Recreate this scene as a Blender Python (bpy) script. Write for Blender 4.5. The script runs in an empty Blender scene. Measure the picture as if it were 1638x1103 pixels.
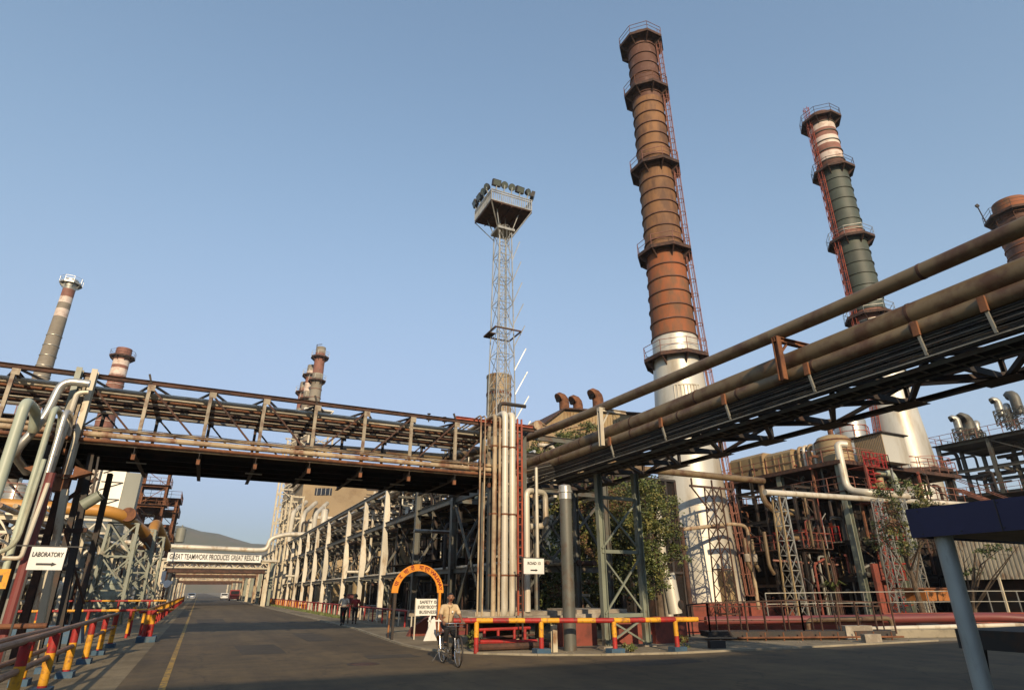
import bpy, math, random
from mathutils import Vector, Matrix
V = Vector
R = math.radians
random.seed(7)
sc = bpy.context.scene
COL = sc.collection

# ------------------------------------------------------------------ camera
YAW, PITCH, EYE, FOC = 25.9, 22.5, 1.75, 953.0
cam = bpy.data.cameras.new("camera")
cam_o = bpy.data.objects.new("camera", cam); COL.objects.link(cam_o)
cam_o.location = (0, 0, EYE)
cam_o.rotation_euler = (R(90 + PITCH), 0, R(-YAW))
cam.sensor_width = 36; cam.lens = FOC / 1638 * 36
cam.clip_start = 0.1; cam.clip_end = 20000
sc.camera = cam_o

# ------------------------------------------------------------------ sky and sun
SUN_EL = 21.7
SUN_AZ = 194.0
world = bpy.data.worlds.new("World"); sc.world = world
world.use_nodes = True
wn = world.node_tree.nodes; wl = world.node_tree.links
bg = wn["Background"]
sky = wn.new("ShaderNodeTexSky"); sky.sky_type = 'NISHITA'
sky.sun_disc = False
sky.sun_elevation = R(SUN_EL); sky.sun_rotation = R(SUN_AZ)
sky.air_density = 1.6; sky.dust_density = 1.4; sky.ozone_density = 2.1; sky.altitude = 0
# soft cap on each sky colour channel, imitating dusty haze near the horizon
sp_ = wn.new("ShaderNodeSeparateColor"); cb_ = wn.new("ShaderNodeCombineColor"); wl.new(sky.outputs[0], sp_.inputs[0])
for ch, cap in enumerate((2.3, 3.05, 4.7)):
    p1 = wn.new("ShaderNodeMath"); p1.operation = 'POWER'; p1.inputs[1].default_value = -3; wl.new(sp_.outputs[ch], p1.inputs[0])
    a1 = wn.new("ShaderNodeMath"); a1.operation = 'ADD'; a1.inputs[1].default_value = cap ** -3; wl.new(p1.outputs[0], a1.inputs[0])
    p2 = wn.new("ShaderNodeMath"); p2.operation = 'POWER'; p2.inputs[1].default_value = -1 / 3; wl.new(a1.outputs[0], p2.inputs[0])
    wl.new(p2.outputs[0], cb_.inputs[ch])
wl.new(cb_.outputs[0], bg.inputs[0]); bg.inputs[1].default_value = 0.15
sun = bpy.data.lights.new("sun", 'SUN'); sun_o = bpy.data.objects.new("sun", sun); COL.objects.link(sun_o)
sun.energy = 3.6; sun.angle = R(0.5); sun.color = (1.0, 0.79, 0.53)
sdir = V((math.sin(R(SUN_AZ)), math.cos(R(SUN_AZ)), math.tan(R(SUN_EL)))).normalized()
sun_o.rotation_euler = sdir.to_track_quat('Z', 'Y').to_euler()
sun_o.location = (0, -30, 60)
sc.view_settings.view_transform = 'Standard'
sc.view_settings.look = 'None'
sc.view_settings.exposure = 0.55
sc.view_settings.gamma = 1.0

# ------------------------------------------------------------------ where a point of the place stands
_c, _s = math.cos(R(PITCH)), math.sin(R(PITCH))
_ct, _st = math.cos(R(YAW)), math.sin(R(YAW))
def at(u, v, X=None, Y=None, Z=None):
    a = u - 819; d = v - 551.5
    y = FOC * _c + d * _s; z = FOC * _s - d * _c
    r = (y * _st + a * _ct, y * _ct - a * _st, z)
    s = X / r[0] if X is not None else Y / r[1] if Y is not None else (Z - EYE) / r[2]
    return V((r[0] * s, r[1] * s, r[2] * s + EYE))

# ------------------------------------------------------------------ materials
MATS = {}
def mat(name, col, rough=0.6, metal=0.0, col2=None, amt=0.5, scale=2.0, streak=1.0, bump=0.15, detail=6, spec=0.5):
    m = bpy.data.materials.new(name); m.use_nodes = True
    n = m.node_tree.nodes; l = m.node_tree.links; b = n["Principled BSDF"]
    b.inputs["Roughness"].default_value = rough; b.inputs["Metallic"].default_value = metal
    b.inputs["Specular IOR Level"].default_value = spec
    tc = n.new("ShaderNodeTexCoord"); mp = n.new("ShaderNodeMapping")
    mp.inputs["Scale"].default_value = (1, 1, streak)
    l.new(tc.outputs["Object"], mp.inputs[0])
    nz = n.new("ShaderNodeTexNoise"); nz.inputs["Scale"].default_value = scale
    nz.inputs["Detail"].default_value = detail; nz.inputs["Roughness"].default_value = 0.65
    l.new(mp.outputs[0], nz.inputs["Vector"])
    rp = n.new("ShaderNodeValToRGB")
    c2 = col2 or tuple(c * 0.62 for c in col)
    lo = 0.62 - 0.3 * amt
    rp.color_ramp.elements[0].position = lo; rp.color_ramp.elements[0].color = (*col, 1)
    rp.color_ramp.elements[1].position = lo + 0.16; rp.color_ramp.elements[1].color = (*c2, 1)
    l.new(nz.outputs["Fac"], rp.inputs[0])
    nz2 = n.new("ShaderNodeTexNoise"); nz2.inputs["Scale"].default_value = scale * 0.21; nz2.inputs["Detail"].default_value = 3
    l.new(tc.outputs["Object"], nz2.inputs["Vector"])
    mx = n.new("ShaderNodeMix"); mx.data_type = 'RGBA'; mx.blend_type = 'MULTIPLY'
    mr = n.new("ShaderNodeMapRange"); mr.inputs[1].default_value = 0.3; mr.inputs[2].default_value = 0.7
    mr.inputs[3].default_value = 0.72; mr.inputs[4].default_value = 1.15
    l.new(nz2.outputs["Fac"], mr.inputs[0])
    mx.inputs[0].default_value = 1.0
    l.new(rp.outputs[0], mx.inputs[6]); l.new(mr.outputs[0], mx.inputs[7])
    l.new(mx.outputs[2], b.inputs["Base Color"])
    if bump:
        bp = n.new("ShaderNodeBump"); bp.inputs["Strength"].default_value = bump; bp.inputs["Distance"].default_value = 0.02
        l.new(nz.outputs["Fac"], bp.inputs["Height"]); l.new(bp.outputs[0], b.inputs["Normal"])
    MATS[name] = m
    return m
RUST = (0.13, 0.05, 0.022)
M = {}
def mk(k, *a, **kw): M[k] = mat(k, *a, **kw)
mk('asphalt', (0.108, 0.075, 0.034), 0.85, col2=(0.078, 0.055, 0.027), amt=0.6, scale=1.3, detail=12, bump=0.25)
mk('patch', (0.062, 0.050, 0.034), 0.9, col2=(0.045, 0.036, 0.025), amt=0.6, scale=3, detail=12, bump=0.3)
mk('dust', (0.24, 0.195, 0.125), 0.95, col2=(0.17, 0.135, 0.085), amt=0.6, scale=0.8, detail=12, bump=0.4)
mk('verge', (0.21, 0.165, 0.095), 0.95, col2=(0.16, 0.125, 0.07), amt=0.6, scale=0.9, detail=12, bump=0.3)
mk('line_yellow', (0.40, 0.24, 0.035), 0.8, col2=(0.13, 0.10, 0.055), amt=0.6, scale=7)
mk('concrete', (0.36, 0.32, 0.25), 0.9, col2=(0.24, 0.2, 0.15), amt=0.7, scale=2.2)
mk('kerb_pale', (0.30, 0.26, 0.185), 0.9, amt=0.4, scale=3)
mk('hill', (0.10, 0.10, 0.06), 1.0, col2=(0.14, 0.11, 0.07), amt=0.6, scale=0.01, bump=0)
mk('cream_steel', (0.52, 0.46, 0.33), 0.55, col2=(0.25, 0.13, 0.06), amt=0.3, scale=2.5, streak=0.4)
mk('white_steel', (0.60, 0.55, 0.44), 0.5, col2=(0.36, 0.25, 0.14), amt=0.36, scale=1.6, streak=0.4)
mk('galv', (0.42, 0.41, 0.36), 0.42, 0.55, col2=(0.27, 0.24, 0.19), amt=0.4, scale=3, streak=0.5)
mk('grey_steel', (0.12, 0.12, 0.10), 0.55, 0.2, col2=(0.11, 0.075, 0.05), amt=0.4, scale=2.5)
mk('green_grey', (0.20, 0.22, 0.17), 0.5, col2=(0.13, 0.10, 0.06), amt=0.3, scale=2.5, streak=0.4)
mk('dark_steel', (0.035, 0.030, 0.026), 0.7, 0.1, col2=(0.07, 0.035, 0.02), amt=0.4, scale=2)
mk('shade_black', (0.014, 0.012, 0.011), 0.9, col2=(0.035, 0.018, 0.012), amt=0.35, scale=1.2, spec=0.2)  # near black: deep shade of interiors and undersides put into the base colour
mk('rust', (0.20, 0.08, 0.034), 0.85, col2=(0.10, 0.04, 0.02), amt=0.6, scale=3)
mk('bridge_post', (0.30, 0.255, 0.18), 0.6, 0.1, col2=(0.13, 0.075, 0.045), amt=0.55, scale=3)
mk('rust_dark', (0.085, 0.04, 0.025), 0.85, col2=(0.04, 0.022, 0.016), amt=0.6, scale=3)
mk('rust_cream', (0.40, 0.31, 0.19), 0.65, col2=(0.20, 0.095, 0.05), amt=0.56, scale=2.3, streak=0.6)
mk('pipe_tan', (0.19, 0.135, 0.070), 0.55, 0.1, col2=(0.11, 0.055, 0.028), amt=0.55, scale=1.6, detail=10)
mk('pipe_cream', (0.58, 0.53, 0.42), 0.4, 0.1, col2=(0.36, 0.27, 0.17), amt=0.35, scale=1.5, streak=0.25)
mk('pipe_green', (0.40, 0.44, 0.34), 0.45, col2=(0.26, 0.24, 0.16), amt=0.35, scale=1.6, streak=0.3)
mk('silver', (0.55, 0.53, 0.47), 0.33, 0.6, col2=(0.40, 0.37, 0.30), amt=0.35, scale=1.0, streak=0.3, bump=0.05)
mk('clad_white', (0.60, 0.57, 0.48), 0.42, 0.25, col2=(0.42, 0.36, 0.26), amt=0.4, scale=0.45, streak=0.22, bump=0.05)
mk('stack_rust', (0.23, 0.112, 0.043), 0.75, 0.05, col2=(0.12, 0.058, 0.027), amt=0.62, scale=0.8, streak=0.35, detail=10)
mk('stack_rust_deep', (0.27, 0.085, 0.028), 0.8, 0.0, col2=(0.15, 0.075, 0.035), amt=0.6, scale=0.8, streak=0.35, detail=10)
mk('stack_brown', (0.115, 0.050, 0.030), 0.75, 0.1, col2=(0.22, 0.12, 0.09), amt=0.25, scale=0.9, streak=.6, detail=10)
mk('stack_green', (0.058, 0.070, 0.050), 0.6, col2=(0.045, 0.050, 0.034), amt=0.5, scale=0.4)
mk('stack_white', (0.66, 0.54, 0.45), 0.6, col2=(0.42, 0.28, 0.2), amt=0.4, scale=0.9)
mk('stack_red', (0.26, 0.11, 0.075), 0.7, col2=(0.18, 0.08, 0.05), amt=0.5, scale=0.9)
mk('stack_grey', (0.23, 0.20, 0.155), 0.8, col2=(0.18, 0.15, 0.11), amt=0.5, scale=0.4)
mk('red_paint', (0.36, 0.018, 0.014), 0.6, col2=(0.13, 0.035, 0.02), amt=0.38, scale=9)
mk('yellow_paint', (0.70, 0.33, 0.014), 0.6, col2=(0.30, 0.13, 0.03), amt=0.38, scale=9)
mk('blue_paint', (0.035, 0.085, 0.14), 0.7, col2=(0.07, 0.1, 0.12), amt=0.45, scale=6)
mk('ladder_red', (0.36, 0.075, 0.035), 0.55, col2=(0.2, 0.04, 0.02), amt=0.4, scale=3)
mk('ladder_pink', (0.26, 0.11, 0.075), 0.6, col2=(0.2, 0.08, 0.05), amt=0.5, scale=3)
mk('red_wall', (0.22, 0.055, 0.035), 0.9, col2=(0.13, 0.04, 0.028), amt=0.5, scale=2)
mk('orange_pipe', (0.46, 0.22, 0.04), 0.5, col2=(0.38, 0.17, 0.03), amt=0.4, scale=0.8)
mk('orange_dim', (0.40, 0.15, 0.04), 0.6, amt=0.4, scale=2)
mk('tan_clad', (0.34, 0.25, 0.13), 0.6, 0.1, col2=(0.28, 0.16, 0.07), amt=0.45, scale=0.8, streak=0.4)
mk('tan_wall', (0.38, 0.28, 0.16), 0.85, col2=(0.29, 0.20, 0.11), amt=0.5, scale=0.35)
mk('maroon_pipe', (0.17, 0.04, 0.035), 0.5, col2=(0.15, 0.04, 0.03), amt=0.4, scale=1.5)
mk('brown_rail', (0.30, 0.17, 0.10), 0.6, col2=(0.2, 0.1, 0.06), amt=0.4, scale=3)
mk('sign_white', (0.78, 0.77, 0.72), 0.5, col2=(0.62, 0.58, 0.5), amt=0.2, scale=3, bump=0.02)
mk('sign_black', (0.02, 0.02, 0.02), 0.6, amt=0.2, bump=0)
mk('arch_orange', (0.72, 0.26, 0.012), 0.55, col2=(0.62, 0.2, 0.01), amt=0.3, scale=3, bump=0.03)
mk('letter_red', (0.22, 0.01, 0.008), 0.6, amt=0.2, bump=0)
mk('canopy_blue', (0.009, 0.007, 0.05), 0.5, col2=(0.01, 0.009, 0.06), amt=0.3, scale=1.5, bump=0.04)
mk('beige_sheet', (0.34, 0.26, 0.17), 0.8, amt=0.4, scale=1)
mk('pole_grey', (0.36, 0.39, 0.37), 0.5, 0.2, col2=(0.25, 0.26, 0.24), amt=0.4, scale=4, streak=0.3)
mk('tank_grey', (0.24, 0.245, 0.20), 0.6, col2=(0.22, 0.22, 0.18), amt=0.4, scale=0.5, streak=0.3)
mk('glass_dark', (0.02, 0.022, 0.024), 0.15, amt=0.1, bump=0)
mk('trunk', (0.12, 0.085, 0.055), 0.95, amt=0.5, scale=5, bump=0.6)
mk('leaf_a', (0.12, 0.145, 0.038), 0.55, col2=(0.075, 0.10, 0.028), amt=0.5, scale=1.5, bump=0)
mk('leaf_b', (0.055, 0.078, 0.022), 0.55, col2=(0.025, 0.038, 0.012), amt=0.5, scale=1.5, bump=0)
mk('leaf_dry', (0.16, 0.085, 0.045), 0.8, col2=(0.10, 0.06, 0.035), amt=0.5, scale=2, bump=0)
mk('leaf_y', (0.20, 0.18, 0.05), 0.6, col2=(0.09, 0.095, 0.025), amt=0.5, scale=2, bump=0)
mk('skin', (0.25, 0.115, 0.062), 0.5, col2=(0.22, 0.10, 0.052), amt=0.2, scale=20, bump=0.03)
mk('hair', (0.008, 0.007, 0.006), 0.5, amt=0.2, scale=40, bump=0.1)
mk('shirt_tan', (0.56, 0.42, 0.25), 0.85, col2=(0.42, 0.29, 0.15), amt=0.4, scale=9, bump=0.5)
mk('shirt_white', (0.50, 0.46, 0.38), 0.85, col2=(0.42, 0.38, 0.3), amt=0.4, scale=9, bump=0.4)
mk('shirt_red', (0.30, 0.03, 0.025), 0.85, amt=0.4, scale=9, bump=0.4)
mk('vest_orange', (0.7, 0.12, 0.03), 0.8, amt=0.2, scale=9)
mk('trouser', (0.018, 0.016, 0.017), 0.85, amt=0.4, scale=9, bump=0.4)
mk('rubber', (0.02, 0.018, 0.016), 0.8, amt=0.3, scale=9)
mk('chrome', (0.62, 0.60, 0.56), 0.25, 0.9, col2=(0.4, 0.33, 0.25), amt=0.3, scale=12, bump=0.02)
mk('bag_maroon', (0.16, 0.03, 0.025), 0.8, amt=0.4, scale=10)
mk('car_white', (0.62, 0.6, 0.55), 0.3, amt=0.1, bump=0)
mk('car_red', (0.26, 0.035, 0.03), 0.35, amt=0.1, bump=0)
mk('lamp_glass', (0.12, 0.13, 0.105), 0.2, 0.3, amt=0.2, bump=0)

def detail_asphalt(m, rut=True):
    n = m.node_tree.nodes; l = m.node_tree.links; b = n["Principled BSDF"]
    src = b.inputs["Base Color"].links[0].from_socket
    tc = n.new("ShaderNodeTexCoord")
    def noise(scale, det, sx=1, sy=1):
        mp = n.new("ShaderNodeMapping"); mp.inputs["Scale"].default_value = (sx, sy, 1); l.new(tc.outputs["Object"], mp.inputs[0])
        z = n.new("ShaderNodeTexNoise"); z.inputs["Scale"].default_value = scale; z.inputs["Detail"].default_value = det; z.inputs["Roughness"].default_value = .7
        l.new(mp.outputs[0], z.inputs["Vector"]); return z.outputs["Fac"]
    def rng(x, a, b_, c, d):
        q = n.new("ShaderNodeMapRange"); q.inputs[1].default_value = a; q.inputs[2].default_value = b_; q.inputs[3].default_value = c; q.inputs[4].default_value = d; l.new(x, q.inputs[0]); return q.outputs[0]
    def mul(c, f):
        q = n.new("ShaderNodeMix"); q.data_type = 'RGBA'; q.blend_type = 'MULTIPLY'; q.inputs[0].default_value = 1; l.new(c, q.inputs[6]); l.new(f, q.inputs[7]); return q.outputs[2]
    c = mul(src, rng(noise(60, 2), .25, .75, .72, 1.28))          # aggregate
    c = mul(c, rng(noise(.9, 5, 1, .06), .38, .62, .80, 1.15))    # long tyre worn streaks
    c = mul(c, rng(noise(.35, 6), .6, .72, 1.0, .62))             # oil and repair stains
    vo = n.new("ShaderNodeTexVoronoi"); vo.feature = 'DISTANCE_TO_EDGE'; vo.inputs["Scale"].default_value = .33
    wn_ = n.new("ShaderNodeTexNoise"); wn_.inputs["Scale"].default_value = 1.6; wn_.inputs["Detail"].default_value = 5
    l.new(tc.outputs["Object"], wn_.inputs["Vector"])
    ad = n.new("ShaderNodeMix"); ad.data_type = 'RGBA'; ad.blend_type = 'ADD'; ad.inputs[0].default_value = .9; l.new(tc.outputs["Object"], ad.inputs[6]); l.new(wn_.outputs["Color"], ad.inputs[7])
    l.new(ad.outputs[2], vo.inputs["Vector"])
    c = mul(c, rng(vo.outputs["Distance"], 0.0, .012, .55, 1.0))  # cracks
    l.new(c, b.inputs["Base Color"])
detail_asphalt(M['asphalt']); detail_asphalt(M['verge']); detail_asphalt(M['dust'])
# ------------------------------------------------------------------ mesh building
class MB:
    def __init__(s): s.v = []; s.f = []; s.m = []
    def add(s, vs, fs, mi=0):
        b = len(s.v); s.v += [tuple(p) for p in vs]
        for f in fs: s.f.append(tuple(b + i for i in f)); s.m.append(mi)
        return s
    def box(s, x0, y0, z0, x1, y1, z1, mi=0):
        vs = [(x, y, z) for z in (z0, z1) for x, y in ((x0, y0), (x1, y0), (x1, y1), (x0, y1))]
        return s.add(vs, [(3, 2, 1, 0), (4, 5, 6, 7), (0, 1, 5, 4), (1, 2, 6, 5), (2, 3, 7, 6), (3, 0, 4, 7)], mi)
    def frame(s, p0, p1, up=None):
        d = (V(p1) - V(p0)); L = d.length; d = d.normalized()
        up = V(up) if up else (V((0, 0, 1)) if abs(d.z) < 0.9 else V((0, 1, 0)))
        a = d.cross(up).normalized(); b = a.cross(d).normalized()
        return d, a, b, L
    def beam(s, p0, p1, w, h=None, up=None, mi=0):
        h = h or w; p0 = V(p0); p1 = V(p1)
        d, a, b, L = s.frame(p0, p1, up)
        a *= w / 2; b *= h / 2
        vs = [p + q for p in (p0, p1) for q in (-a - b, a - b, a + b, -a + b)]
        return s.add(vs, [(0, 1, 2, 3), (7, 6, 5, 4), (4, 5, 1, 0), (5, 6, 2, 1), (6, 7, 3, 2), (7, 4, 0, 3)], mi)
    def ibeam(s, p0, p1, w, h, t=None, up=None, mi=0):
        t = t or w * 0.1; d, a, b, L = s.frame(p0, p1, up)
        p0 = V(p0); p1 = V(p1); o = b * (h / 2 - t / 2)
        s.beam(p0 + o, p1 + o, w, t, b, mi); s.beam(p0 - o, p1 - o, w, t, b, mi)
        return s.beam(p0, p1, t, h - 2 * t, b, mi)
    def tube(s, pts, r, n=10, cap=True, mi=0):
        pts = [V(p) for p in pts]; N = len(pts)
        rr = r if isinstance(r, (list, tuple)) else [r] * N
        t = [(pts[min(i + 1, N - 1)] - pts[max(i - 1, 0)]).normalized() for i in range(N)]
        a = t[0].orthogonal().normalized(); vs = []
        for i in range(N):
            a = (a - t[i] * a.dot(t[i])).normalized(); b = t[i].cross(a)
            for k in range(n):
                q = 2 * math.pi * k / n
                vs.append(pts[i] + (a * math.cos(q) + b * math.sin(q)) * rr[i])
        fs = [(i * n + k, i * n + (k + 1) % n, (i + 1) * n + (k + 1) % n, (i + 1) * n + k) for i in range(N - 1) for k in range(n)]
        if cap: fs += [tuple(range(n - 1, -1, -1)), tuple((N - 1) * n + k for k in range(n))]
        return s.add(vs, fs, mi)
    def lathe(s, c, prof, n=24, mi=0, cap=True, a0=0.0):
        cx, cy, cz = c; vs = []; fs = []
        for (r, z, *_) in prof:
            for k in range(n):
                q = a0 + 2 * math.pi * k / n; vs.append((cx + r * math.cos(q), cy + r * math.sin(q), cz + z))
        b = len(s.v); s.v += vs
        for i in range(len(prof) - 1):
            m_ = prof[i][2] if len(prof[i]) > 2 else mi
            for k in range(n):
                s.f.append((b + i * n + k, b + i * n + (k + 1) % n, b + (i + 1) * n + (k + 1) % n, b + (i + 1) * n + k)); s.m.append(m_)
        if cap:
            s.f.append(tuple(b + k for k in range(n - 1, -1, -1))); s.m.append(mi)
            L = (len(prof) - 1) * n; s.f.append(tuple(b + L + k for k in range(n))); s.m.append(prof[-1][2] if len(prof[-1]) > 2 else mi)
        return s
    def prism(s, poly, d, mi=0):
        n = len(poly); d = V(d); poly = [V(p) for p in poly]
        vs = poly + [p + d for p in poly]
        return s.add(vs, [tuple(range(n))[::-1], tuple(range(n, 2 * n))] + [(i, (i + 1) % n, n + (i + 1) % n, n + i) for i in range(n)], mi)
    def quad(s, a, b, c, d, mi=0): return s.add([a, b, c, d], [(0, 1, 2, 3)], mi)
    def build(s, name, m, parent=None, smooth=True, ang=32):
        me = bpy.data.meshes.new(name)
        off = V((0, 0, 0)); p = parent
        while p is not None: off += p.location; p = p.parent
        me.from_pydata([(x - off.x, y - off.y, z - off.z) for x, y, z in s.v] if parent else s.v, [], s.f)
        ms = m if isinstance(m, (list, tuple)) else [m]
        for q in ms: me.materials.append(M[q] if isinstance(q, str) else q)
        if len(ms) > 1: me.polygons.foreach_set("material_index", s.m)
        if smooth:
            me.shade_smooth(); me.set_sharp_from_angle(angle=R(ang))
        me.update()
        o = bpy.data.objects.new(name, me); COL.objects.link(o)
        if parent: o.parent = parent
        return o
def thing(name, label, cat, loc=(0, 0, 0), group=None):
    o = bpy.data.objects.new(name, None); COL.objects.link(o); o.location = loc
    o['label'] = label; o['category'] = cat
    if group: o['group'] = group
    o.empty_display_size = 0.2
    return o
def tag(o, label, cat, group=None):
    o['label'] = label; o['category'] = cat
    if group: o['group'] = group
    return o
def struct(o): o['kind'] = 'structure'; return o
def copy_tree(o, parent=None, loc=None):
    c = o.copy(); COL.objects.link(c)
    if parent: c.parent = parent
    if loc is not None: c.location = loc
    for ch in list(o.children): copy_tree(ch, c)
    return c
def fillet(pts, rad=0.3, n=5):
    pts = [V(p) for p in pts]; out = [pts[0]]
    for i in range(1, len(pts) - 1):
        a = pts[i - 1] - pts[i]; b = pts[i + 1] - pts[i]
        r = min(rad, a.length * 0.49, b.length * 0.49); a.normalize(); b.normalize()
        p0 = pts[i] + a * r; p1 = pts[i] + b * r
        for k in range(n + 1):
            t = k / n; out.append(p0 * (1 - t) ** 2 + pts[i] * 2 * t * (1 - t) + p1 * t * t)
    out.append(pts[-1]); return out
def pipe(pts, r, m, label, group=None, name='pipe', rad=None, n=10, flanges=(), cat='pipe'):
    b = MB(); b.tube(fillet(pts, rad or r * 3), r, n)
    for p, d in flanges:
        p = V(p); d = V(d).normalized(); b.tube([p - d * 0.04, p + d * 0.04], r * 1.45, n)
    return tag(b.build(name, m), label, cat, group)
def railing(b, pts, h=1.0, sp=1.5, t=0.035, closed=False, mid=True, mi=0):
    pts = [V(p) for p in pts]
    if closed: pts = pts + [pts[0]]
    up = V((0, 0, 1))
    for a, c in zip(pts, pts[1:]):
        b.beam(a + up * h, c + up * h, t, mi=mi)
        if mid: b.beam(a + up * h * 0.52, c + up * h * 0.52, t * 0.8, mi=mi)
        k = max(1, round((c - a).length / sp))
        for i in range(k + (0 if closed else 1)):
            q = a.lerp(c, i / k); b.beam(q, q + up * h, t, mi=mi)
    return b
def mast(name, label, base, h, w0, w1, nb, m, leg=0.07, br=0.035, group=None, cat='lattice tower', taper_top=None):
    root = thing(name, label, cat, base, group); B = V(base)
    cs = [(-1, -1), (1, -1), (1, 1), (-1, 1)]
    def P(k, z):
        w = (w0 + (w1 - w0) * z / h) / 2; return B + V((cs[k][0] * w, cs[k][1] * w, z))
    for k in range(4): MB().beam(P(k, 0), P(k, h), leg).build('leg', m, root, False)
    b = MB()
    for i in range(nb):
        z0, z1 = h * i / nb, h * (i + 1) / nb
        for k in range(4):
            j = (k + 1) % 4
            b.beam(P(k, z1), P(j, z1), br)
            b.beam(P(k, z0), P(j, z1), br)
            b.beam(P(j, z0), P(k, z1), br)
    b.build('bracing', m, root, False)
    return root
def text_mesh(s, size, font=None, depth=0.004):
    cu = bpy.data.curves.new('txt', 'FONT'); cu.body = s; cu.size = size; cu.align_x = 'CENTER'; cu.align_y = 'CENTER'
    cu.extrude = depth; cu.resolution_u = 3; cu.offset = size * .018
    o = bpy.data.objects.new('txt', cu); COL.objects.link(o)
    dg = bpy.context.evaluated_depsgraph_get(); dg.update()
    me = bpy.data.meshes.new_from_object(o.evaluated_get(dg))
    bpy.data.objects.remove(o); bpy.data.curves.remove(cu)
    return me
def text(s, size, loc, rot, m, parent, name='lettering', sx=1.0, width=None):
    me = text_mesh(s, size)
    if width and len(me.vertices):
        xs = [v.co.x for v in me.vertices]; w = max(xs) - min(xs); sx = width / w
    me.materials.clear(); me.materials.append(M[m])
    mt = (rot if isinstance(rot, Matrix) else rot.to_matrix()).to_4x4()
    off = V((0, 0, 0)); p = parent
    while p is not None: off += p.location; p = p.parent
    me.transform(Matrix.Translation(V(loc) - off) @ mt @ Matrix.Diagonal((sx, 1, 1, 1)))
    o = bpy.data.objects.new(name, me); COL.objects.link(o); o.parent = parent
    return o
# text standing upright and facing -Y (towards the crossing)
FACE_S = Matrix(((1, 0, 0), (0, 0, -1), (0, 1, 0)))

# ================================================================== SETTING
g = MB(); g.quad((-3000, -400, 0), (3000, -400, 0), (3000, 5000, 0), (-3000, 5000, 0))
struct(g.build('ground', 'dust', smooth=False))
b = MB()
edge = [(7.45, 900), (7.45, 34), (7.0, 27), (6.75, 23), (6.85, 21), (7.2, 19.9), (8.0, 18.6), (9.3, 17.5), (11, 16.7), (13.5, 16.1), (18, 15.9), (30, 15.7), (300, 15.7), (300, 0), (9, 0), (7.4, -4), (7.4, -60), (-1.15, -60), (-1.15, 900)]
b.add([(x, y, 0.004) for x, y in edge], [tuple(range(len(edge)))[::-1]])
struct(b.build('road', 'asphalt', smooth=False))
b = MB(); b.quad((-3.4, 8, 0.006), (-1.15, 8, 0.006), (-1.15, 900, 0.006), (-3.4, 900, 0.006))
struct(b.build('left_pavement', 'verge', smooth=False))
b = MB(); b.quad((-0.40, -40, 0.009), (-0.27, -40, 0.009), (-0.27, 800, 0.009), (-0.40, 800, 0.009))
struct(b.build('road_edge_line', 'line_yellow', smooth=False))
b = MB(); kp = [(7.55, 900), (7.55, 34), (7.1, 27), (6.85, 23), (6.95, 21), (7.3, 20), (8.1, 18.7), (9.4, 17.6), (11.1, 16.8), (13.5, 16.25), (18, 16.05), (26, 15.9)]
for p, q in zip(kp, kp[1:]): b.beam((*p, 0.02), (*q, 0.02), 0.12, 0.07)
struct(b.build('kerb', 'kerb_pale', smooth=False))
for k, (x, y, w, l) in enumerate(((2.1, 23.5, 1.3, 3.8), (4.6, 29, 1.0, 5.5), (1.0, 47, 1.6, 7), (5.4, 19.3, 1.5, 1.1), (11.5, 14.6, 2.4, 1.0))):
    rn0 = random.Random(k); b = MB()
    P_ = [(x + w * .5 * cx + rn0.uniform(-.06, .06), y + l * .5 * cy + rn0.uniform(-.1, .1), .0075) for cx, cy in ((-1, -1), (0, -1.02), (1, -1), (1.02, 0), (1, 1), (0, 1), (-1, 1), (-1.03, 0))]
    b.add(P_, [tuple(range(8))]); struct(b.build('road_patch', 'patch', smooth=False))
o = thing('manhole_cover', 'round dark iron cover set in the road before the striped barrier', 'manhole cover', (4.2, 17.6, 0))
b = MB(); b.tube([(4.2, 17.6, .0), (4.2, 17.6, .012)], .34, 28); b.build('lid', 'rust_dark', o)
b = MB(); b.lathe((4.2, 17.6, 0), [(.36, 0), (.42, 0), (.42, .010), (.36, .010)], 28, cap=False); b.build('ring', 'dark_steel', o)
# hill behind the works
from mathutils import noise as N_
b = MB(); nx, ny = 90, 14; vs = []
for j in range(ny):
    for i in range(nx):
        x = -1500 + i * 3000 / (nx - 1); y = 1250 + j * 70
        k = math.sin(math.pi * min(1, j / 3.0) / 2)
        prof = 128 * math.exp(-((x + 130) / 420) ** 2) + 75 * math.exp(-((x - 900) / 500) ** 2) + 50 * math.exp(-((x + 1100) / 300) ** 2)
        vs.append((x, y, k * (prof + 14 * N_.noise(V((x * 0.012, y * 0.012, 3))) + 5 * N_.noise(V((x * .05, y * .05, 1)))) - 2))
b.add(vs, [(j * nx + i, j * nx + i + 1, (j + 1) * nx + i + 1, (j + 1) * nx + i) for j in range(ny - 1) for i in range(nx - 1)])
struct(b.build('hill', 'hill', ang=180))

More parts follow.
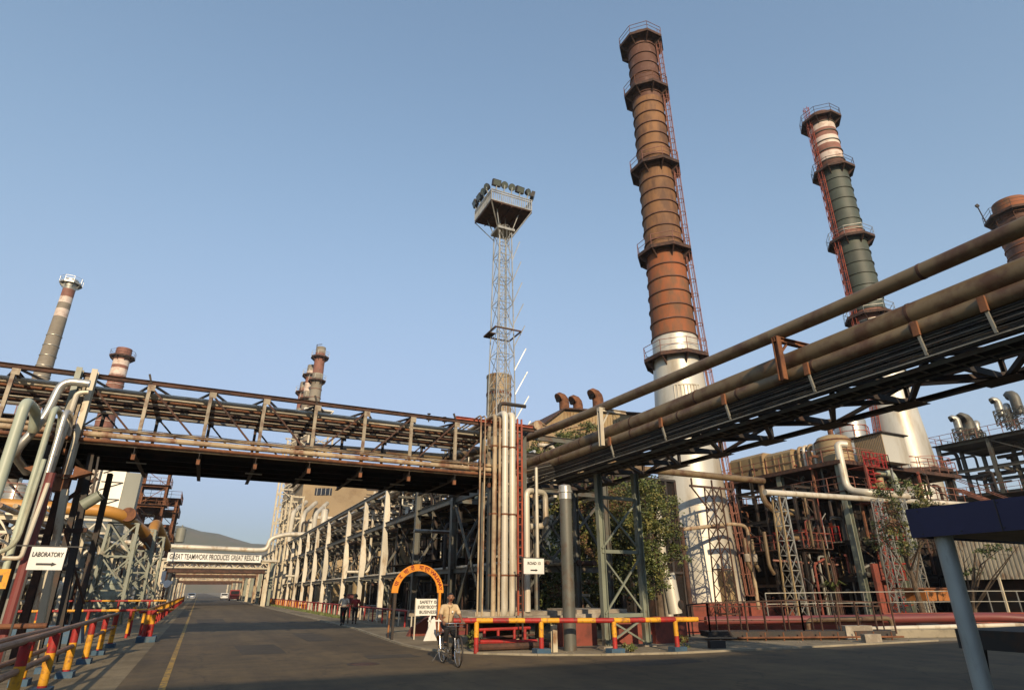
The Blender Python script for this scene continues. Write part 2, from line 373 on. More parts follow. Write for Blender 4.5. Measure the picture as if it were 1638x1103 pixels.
# ================================================================== BRIDGE OVER THE MAIN ROAD
BX = [-12.9, -11.15, -9.4, -7.65, -5.9, -4.15, -2.45, -0.70, 0.95, 2.62, 4.34, 6.06, 7.80, 9.2]
YF, YR, ZB, ZT = 21.0, 25.2, 6.02, 7.83
br = thing('pipe_bridge', 'rusty cream truss bridge carrying pipes across the main road', 'pipe bridge', (2.6, 23, 0))
for Y_, mm in ((YF, 'bridge_post'), (YR, 'dark_steel')):
    s = 'rust_dark' if Y_ == YF else 'dark_steel'
    MB().ibeam((-14, Y_, ZT), (11.2 if Y_ == YF else 9.6, Y_, ZT), 0.12, 0.14).build('top_chord', s, br, False)
    MB().ibeam((-14, Y_, ZB - .17), (9.9, Y_, ZB - .17), 0.14, 0.16).build('bottom_chord', 'rust_cream' if Y_ == YF else s, br, False)
    for i, x in enumerate(BX):
        w = 0.10
        MB().ibeam((x, Y_, ZB - .1), (x, Y_, ZT - .06), w, w, up=(0, 1, 0)).build('post', mm, br, False)
        MB().box(x - .06, Y_ - .062, ZT - .26, x + .15, Y_ - .055, ZT - .07).build('gusset', mm, br, False)
    for i in range(len(BX) - 1):
        a, c = BX[i], BX[i + 1]
        if i in (5, 6, 7, 8) or i == 1 or i == 3: p, q = (a, Y_, ZT - .1), (c, Y_, ZB - .05)
        else: p, q = (c, Y_, ZT - .1), (a, Y_, ZB - .05)
        MB().beam(p, q, 0.05, 0.055).build('diagonal', 'rust_dark' if Y_ == YF else 'dark_steel', br, False)
for i in range(0, len(BX)):
    x = BX[i]
    MB().ibeam((x, YF, ZT - .12), (x, YR, ZT - .12), 0.09, 0.14).build('top_cross_beam', 'rust_dark', br, False)
    MB().ibeam((x, YF - .12, ZB - .36), (x, YR + .1, ZB - .36), 0.12, 0.2).build('floor_beam', 'dark_steel', br, False)
    MB().box(x - .05, YF - .1, ZB - .62, x + .05, YF + .02, ZB - .46).build('hanger', 'rust', br, False)
for i in range(0, len(BX) - 1):
    a, c = BX[i], BX[i + 1]
    b = MB(); b.beam((a, YF, ZT - .02), (c, YR, ZT - .02), 0.06); b.beam((a, YR, ZT - .09), (c, YF, ZT - .09), 0.06)
    b.build('top_bracing', 'dark_steel', br, False)
MB().box(-14, YF + .05, ZB - .25, 9.8, YR - .05, ZB - .21).build('deck_plate', 'shade_black', br, False)
for y in (21.7, 22.6, 23.5, 24.4): MB().ibeam((-14, y, ZB - .36), (9.8, y, ZB - .36), .08, .16).build('stringer', 'shade_black', br, False)
for k, x in enumerate((-2.5, 1.0, 2.7, 4.4, 6.1)):
    MB().box(x - .25, 22.2 + .4 * (k % 3), ZB - .5, x + .3, 22.28 + .4 * (k % 3), ZB - .47).build('lamp_batten', 'galv', br, False)
for x in (-6.4, -2.45, 2.62, 7.8):
    MB().beam((x, YF, ZT), (x - .1, YF, ZT + .28), .06).build('stub', 'dark_steel', br, False)
# pipes on and in the bridge
for y, z, r, m_, l in [(20.9, 6.05, .085, 'rust_cream', 'lower rust streaked cream pipe along the front edge of the road bridge'),
                       (20.93, 6.22, .06, 'rust_cream', 'upper rust streaked cream pipe along the front edge of the road bridge'),
                       (20.86, 5.86, .055, 'rust', 'thin rusty pipe below the front edge of the road bridge')]:
    pipe([(-14, y, z), (9.25, y, z)], r, m_, l, name='bridge_pipe')
G1 = 'pipes under the top of the road bridge'
for k, (y, r, m_) in enumerate([(21.6, .07, 'pipe_cream'), (21.95, .10, 'pipe_cream'), (22.4, .08, 'rust'), (22.8, .12, 'silver'), (23.3, .09, 'rust_dark'), (23.7, .11, 'pipe_cream'), (24.15, .09, 'rust'), (24.6, .08, 'silver')]):
    pipe([(-14, y, ZT - .28 + r), (9.6, y, ZT - .28 + r)], r, m_, 'long pipe laid inside the top of the truss bridge over the road', G1, 'bridge_pipe', n=8)
for k, (y, r, m_) in enumerate([(21.5, .1, 'rust_dark'), (22.1, .12, 'rust_dark'), (23.0, .1, 'pipe_cream'), (23.9, .12, 'rust_dark')]):
    pipe([(-14, y, ZB - .2 + r), (9.6, y, ZB - .2 + r)], r, m_, 'long pipe laid on the deck of the truss bridge over the road', 'pipes on the deck of the road bridge', 'bridge_pipe', n=8)
b = MB()
for s_ in range(2):
    pts = [(-4 + i * .5, 20.80 - .02 * s_, 6.3 - .05 * s_ - .05 * abs(math.sin(i * (.9 + .3 * s_)))) for i in range(27)]
    b.tube(pts, .012, 4)
tag(b.build('cable', 'rubber'), 'thin black cables sagging along the front of the road bridge', 'cable')
# valves on the right end of the bridge top
for k, x in enumerate((6.9, 7.55, 8.0)):
    o = thing('valve', 'small black hand valve standing on the right end of the road bridge top', 'valve', (x, 21.6, ZT), 'valves on top of the road bridge')
    b = MB(); b.tube([(x, 21.6, ZT), (x, 21.6, ZT + .32 - .06 * k)], .025, 6); b.tube([(x - .08, 21.6, ZT + .12), (x + .08, 21.6, ZT + .12)], .06, 8); b.build('body', 'dark_steel', o)
    b = MB(); b.tube([(x, 21.6, ZT + .30 - .06 * k), (x, 21.6, ZT + .33 - .06 * k)], .07, 10); b.build('handwheel', 'dark_steel', o)

# bridge support on the left: two pale H columns, rusty shoe, dark legs behind
sp = thing('bridge_trestle', 'pale twin column trestle holding the left end of the road bridge beside the striped barrier', 'trestle', (-4.1, 21, 0))
for x in (-4.32, -3.93):
    MB().ibeam((x, YF - .2, 4.7), (x, YF - .2, ZT + .12), .15, .3, .03, up=(0, 1, 0)).build('column', 'green_grey' if x < -4.2 else 'cream_steel', sp, False)
b = MB(); b.box(-4.55, 20.62, 4.72, -3.7, 21.1, 4.8); b.box(-4.45, 20.68, 4.35, -3.8, 20.72, 4.72); b.box(-4.45, 20.95, 4.35, -3.8, 20.99, 4.72)
b.prism([(-4.9, 20.6, 4.9), (-4.5, 20.6, 5.05), (-4.5, 20.6, 4.72)], (0, .4, 0)); b.prism([(-3.3, 20.6, 4.9), (-3.75, 20.6, 5.05), (-3.75, 20.6, 4.72)], (0, .4, 0))
b.build('shoe', 'rust', sp, False)
for (xt, xb, y, m_) in ((-4.42, -4.62, 20.75, 'cream_steel'), (-3.85, -3.5, 20.78, 'cream_steel'), (-4.1, -4.05, 21.4, 'rust_dark'), (-3.6, -3.2, 21.6, 'dark_steel'), (-4.3, -4.2, 25.2, 'dark_steel'), (-3.5, -3.4, 25.2, 'dark_steel')):
    MB().ibeam((xb, y, 0), (xt, y, 4.4 if y < 21 else 5.6), .16, .26, .03, up=(0, 1, 0)).build('leg', m_, sp, False)
b = MB()
b.beam((-4.1, 21.3, 4.2), (-3.3, 25.1, 1.4), .05)
b.beam((-4.2, 21.6, 3.9), (-3.3, 21.6, 4.9), .1); b.beam((-4.4, 21.5, 3.3), (-3.2, 21.5, 3.4), .12)
b.build('brace', 'rust_dark', sp, False)
o = thing('floodlight', 'rusty drum floodlight hanging under the left end of the road bridge', 'floodlight', (-3.0, 20.9, 4.6))
b = MB(); b.tube([(-3.35, 20.8, 4.0), (-3.0, 20.75, 4.3)], [.16, .15], 12); b.build('housing', 'green_grey', o)
b = MB(); b.tube([(-2.99, 20.75, 4.31), (-2.97, 20.75, 4.33)], .15, 12); b.build('glass', 'lamp_glass', o)
b = MB(); b.beam((-3.2, 20.85, 4.3), (-3.3, 20.9, 5.4), .05); b.build('bracket', 'dark_steel', o, False)
o = thing('drum', 'small brown drum fixed to the rusty shoe of the left bridge trestle', 'drum', (-4.3, 20.4, 3.4))
b = MB(); b.lathe((-4.3, 20.4, 3.35), [(.08, -.08), (.2, 0), (.24, .08), (.24, .5), (.18, .6), (.07, .62), (.07, .8)], 14); b.build('body', 'tan_clad', o)
b = MB(); b.beam((-4.3, 20.4, 3.6), (-4.2, 20.75, 3.9), .06); b.build('bracket', 'rust', o, False)

# riser bundle at the right end of the bridge
yb = 20.55
for k, (x, r, m_, ztop, zb, lab) in enumerate([
        (8.66, .032, 'rust_cream', 8.05, .95, 'leftmost thin rusty riser beside the right end of the road bridge'),
        (8.84, .028, 'rust_cream', 8.06, .95, 'second thin rusty riser beside the right end of the road bridge'),
        (9.25, .085, 'rust_cream', 8.12, .85, 'rust stained cream riser pipe left of the pair of white risers'),
        (9.46, .05, 'rust_cream', 8.08, .9, 'slim brown riser pipe squeezed between cream riser and white riser'),
        (9.68, .125, 'pipe_cream', 8.28, 1.0, 'fat white riser pipe, left of the white pair at the corner'),
        (9.99, .125, 'pipe_cream', 8.26, 1.0, 'fat white riser pipe, right of the white pair at the corner')]):
    fl = [((x, yb, 5.9), (0, 0, 1)), ((x, yb, 3.1), (0, 0, 1))] if r > .1 else []
    b = MB(); b.tube(fillet([(x, 24.5, ztop), (x, yb, ztop), (x, yb, zb), (x - (.3 if r < .1 else 0), yb + 2.0, zb - .1)], max(.18, r * 2), 6), r, 12)
    for zz in ((6.6, 5.2, 3.8, 2.4) if r > .1 else ()): b.tube([(x, yb, zz - .012), (x, yb, zz + .012)], r * 1.04, 12)
    tag(b.build('riser_pipe', m_), lab, 'pipe')
for z, w_ in ((2.3, 'lowest'), (4.4, 'middle'), (6.9, 'topmost')):
    q = thing('pipe_clamp', w_ + ' rusty cross bar clamping the white riser pipes together', 'clamp', (9.6, 20.7, z))
    MB().box(9.1, 20.68, z - .04, 10.5, 20.75, z + .04).build('bar', 'rust_dark', q, False)
    for x, r_ in ((9.25, .085), (9.68, .125), (9.99, .125)): MB().tube([(x, 20.55, z - .03), (x, 20.55, z + .03)], r_ + .012, 16).build('strap', 'rust', q)
rl = thing('ladder', 'narrow red ladder standing right of the white riser pipes', 'ladder', (10.3, 20.6, 1))
for x in (10.24, 10.42): MB().beam((x, 20.6, 1), (x, 20.6, 8.1), .06).build('rail', 'ladder_red', rl, False)
b = MB()
for i in range(26): b.beam((10.24, 20.6, 1.1 + i * .27), (10.42, 20.6, 1.1 + i * .27), .025)
b.build('rungs', 'ladder_red', rl, False)
rb = thing('steel_portal', 'rust red steel portal frame behind the white riser pipes at the corner', 'steel frame', (10, 21, 0))
MB().ibeam((7.9, 21.3, 8.0), (11.3, 21.3, 8.0), .14, .2).build('beam', 'ladder_red', rb, False)
for x in (9.1, 10.9): MB().ibeam((x, 21.35, 0), (x, 21.35, 7.9), .16, .16, up=(0, 1, 0)).build('column', 'grey_steel', rb, False)
b = MB(); b.beam((11.2, 21.3, 7.95), (10.3, 21.3, 6.9), .06); b.build('brace', 'dark_steel', rb, False)

# ================================================================== LEFT FOREGROUND PIPES
for k, (u, v, y, r, m_, lab, back) in enumerate([
        (42, 640, 18.6, .125, 'pipe_green', 'fat pale green vertical pipe at the left edge with elbow behind its top', 1.4),
        (88, 650, 19.4, .075, 'pipe_green', 'slim square green pipe left of the silver pipe at the left', 1.2),
        (106, 655, 19.6, .075, 'silver', 'slim silver pipe with joints between green pipe and pale column', 1.0)]):
    p = at(u, v, Y=y)
    b = MB(); b.tube(fillet([(p.x, p.y + back, p.z - .5), (p.x, p.y + back * .8, p.z), (p.x, p.y, p.z), (p.x, p.y, .05)], .3, 6), r, 14)
    if k == 2:
        for zz in (5.9, 5.1, 4.3, 3.5, 2.7): b.tube([(p.x, p.y, zz - .015), (p.x, p.y, zz + .015)], r * 1.15, 12)
    tag(b.build('pipe', m_), lab, 'pipe')
p = at(96, 600, Y=20.2)
pipe([(p.x + .75, 20.2, 7.35), (p.x + .1, 20.2, 7.35), (p.x - .05, 20.2, 6.2), (p.x - .5, 20.2, 5.2), (p.x - .5, 22, 5.0)], .11, 'silver', 'thick silver pipe bending down beside the twin pale columns', rad=.4, n=14)
pipe([(p.x + .75, 20.4, 7.15), (p.x + .48, 20.4, 7.1), (p.x + .4, 20.4, 4.6), (p.x + .3, 21, 4.3)], .07, 'pipe_cream', 'thin cream pipe dropping beside the pale column under the silver bend')
p = at(40, 900, Y=19.2)
pipe([(p.x, 19.2, 4.6), (p.x, 19.2, 0)], .11, 'maroon_pipe', 'dark red vertical pipe left of the laboratory sign')
p = at(10, 930, Y=19.8)
pipe([(p.x, 19.8, 5.4), (p.x, 19.8, 0)], .16, 'dark_steel', 'thick dark vertical pipe at the left edge behind the dark red pipe')
p = at(32, 850, Y=19)
pipe([(p.x + .05, 19, 4.9), (p.x, 19, 2.65), (p.x - .9, 19, 2.55)], .055, 'pipe_green', 'curved green pipe turning left above the laboratory sign', rad=.5)
p = at(52, 830, Y=18.9)
pipe([(p.x + .1, 18.9, 4.3), (p.x, 18.9, 2.5), (p.x - .35, 18.9, 2.5)], .05, 'pipe_cream', 'short cream pipe ending left of the laboratory sign', rad=.1)
# laboratory sign
o = thing('direction_sign', 'white LABORATORY sign with black arrow between two pale columns', 'sign', (-3.85, 20.4, 2.6))
ys = 18.3; x0 = at(47, 890, Y=ys).x; x1 = at(104, 890, Y=ys).x; z0 = at(75, 911, Y=ys).z; z1 = at(75, 874, Y=ys).z
MB().box(x0, ys, z0, x1, ys + .02, z1).build('panel', 'sign_white', o, False)
b = MB(); b.box(x0 - .3, ys - .01, z1, x1 + .3, ys + .02, z1 + .03); b.beam((x0 + .05, ys + .04, 0), (x0 + .05, ys + .04, z1), .04); b.build('hanging_bar', 'sign_black', o, False)
cx = (x0 + x1) / 2
text('LABORATORY', .145, (cx, ys - .01, z0 + (z1 - z0) * .66), FACE_S, 'sign_black', o, width=(x1 - x0) * .88)
za = z0 + (z1 - z0) * .25; b = MB(); b.box(cx - .18, ys - .012, za - .022, cx + .12, ys - .004, za + .022); b.prism([(cx + .12, ys - .012, za - .045), (cx + .22, ys - .012, za), (cx + .12, ys - .012, za + .045)], (0, .008, 0)); b.build('arrow', 'sign_black', o, False)
# small yellow notice at the left edge
o = thing('notice_board', 'yellow notice board with black mark at the left edge', 'sign', (-5, 20, 2))
p = at(0, 925, Y=19.0)
MB().box(p.x - .4, 19, p.z - .22, p.x + .16, 19.02, p.z + .22).build('panel', 'yellow_paint', o, False)
MB().box(p.x - .1, 18.99, p.z - .07, p.x + .04, 18.996, p.z + .08).build('mark', 'sign_black', o, False)
MB().beam((p.x - .1, 19.05, 0), (p.x - .1, 19.05, p.z + .2), .05).build('post', 'green_grey', o, False)

# ================================================================== STRIPED BARRIERS
def striped_post(x, y, h, r, root, cols=((0, .16), (.16, .68), (.68, 1)), mats=('red_paint', 'yellow_paint'), square=False):
    b = MB()
    for i, (a, c) in enumerate(cols):
        b.tube([(x, y, a * h), (x, y, c * h)], r, 4 if square else 12, mi=i % 2)
    return b.build('post', list(mats), root)
def guard(name, label, posts, h, group=None, railm='brown_rail', basem=True, mid=True, r=.078, rail_r=.055, ends=(0, 0)):
    root = thing(name, label, 'barrier', (*posts[0], 0), group)
    for (x, y) in posts:
        striped_post(x, y, h - .02, r, root)
        if basem: MB().box(x - .16, y - .2, 0, x + .16, y + .2, .13).build('base_block', 'blue_paint', root, False)
    a, c = V((*posts[0], h)), V((*posts[-1], h)); d = (c - a).normalized()
    MB().tube([a - d * ends[0], c + d * ends[1]], rail_r, 10).build('top_rail', railm, root)
    if mid: MB().tube([a + V((0, 0, -.42)), c + V((0, 0, -.42))], rail_r * .9, 10).build('middle_rail', railm, root)
    return root
guard('guard_rail', 'nearest row of red and yellow posts with brown rails at lower left', [(-2.28, 10.2), (-2.28, 12.6), (-2.3, 15.02), (-2.36, 17.81)], 1.05, ends=(4, 3.0))
guard('guard_rail', 'row of red and yellow posts on blue blocks just beyond the nearest row', [(-2.42, 20.9), (-2.42, 23.55), (-2.43, 26.39)], 1.05, ends=(.1, .2))
guard('guard_rail', 'back row of striped posts behind the nearest roadside guard rail', [(-3.0, 11.4), (-2.95, 13.9), (-2.95, 16.7), (-2.95, 19.0)], 0.95, ends=(3, .3))
pipe([(-6.2, 18.8, 1.0), (-3.1, 18.8, 1.02)], .06, 'rust', 'rusty brown pipe rail tied across the pale columns', name='pipe_rail')
# two-row barrier turning away from the road
def striped_rail(root, p0, p1, r, L=.55, name='top_rail', m=('red_paint', 'yellow_paint'), off=0):
    b = MB(); p0 = V(p0); p1 = V(p1); n = max(2, int((p1 - p0).length / L))
    for i in range(n): b.tube([p0.lerp(p1, i / n), p0.lerp(p1, (i + 1) / n)], r, 10, mi=(i + off) % 2)
    return b.build(name, list(m), root)
root = thing('guard_rail', 'striped two bar barrier running left from the road edge beyond the bridge', 'barrier', (-3, 31, 0))
for z, y in ((1.05, 31.5), (1.3, 42)):
    striped_rail(root, (-6.6, y, z), (-1.6, y, z), .05, .6)
    for x in (-5.6, -3.9, -2.4):
        striped_post(x, y, z, .055, root)
root = thing('barrier_stub', 'stout red and yellow post cluster on a blue block at the road edge', 'barrier', (-1.5, 29, 0))
p = at(233, 1026, Z=0)
MB().box(p.x - .32, p.y - .4, 0, p.x + .32, p.y + .4, .2).build('base_block', 'blue_paint', root, False)
b = MB()
for dx, dy in ((-.08, -.1), (.08, -.1), (0, .15)):
    b.tube([(p.x + dx, p.y + dy, .2), (p.x + dx, p.y + dy, .62)], .1, 10, mi=0); b.tube([(p.x + dx, p.y + dy, .62), (p.x + dx, p.y + dy, .95)], .09, 10, mi=1); b.tube([(p.x + dx, p.y + dy, .95), (p.x + dx, p.y + dy, 1.1)], .1, 10, mi=0)
b.build('posts', ['red_paint', 'yellow_paint'], root)
striped_rail(root, (p.x - .4, p.y, 1.05), (p.x + .6, p.y + 3.2, 1.05), .055, .5)
o = thing('barrier_stub', 'single striped post leaning near the road edge, without a base block', 'barrier', (-2.4, 31, 0)); q = at(205, 1017, Z=0)
striped_post(q.x, q.y, 1.15, .06, o, ((0, .55), (.55, 1)))
# roadside run, left, far
for k in range(12):
    y0 = 33 + k * 9.5
    root = thing('guard_rail', 'red and yellow guard rail in the long run down the left road edge', 'barrier', (-2.4, y0, 0), 'guard rails along the far left road edge')
    x = -2.0 - k * .04
    striped_rail(root, (x, y0, .98), (x, y0 + 9.2, .98), .06, .8)
    striped_rail(root, (x, y0, .55), (x, y0 + 9.2, .55), .05, .8, 'middle_rail', off=1)
    for j in range(5): striped_post(x, y0 + j * 2.25, .98, .06, root, ((0, .5), (.5, 1)))
# roadside run, right
for k in range(11):
    y0 = 33 + k * 9.5
    root = thing('guard_rail', 'low red guard rail with pale posts between the road and the white rack columns', 'barrier', (10.3, y0, 0), 'guard rails in front of the long rack')
    striped_rail(root, (10.35, y0, .8), (10.35, y0 + 9.3, .8), .055, .7, m=('red_paint', 'red_paint'))
    for j in range(8): MB().tube([(10.3, y0 + .3 + j * 1.2, 0), (10.3, y0 + .3 + j * 1.2, .74)], .045, 8).build('post', 'red_paint' if j % 2 else ('arch_orange' if k > 3 else 'pipe_cream'), root)
# front barrier at the corner
fp = [(7.95, 18.9), (9.78, 18.06), (11.84, 17.1), (13.96, 16.72)]
root = thing('corner_barrier', 'red and yellow striped pipe barrier along the corner in front of the pipes', 'barrier', (11, 17.5, 0))
for i, (x, y) in enumerate(fp):
    b = MB(); b.tube([(x, y, 0.02), (x, y, .46)], .075, 14, mi=0); b.tube([(x, y, .46), (x, y, .9)], .075, 14, mi=1); b.build('post', ['red_paint', 'yellow_paint'], root)
    if i: MB().box(x - .24, y - .17, 0, x + .24, y + .17, .15).build('base_block', 'blue_paint', root, False)
b = MB(); pts = [V((7.3, 19.2, .93))] + [V((x, y, .93)) for x, y in fp] + [V((14.75, 16.55, .93))]
seg = []; tot = 0
for a, c in zip(pts, pts[1:]):
    n = max(1, round((c - a).length / .55))
    for i in range(n):
        q0, q1 = a.lerp(c, i / n), a.lerp(c, (i + 1) / n); seg.append((q0, q1))
for i, (q0, q1) in enumerate(seg):
    near = min((V((x, y, .93)) - (q0 + q1) / 2).length for x, y in fp)
    b.tube([q0, q1], .075, 14, mi=1 if i % 2 else 0)
b.build('top_rail', ['red_paint', 'yellow_paint'], root)

# ================================================================== BRIDGE OVER THE SIDE ROAD (runs parallel to the main road)
XA, XB, Y0_, Y1_ = 12.25, 15.1, -6.0, 24.5
ZLO, ZHI = 6.07, 6.55
o = thing('pipe_bridge', 'dark truss bridge with cable trays crossing overhead at the right', 'pipe bridge', (13.5, 10, 0))
for x in (XA, XB):
    for z, n_ in ((ZLO, 'bottom_chord'), (ZHI, 'top_chord')):
        MB().ibeam((x, Y0_, z), (x, Y1_, z), .13, .13).build(n_, 'dark_steel', o, False)
ys = [-4.3 + 2.13 * i for i in range(14)]
for i, y in enumerate(ys):
    for x in (XA, XB): MB().ibeam((x, y, ZLO), (x, y, ZHI), .09, .09, up=(0, 1, 0)).build('post', 'dark_steel', o, False)
    MB().beam((XA, y, ZLO), (XB, y, ZLO), .09, .15).build('floor_beam', 'dark_steel', o, False); MB().beam((XA - .1, y, ZHI), (XB + .1, y, ZHI), .07, .14).build('top_beam', 'dark_steel', o, False)
    b = MB(); b.box(XB - .5, y - .4, ZLO - .1, XB + .14, y + .4, ZLO - .086); b.build('gusset', 'dark_steel', o, False)
    if i + 1 < len(ys):
        y2 = ys[i + 1]
        for x in (XA, XB): MB().beam((x, y if i % 2 else y2, ZLO), (x, y2 if i % 2 else y, ZHI), .09).build('diagonal', 'dark_steel', o, False)
        b = MB(); b.beam((XA, y, ZLO - .02), (XB, y2, ZLO - .02), .11); b.beam((XB, y, ZLO + .07), (XA, y2, ZLO + .07), .11)
        b.build('bottom_bracing', 'dark_steel', o, False)
# cable trays: perforated ladders with cables
def tray(x0, x1, z, y0, y1, lab, tilt=0, nc=9):
    r_ = thing('cable_tray', lab, 'cable tray', ((x0 + x1) / 2, y0, z))
    b = MB()
    b.box(x0, y0, z, x0 + .015, y1, z + .09); b.box(x1 - .015, y0, z + tilt, x1, y1, z + .09 + tilt)
    n = int((y1 - y0) / .5)
    for i in range(n):
        y = y0 + i * .5; b.beam((x0 + .015, y, z + .02), (x1 - .015, y, z + .02 + tilt), .03, .02)
    b.build('tray', 'grey_steel', r_, False)
    b = MB()
    for k in range(nc):
        x = x0 + .05 + (x1 - x0 - .1) * k / max(1, nc - 1); ph = random.random() * 6
        b.tube([(x + .012 * math.sin(ph + j), y0 + (y1 - y0) * j / 24, z + .05 + tilt * k / nc + .01 * math.sin(ph * 2 + j * 1.7)) for j in range(25)], .022, 5)
    b.build('cables', 'rubber', r_)
    return r_
for k, (x0, x1, z, lab) in enumerate([(12.15, 12.55, 5.80, 'lowest cable tray at the near edge of the overhead right bridge'),
                                 (12.62, 13.0, 5.86, 'inner cable tray under the floor of the overhead right bridge')]):
    tray(x0, x1, z, Y0_, 21.5, lab)
for z in (5.95, 6.13, 6.30):
    tray(11.93, 12.16, z, Y0_, 21.5, {5.95: 'lowest', 6.13: 'middle', 6.30: 'topmost'}[z] + ' of three cable trays stacked on the near side of the right bridge', nc=4)
GB = 'thin conduits along the near side of the right bridge'
for k in range(20):
    z = 5.84 + .036 * k; x = 11.88 - .025 * (k % 3)
    pipe([(x, Y0_, z), (x, 20.5, z), (x - .3 - .05 * k, 21.9, z - .2)], .009 + .004 * (k % 3), ['rubber', 'dark_steel', 'galv', 'rubber', 'dark_steel', 'rubber', 'grey_steel'][k % 7], 'thin conduit strung along the near side of the overhead right bridge', GB, 'conduit', n=6)
b = MB(); b.box(13.5, Y0_, 6.63, 14.2, 21.5, 6.645)
tag(b.build('walkway_plate', 'shade_black', smooth=False), 'dark floor plate lying on top of the overhead right bridge', 'floor plate')
# large pipes on the bridge
ZP = 7.18
OP1 = pipe([(11.88, Y0_, 6.56), (11.88, 22.6, 6.5), (10.4, 24.6, 6.2)], .165, 'pipe_tan', 'brown pipe with rusty underside just below the biggest overhead pipe', name='overhead_pipe', rad=.5, n=20)
OP2 = pipe([(12.1, Y0_, 6.98), (12.1, 23.5, 6.92), (9.8, 26.4, 6.8), (3, 26.5, 6.7)], .235, 'pipe_tan', 'biggest brown pipe running overhead along the right bridge', name='overhead_pipe', rad=1.0, n=24)
OP3 = pipe([(11.9, Y0_, 7.60), (11.9, 8, 7.66), (11.9, 20, 7.9), (11.6, 23, 7.9), (9.5, 26, 7.5), (3, 26.1, 7.4)], .165, 'pipe_tan', 'upper brown pipe raised on brackets above the biggest overhead pipe', name='overhead_pipe', rad=.6, n=20)
pipe([(13.1, Y0_, 6.74), (13.1, 24, 6.74)], .12, 'rust_dark', 'hidden brown pipe behind the biggest overhead pipe', name='overhead_pipe')
pipe([(14.3, Y0_, 6.78), (14.3, 24, 6.78)], .12, 'pipe_cream', 'cream pipe on the far side of the right bridge top', name='overhead_pipe')
for (u, v, mm, l) in ((1240, 560, 'rust', 'rust orange angle bracket carrying the upper overhead pipe'), (957, 680, 'pipe_cream', 'pale angle bracket carrying the upper overhead pipe near the corner')):
    y = at(u, v, X=11.5).y
    r_ = thing('pipe_bracket', l, 'bracket', (11.5, y, 6.9))
    MB().ibeam((11.60, y, 6.38), (11.60, y, 7.48 + (y > 10) * .25), .14, .16, .025, up=(0, 1, 0)).build('post', mm, r_, False)
    MB().ibeam((11.53, y, 7.42 + (y > 10) * .25), (12.7, y, 7.42 + (y > 10) * .25), .12, .13, .02).build('arm', mm, r_, False)
    MB().beam((11.6, y, 7.0), (11.95, y, 7.36 + (y > 10) * .25), .05).build('knee_brace', mm, r_, False)
    MB().beam((12.6, y, 6.6), (12.6, y, 7.4), .1).build('rear_post', mm, r_, False)
for i, y in enumerate((3.6, 4.9, 6.1, 8.6, 11.2, 13.8, 16.5)):
    r_ = thing('pipe_clamp', 'small rusty clamp hanging under the lower brown overhead pipe', 'clamp', (11.6, y, 6.8), 'clamps under the lower overhead pipe')
    MB().box(11.66, y - .06, 6.33, 11.72, y + .06, 6.62).build('clamp', 'rust', r_, False)
    MB().beam((11.72, y, 6.4), (11.84, y, 5.95), .05).build('hanger', 'galv', r_, False)
for po_, x, z0, z1, r_, st in ((OP2, 12.1, 6.98, 6.93, .235, 3.1), (OP1, 11.88, 6.56, 6.51, .165, 2.3), (OP3, 11.9, 7.60, 7.66, .165, 4.4)):
    y = -3.0
    while y < (8 if po_ is OP3 else 22):
        z = z0 + (z1 - z0) * (y + 6) / (14 if po_ is OP3 else 29.5)
        MB().tube([(x, y - .03, z), (x, y + .03, z)], r_ + .007, 20).build('weld_band', 'rust_dark', po_); y += st
# trestle that carries it
o = thing('bridge_trestle', 'green grey braced trestle holding the right bridge behind the striped barrier', 'trestle', (13.6, 18.8, 0))
LG = ((12.75, 18.9), (14.45, 18.9))
for x, y in LG: MB().ibeam((x, y, 0), (x, y, ZLO - .07), .2, .22, .022, up=(1, 0, 0)).build('leg', 'green_grey', o, False)
b = MB()
for z in (1.0, 3.1, 5.0): b.beam((12.75, 18.9, z), (14.45, 18.9, z), .09, .12)
for z0, z1 in ((.1, .95), (1.05, 3.0), (3.2, 4.95)):
    b.beam((12.75, 18.86, z0), (14.45, 18.86, z1), .06); b.beam((14.45, 18.94, z0), (12.75, 18.94, z1), .06)
b.build('bracing', 'green_grey', o, False)
b = MB(); b.box(12.5, 18.7, -.02, 13.0, 19.1, .06); b.box(14.2, 18.7, -.02, 14.7, 19.1, .06); b.build('base_plate', 'concrete', o, False)
o = thing('bridge_trestle', 'dark trestle under the near right bridge with knee braces', 'trestle', (13.6, 24, 0))
for x in (12.4, 15.0): MB().ibeam((x, 24.2, 0), (x, 24.2, ZLO - .07), .2, .22, .022, up=(1, 0, 0)).build('leg', 'grey_steel', o, False)
b = MB(); b.beam((12.4, 24.2, 3), (15, 24.2, 5.9), .08); b.beam((15, 24.2, 3), (12.4, 24.2, 5.9), .08); b.beam((12.4, 24.2, 3), (15, 24.2, 3), .1); b.build('bracing', 'grey_steel', o, False)
# thick grey column pipe with silver cap
r_ = thing('vent_pipe', 'thick grey vertical pipe with silver cap behind the striped barrier', 'pipe', (11.13, 18.6, 0))
MB().tube([(11.13, 18.6, 0), (11.13, 18.6, 5.2)], .21, 24).build('shaft', 'grey_steel', r_)
b = MB(); b.lathe((11.13, 18.6, 5.2), [(.225, -.42), (.225, -.2), (.26, -.19), (.26, -.12), (.225, -.11), (.225, .02), (.19, .07), (.02, .08)], 24); b.build('cap', 'silver', r_)
pipe([(10.95, 20.4, 6.2), (10.95, 20.4, 2.6)], .06, 'pipe_cream', 'cream vertical pipe right of the riser bundle')
pipe([(10.62, 20.6, 1.1), (10.62, 20.6, 5.35), (11.6, 20.9, 5.35), (11.6, 20.9, 4.1), (10.9, 20.9, 4.05)], .11, 'pipe_cream', 'cream pipe looping square above the road sign beside the ladder', rad=.25)
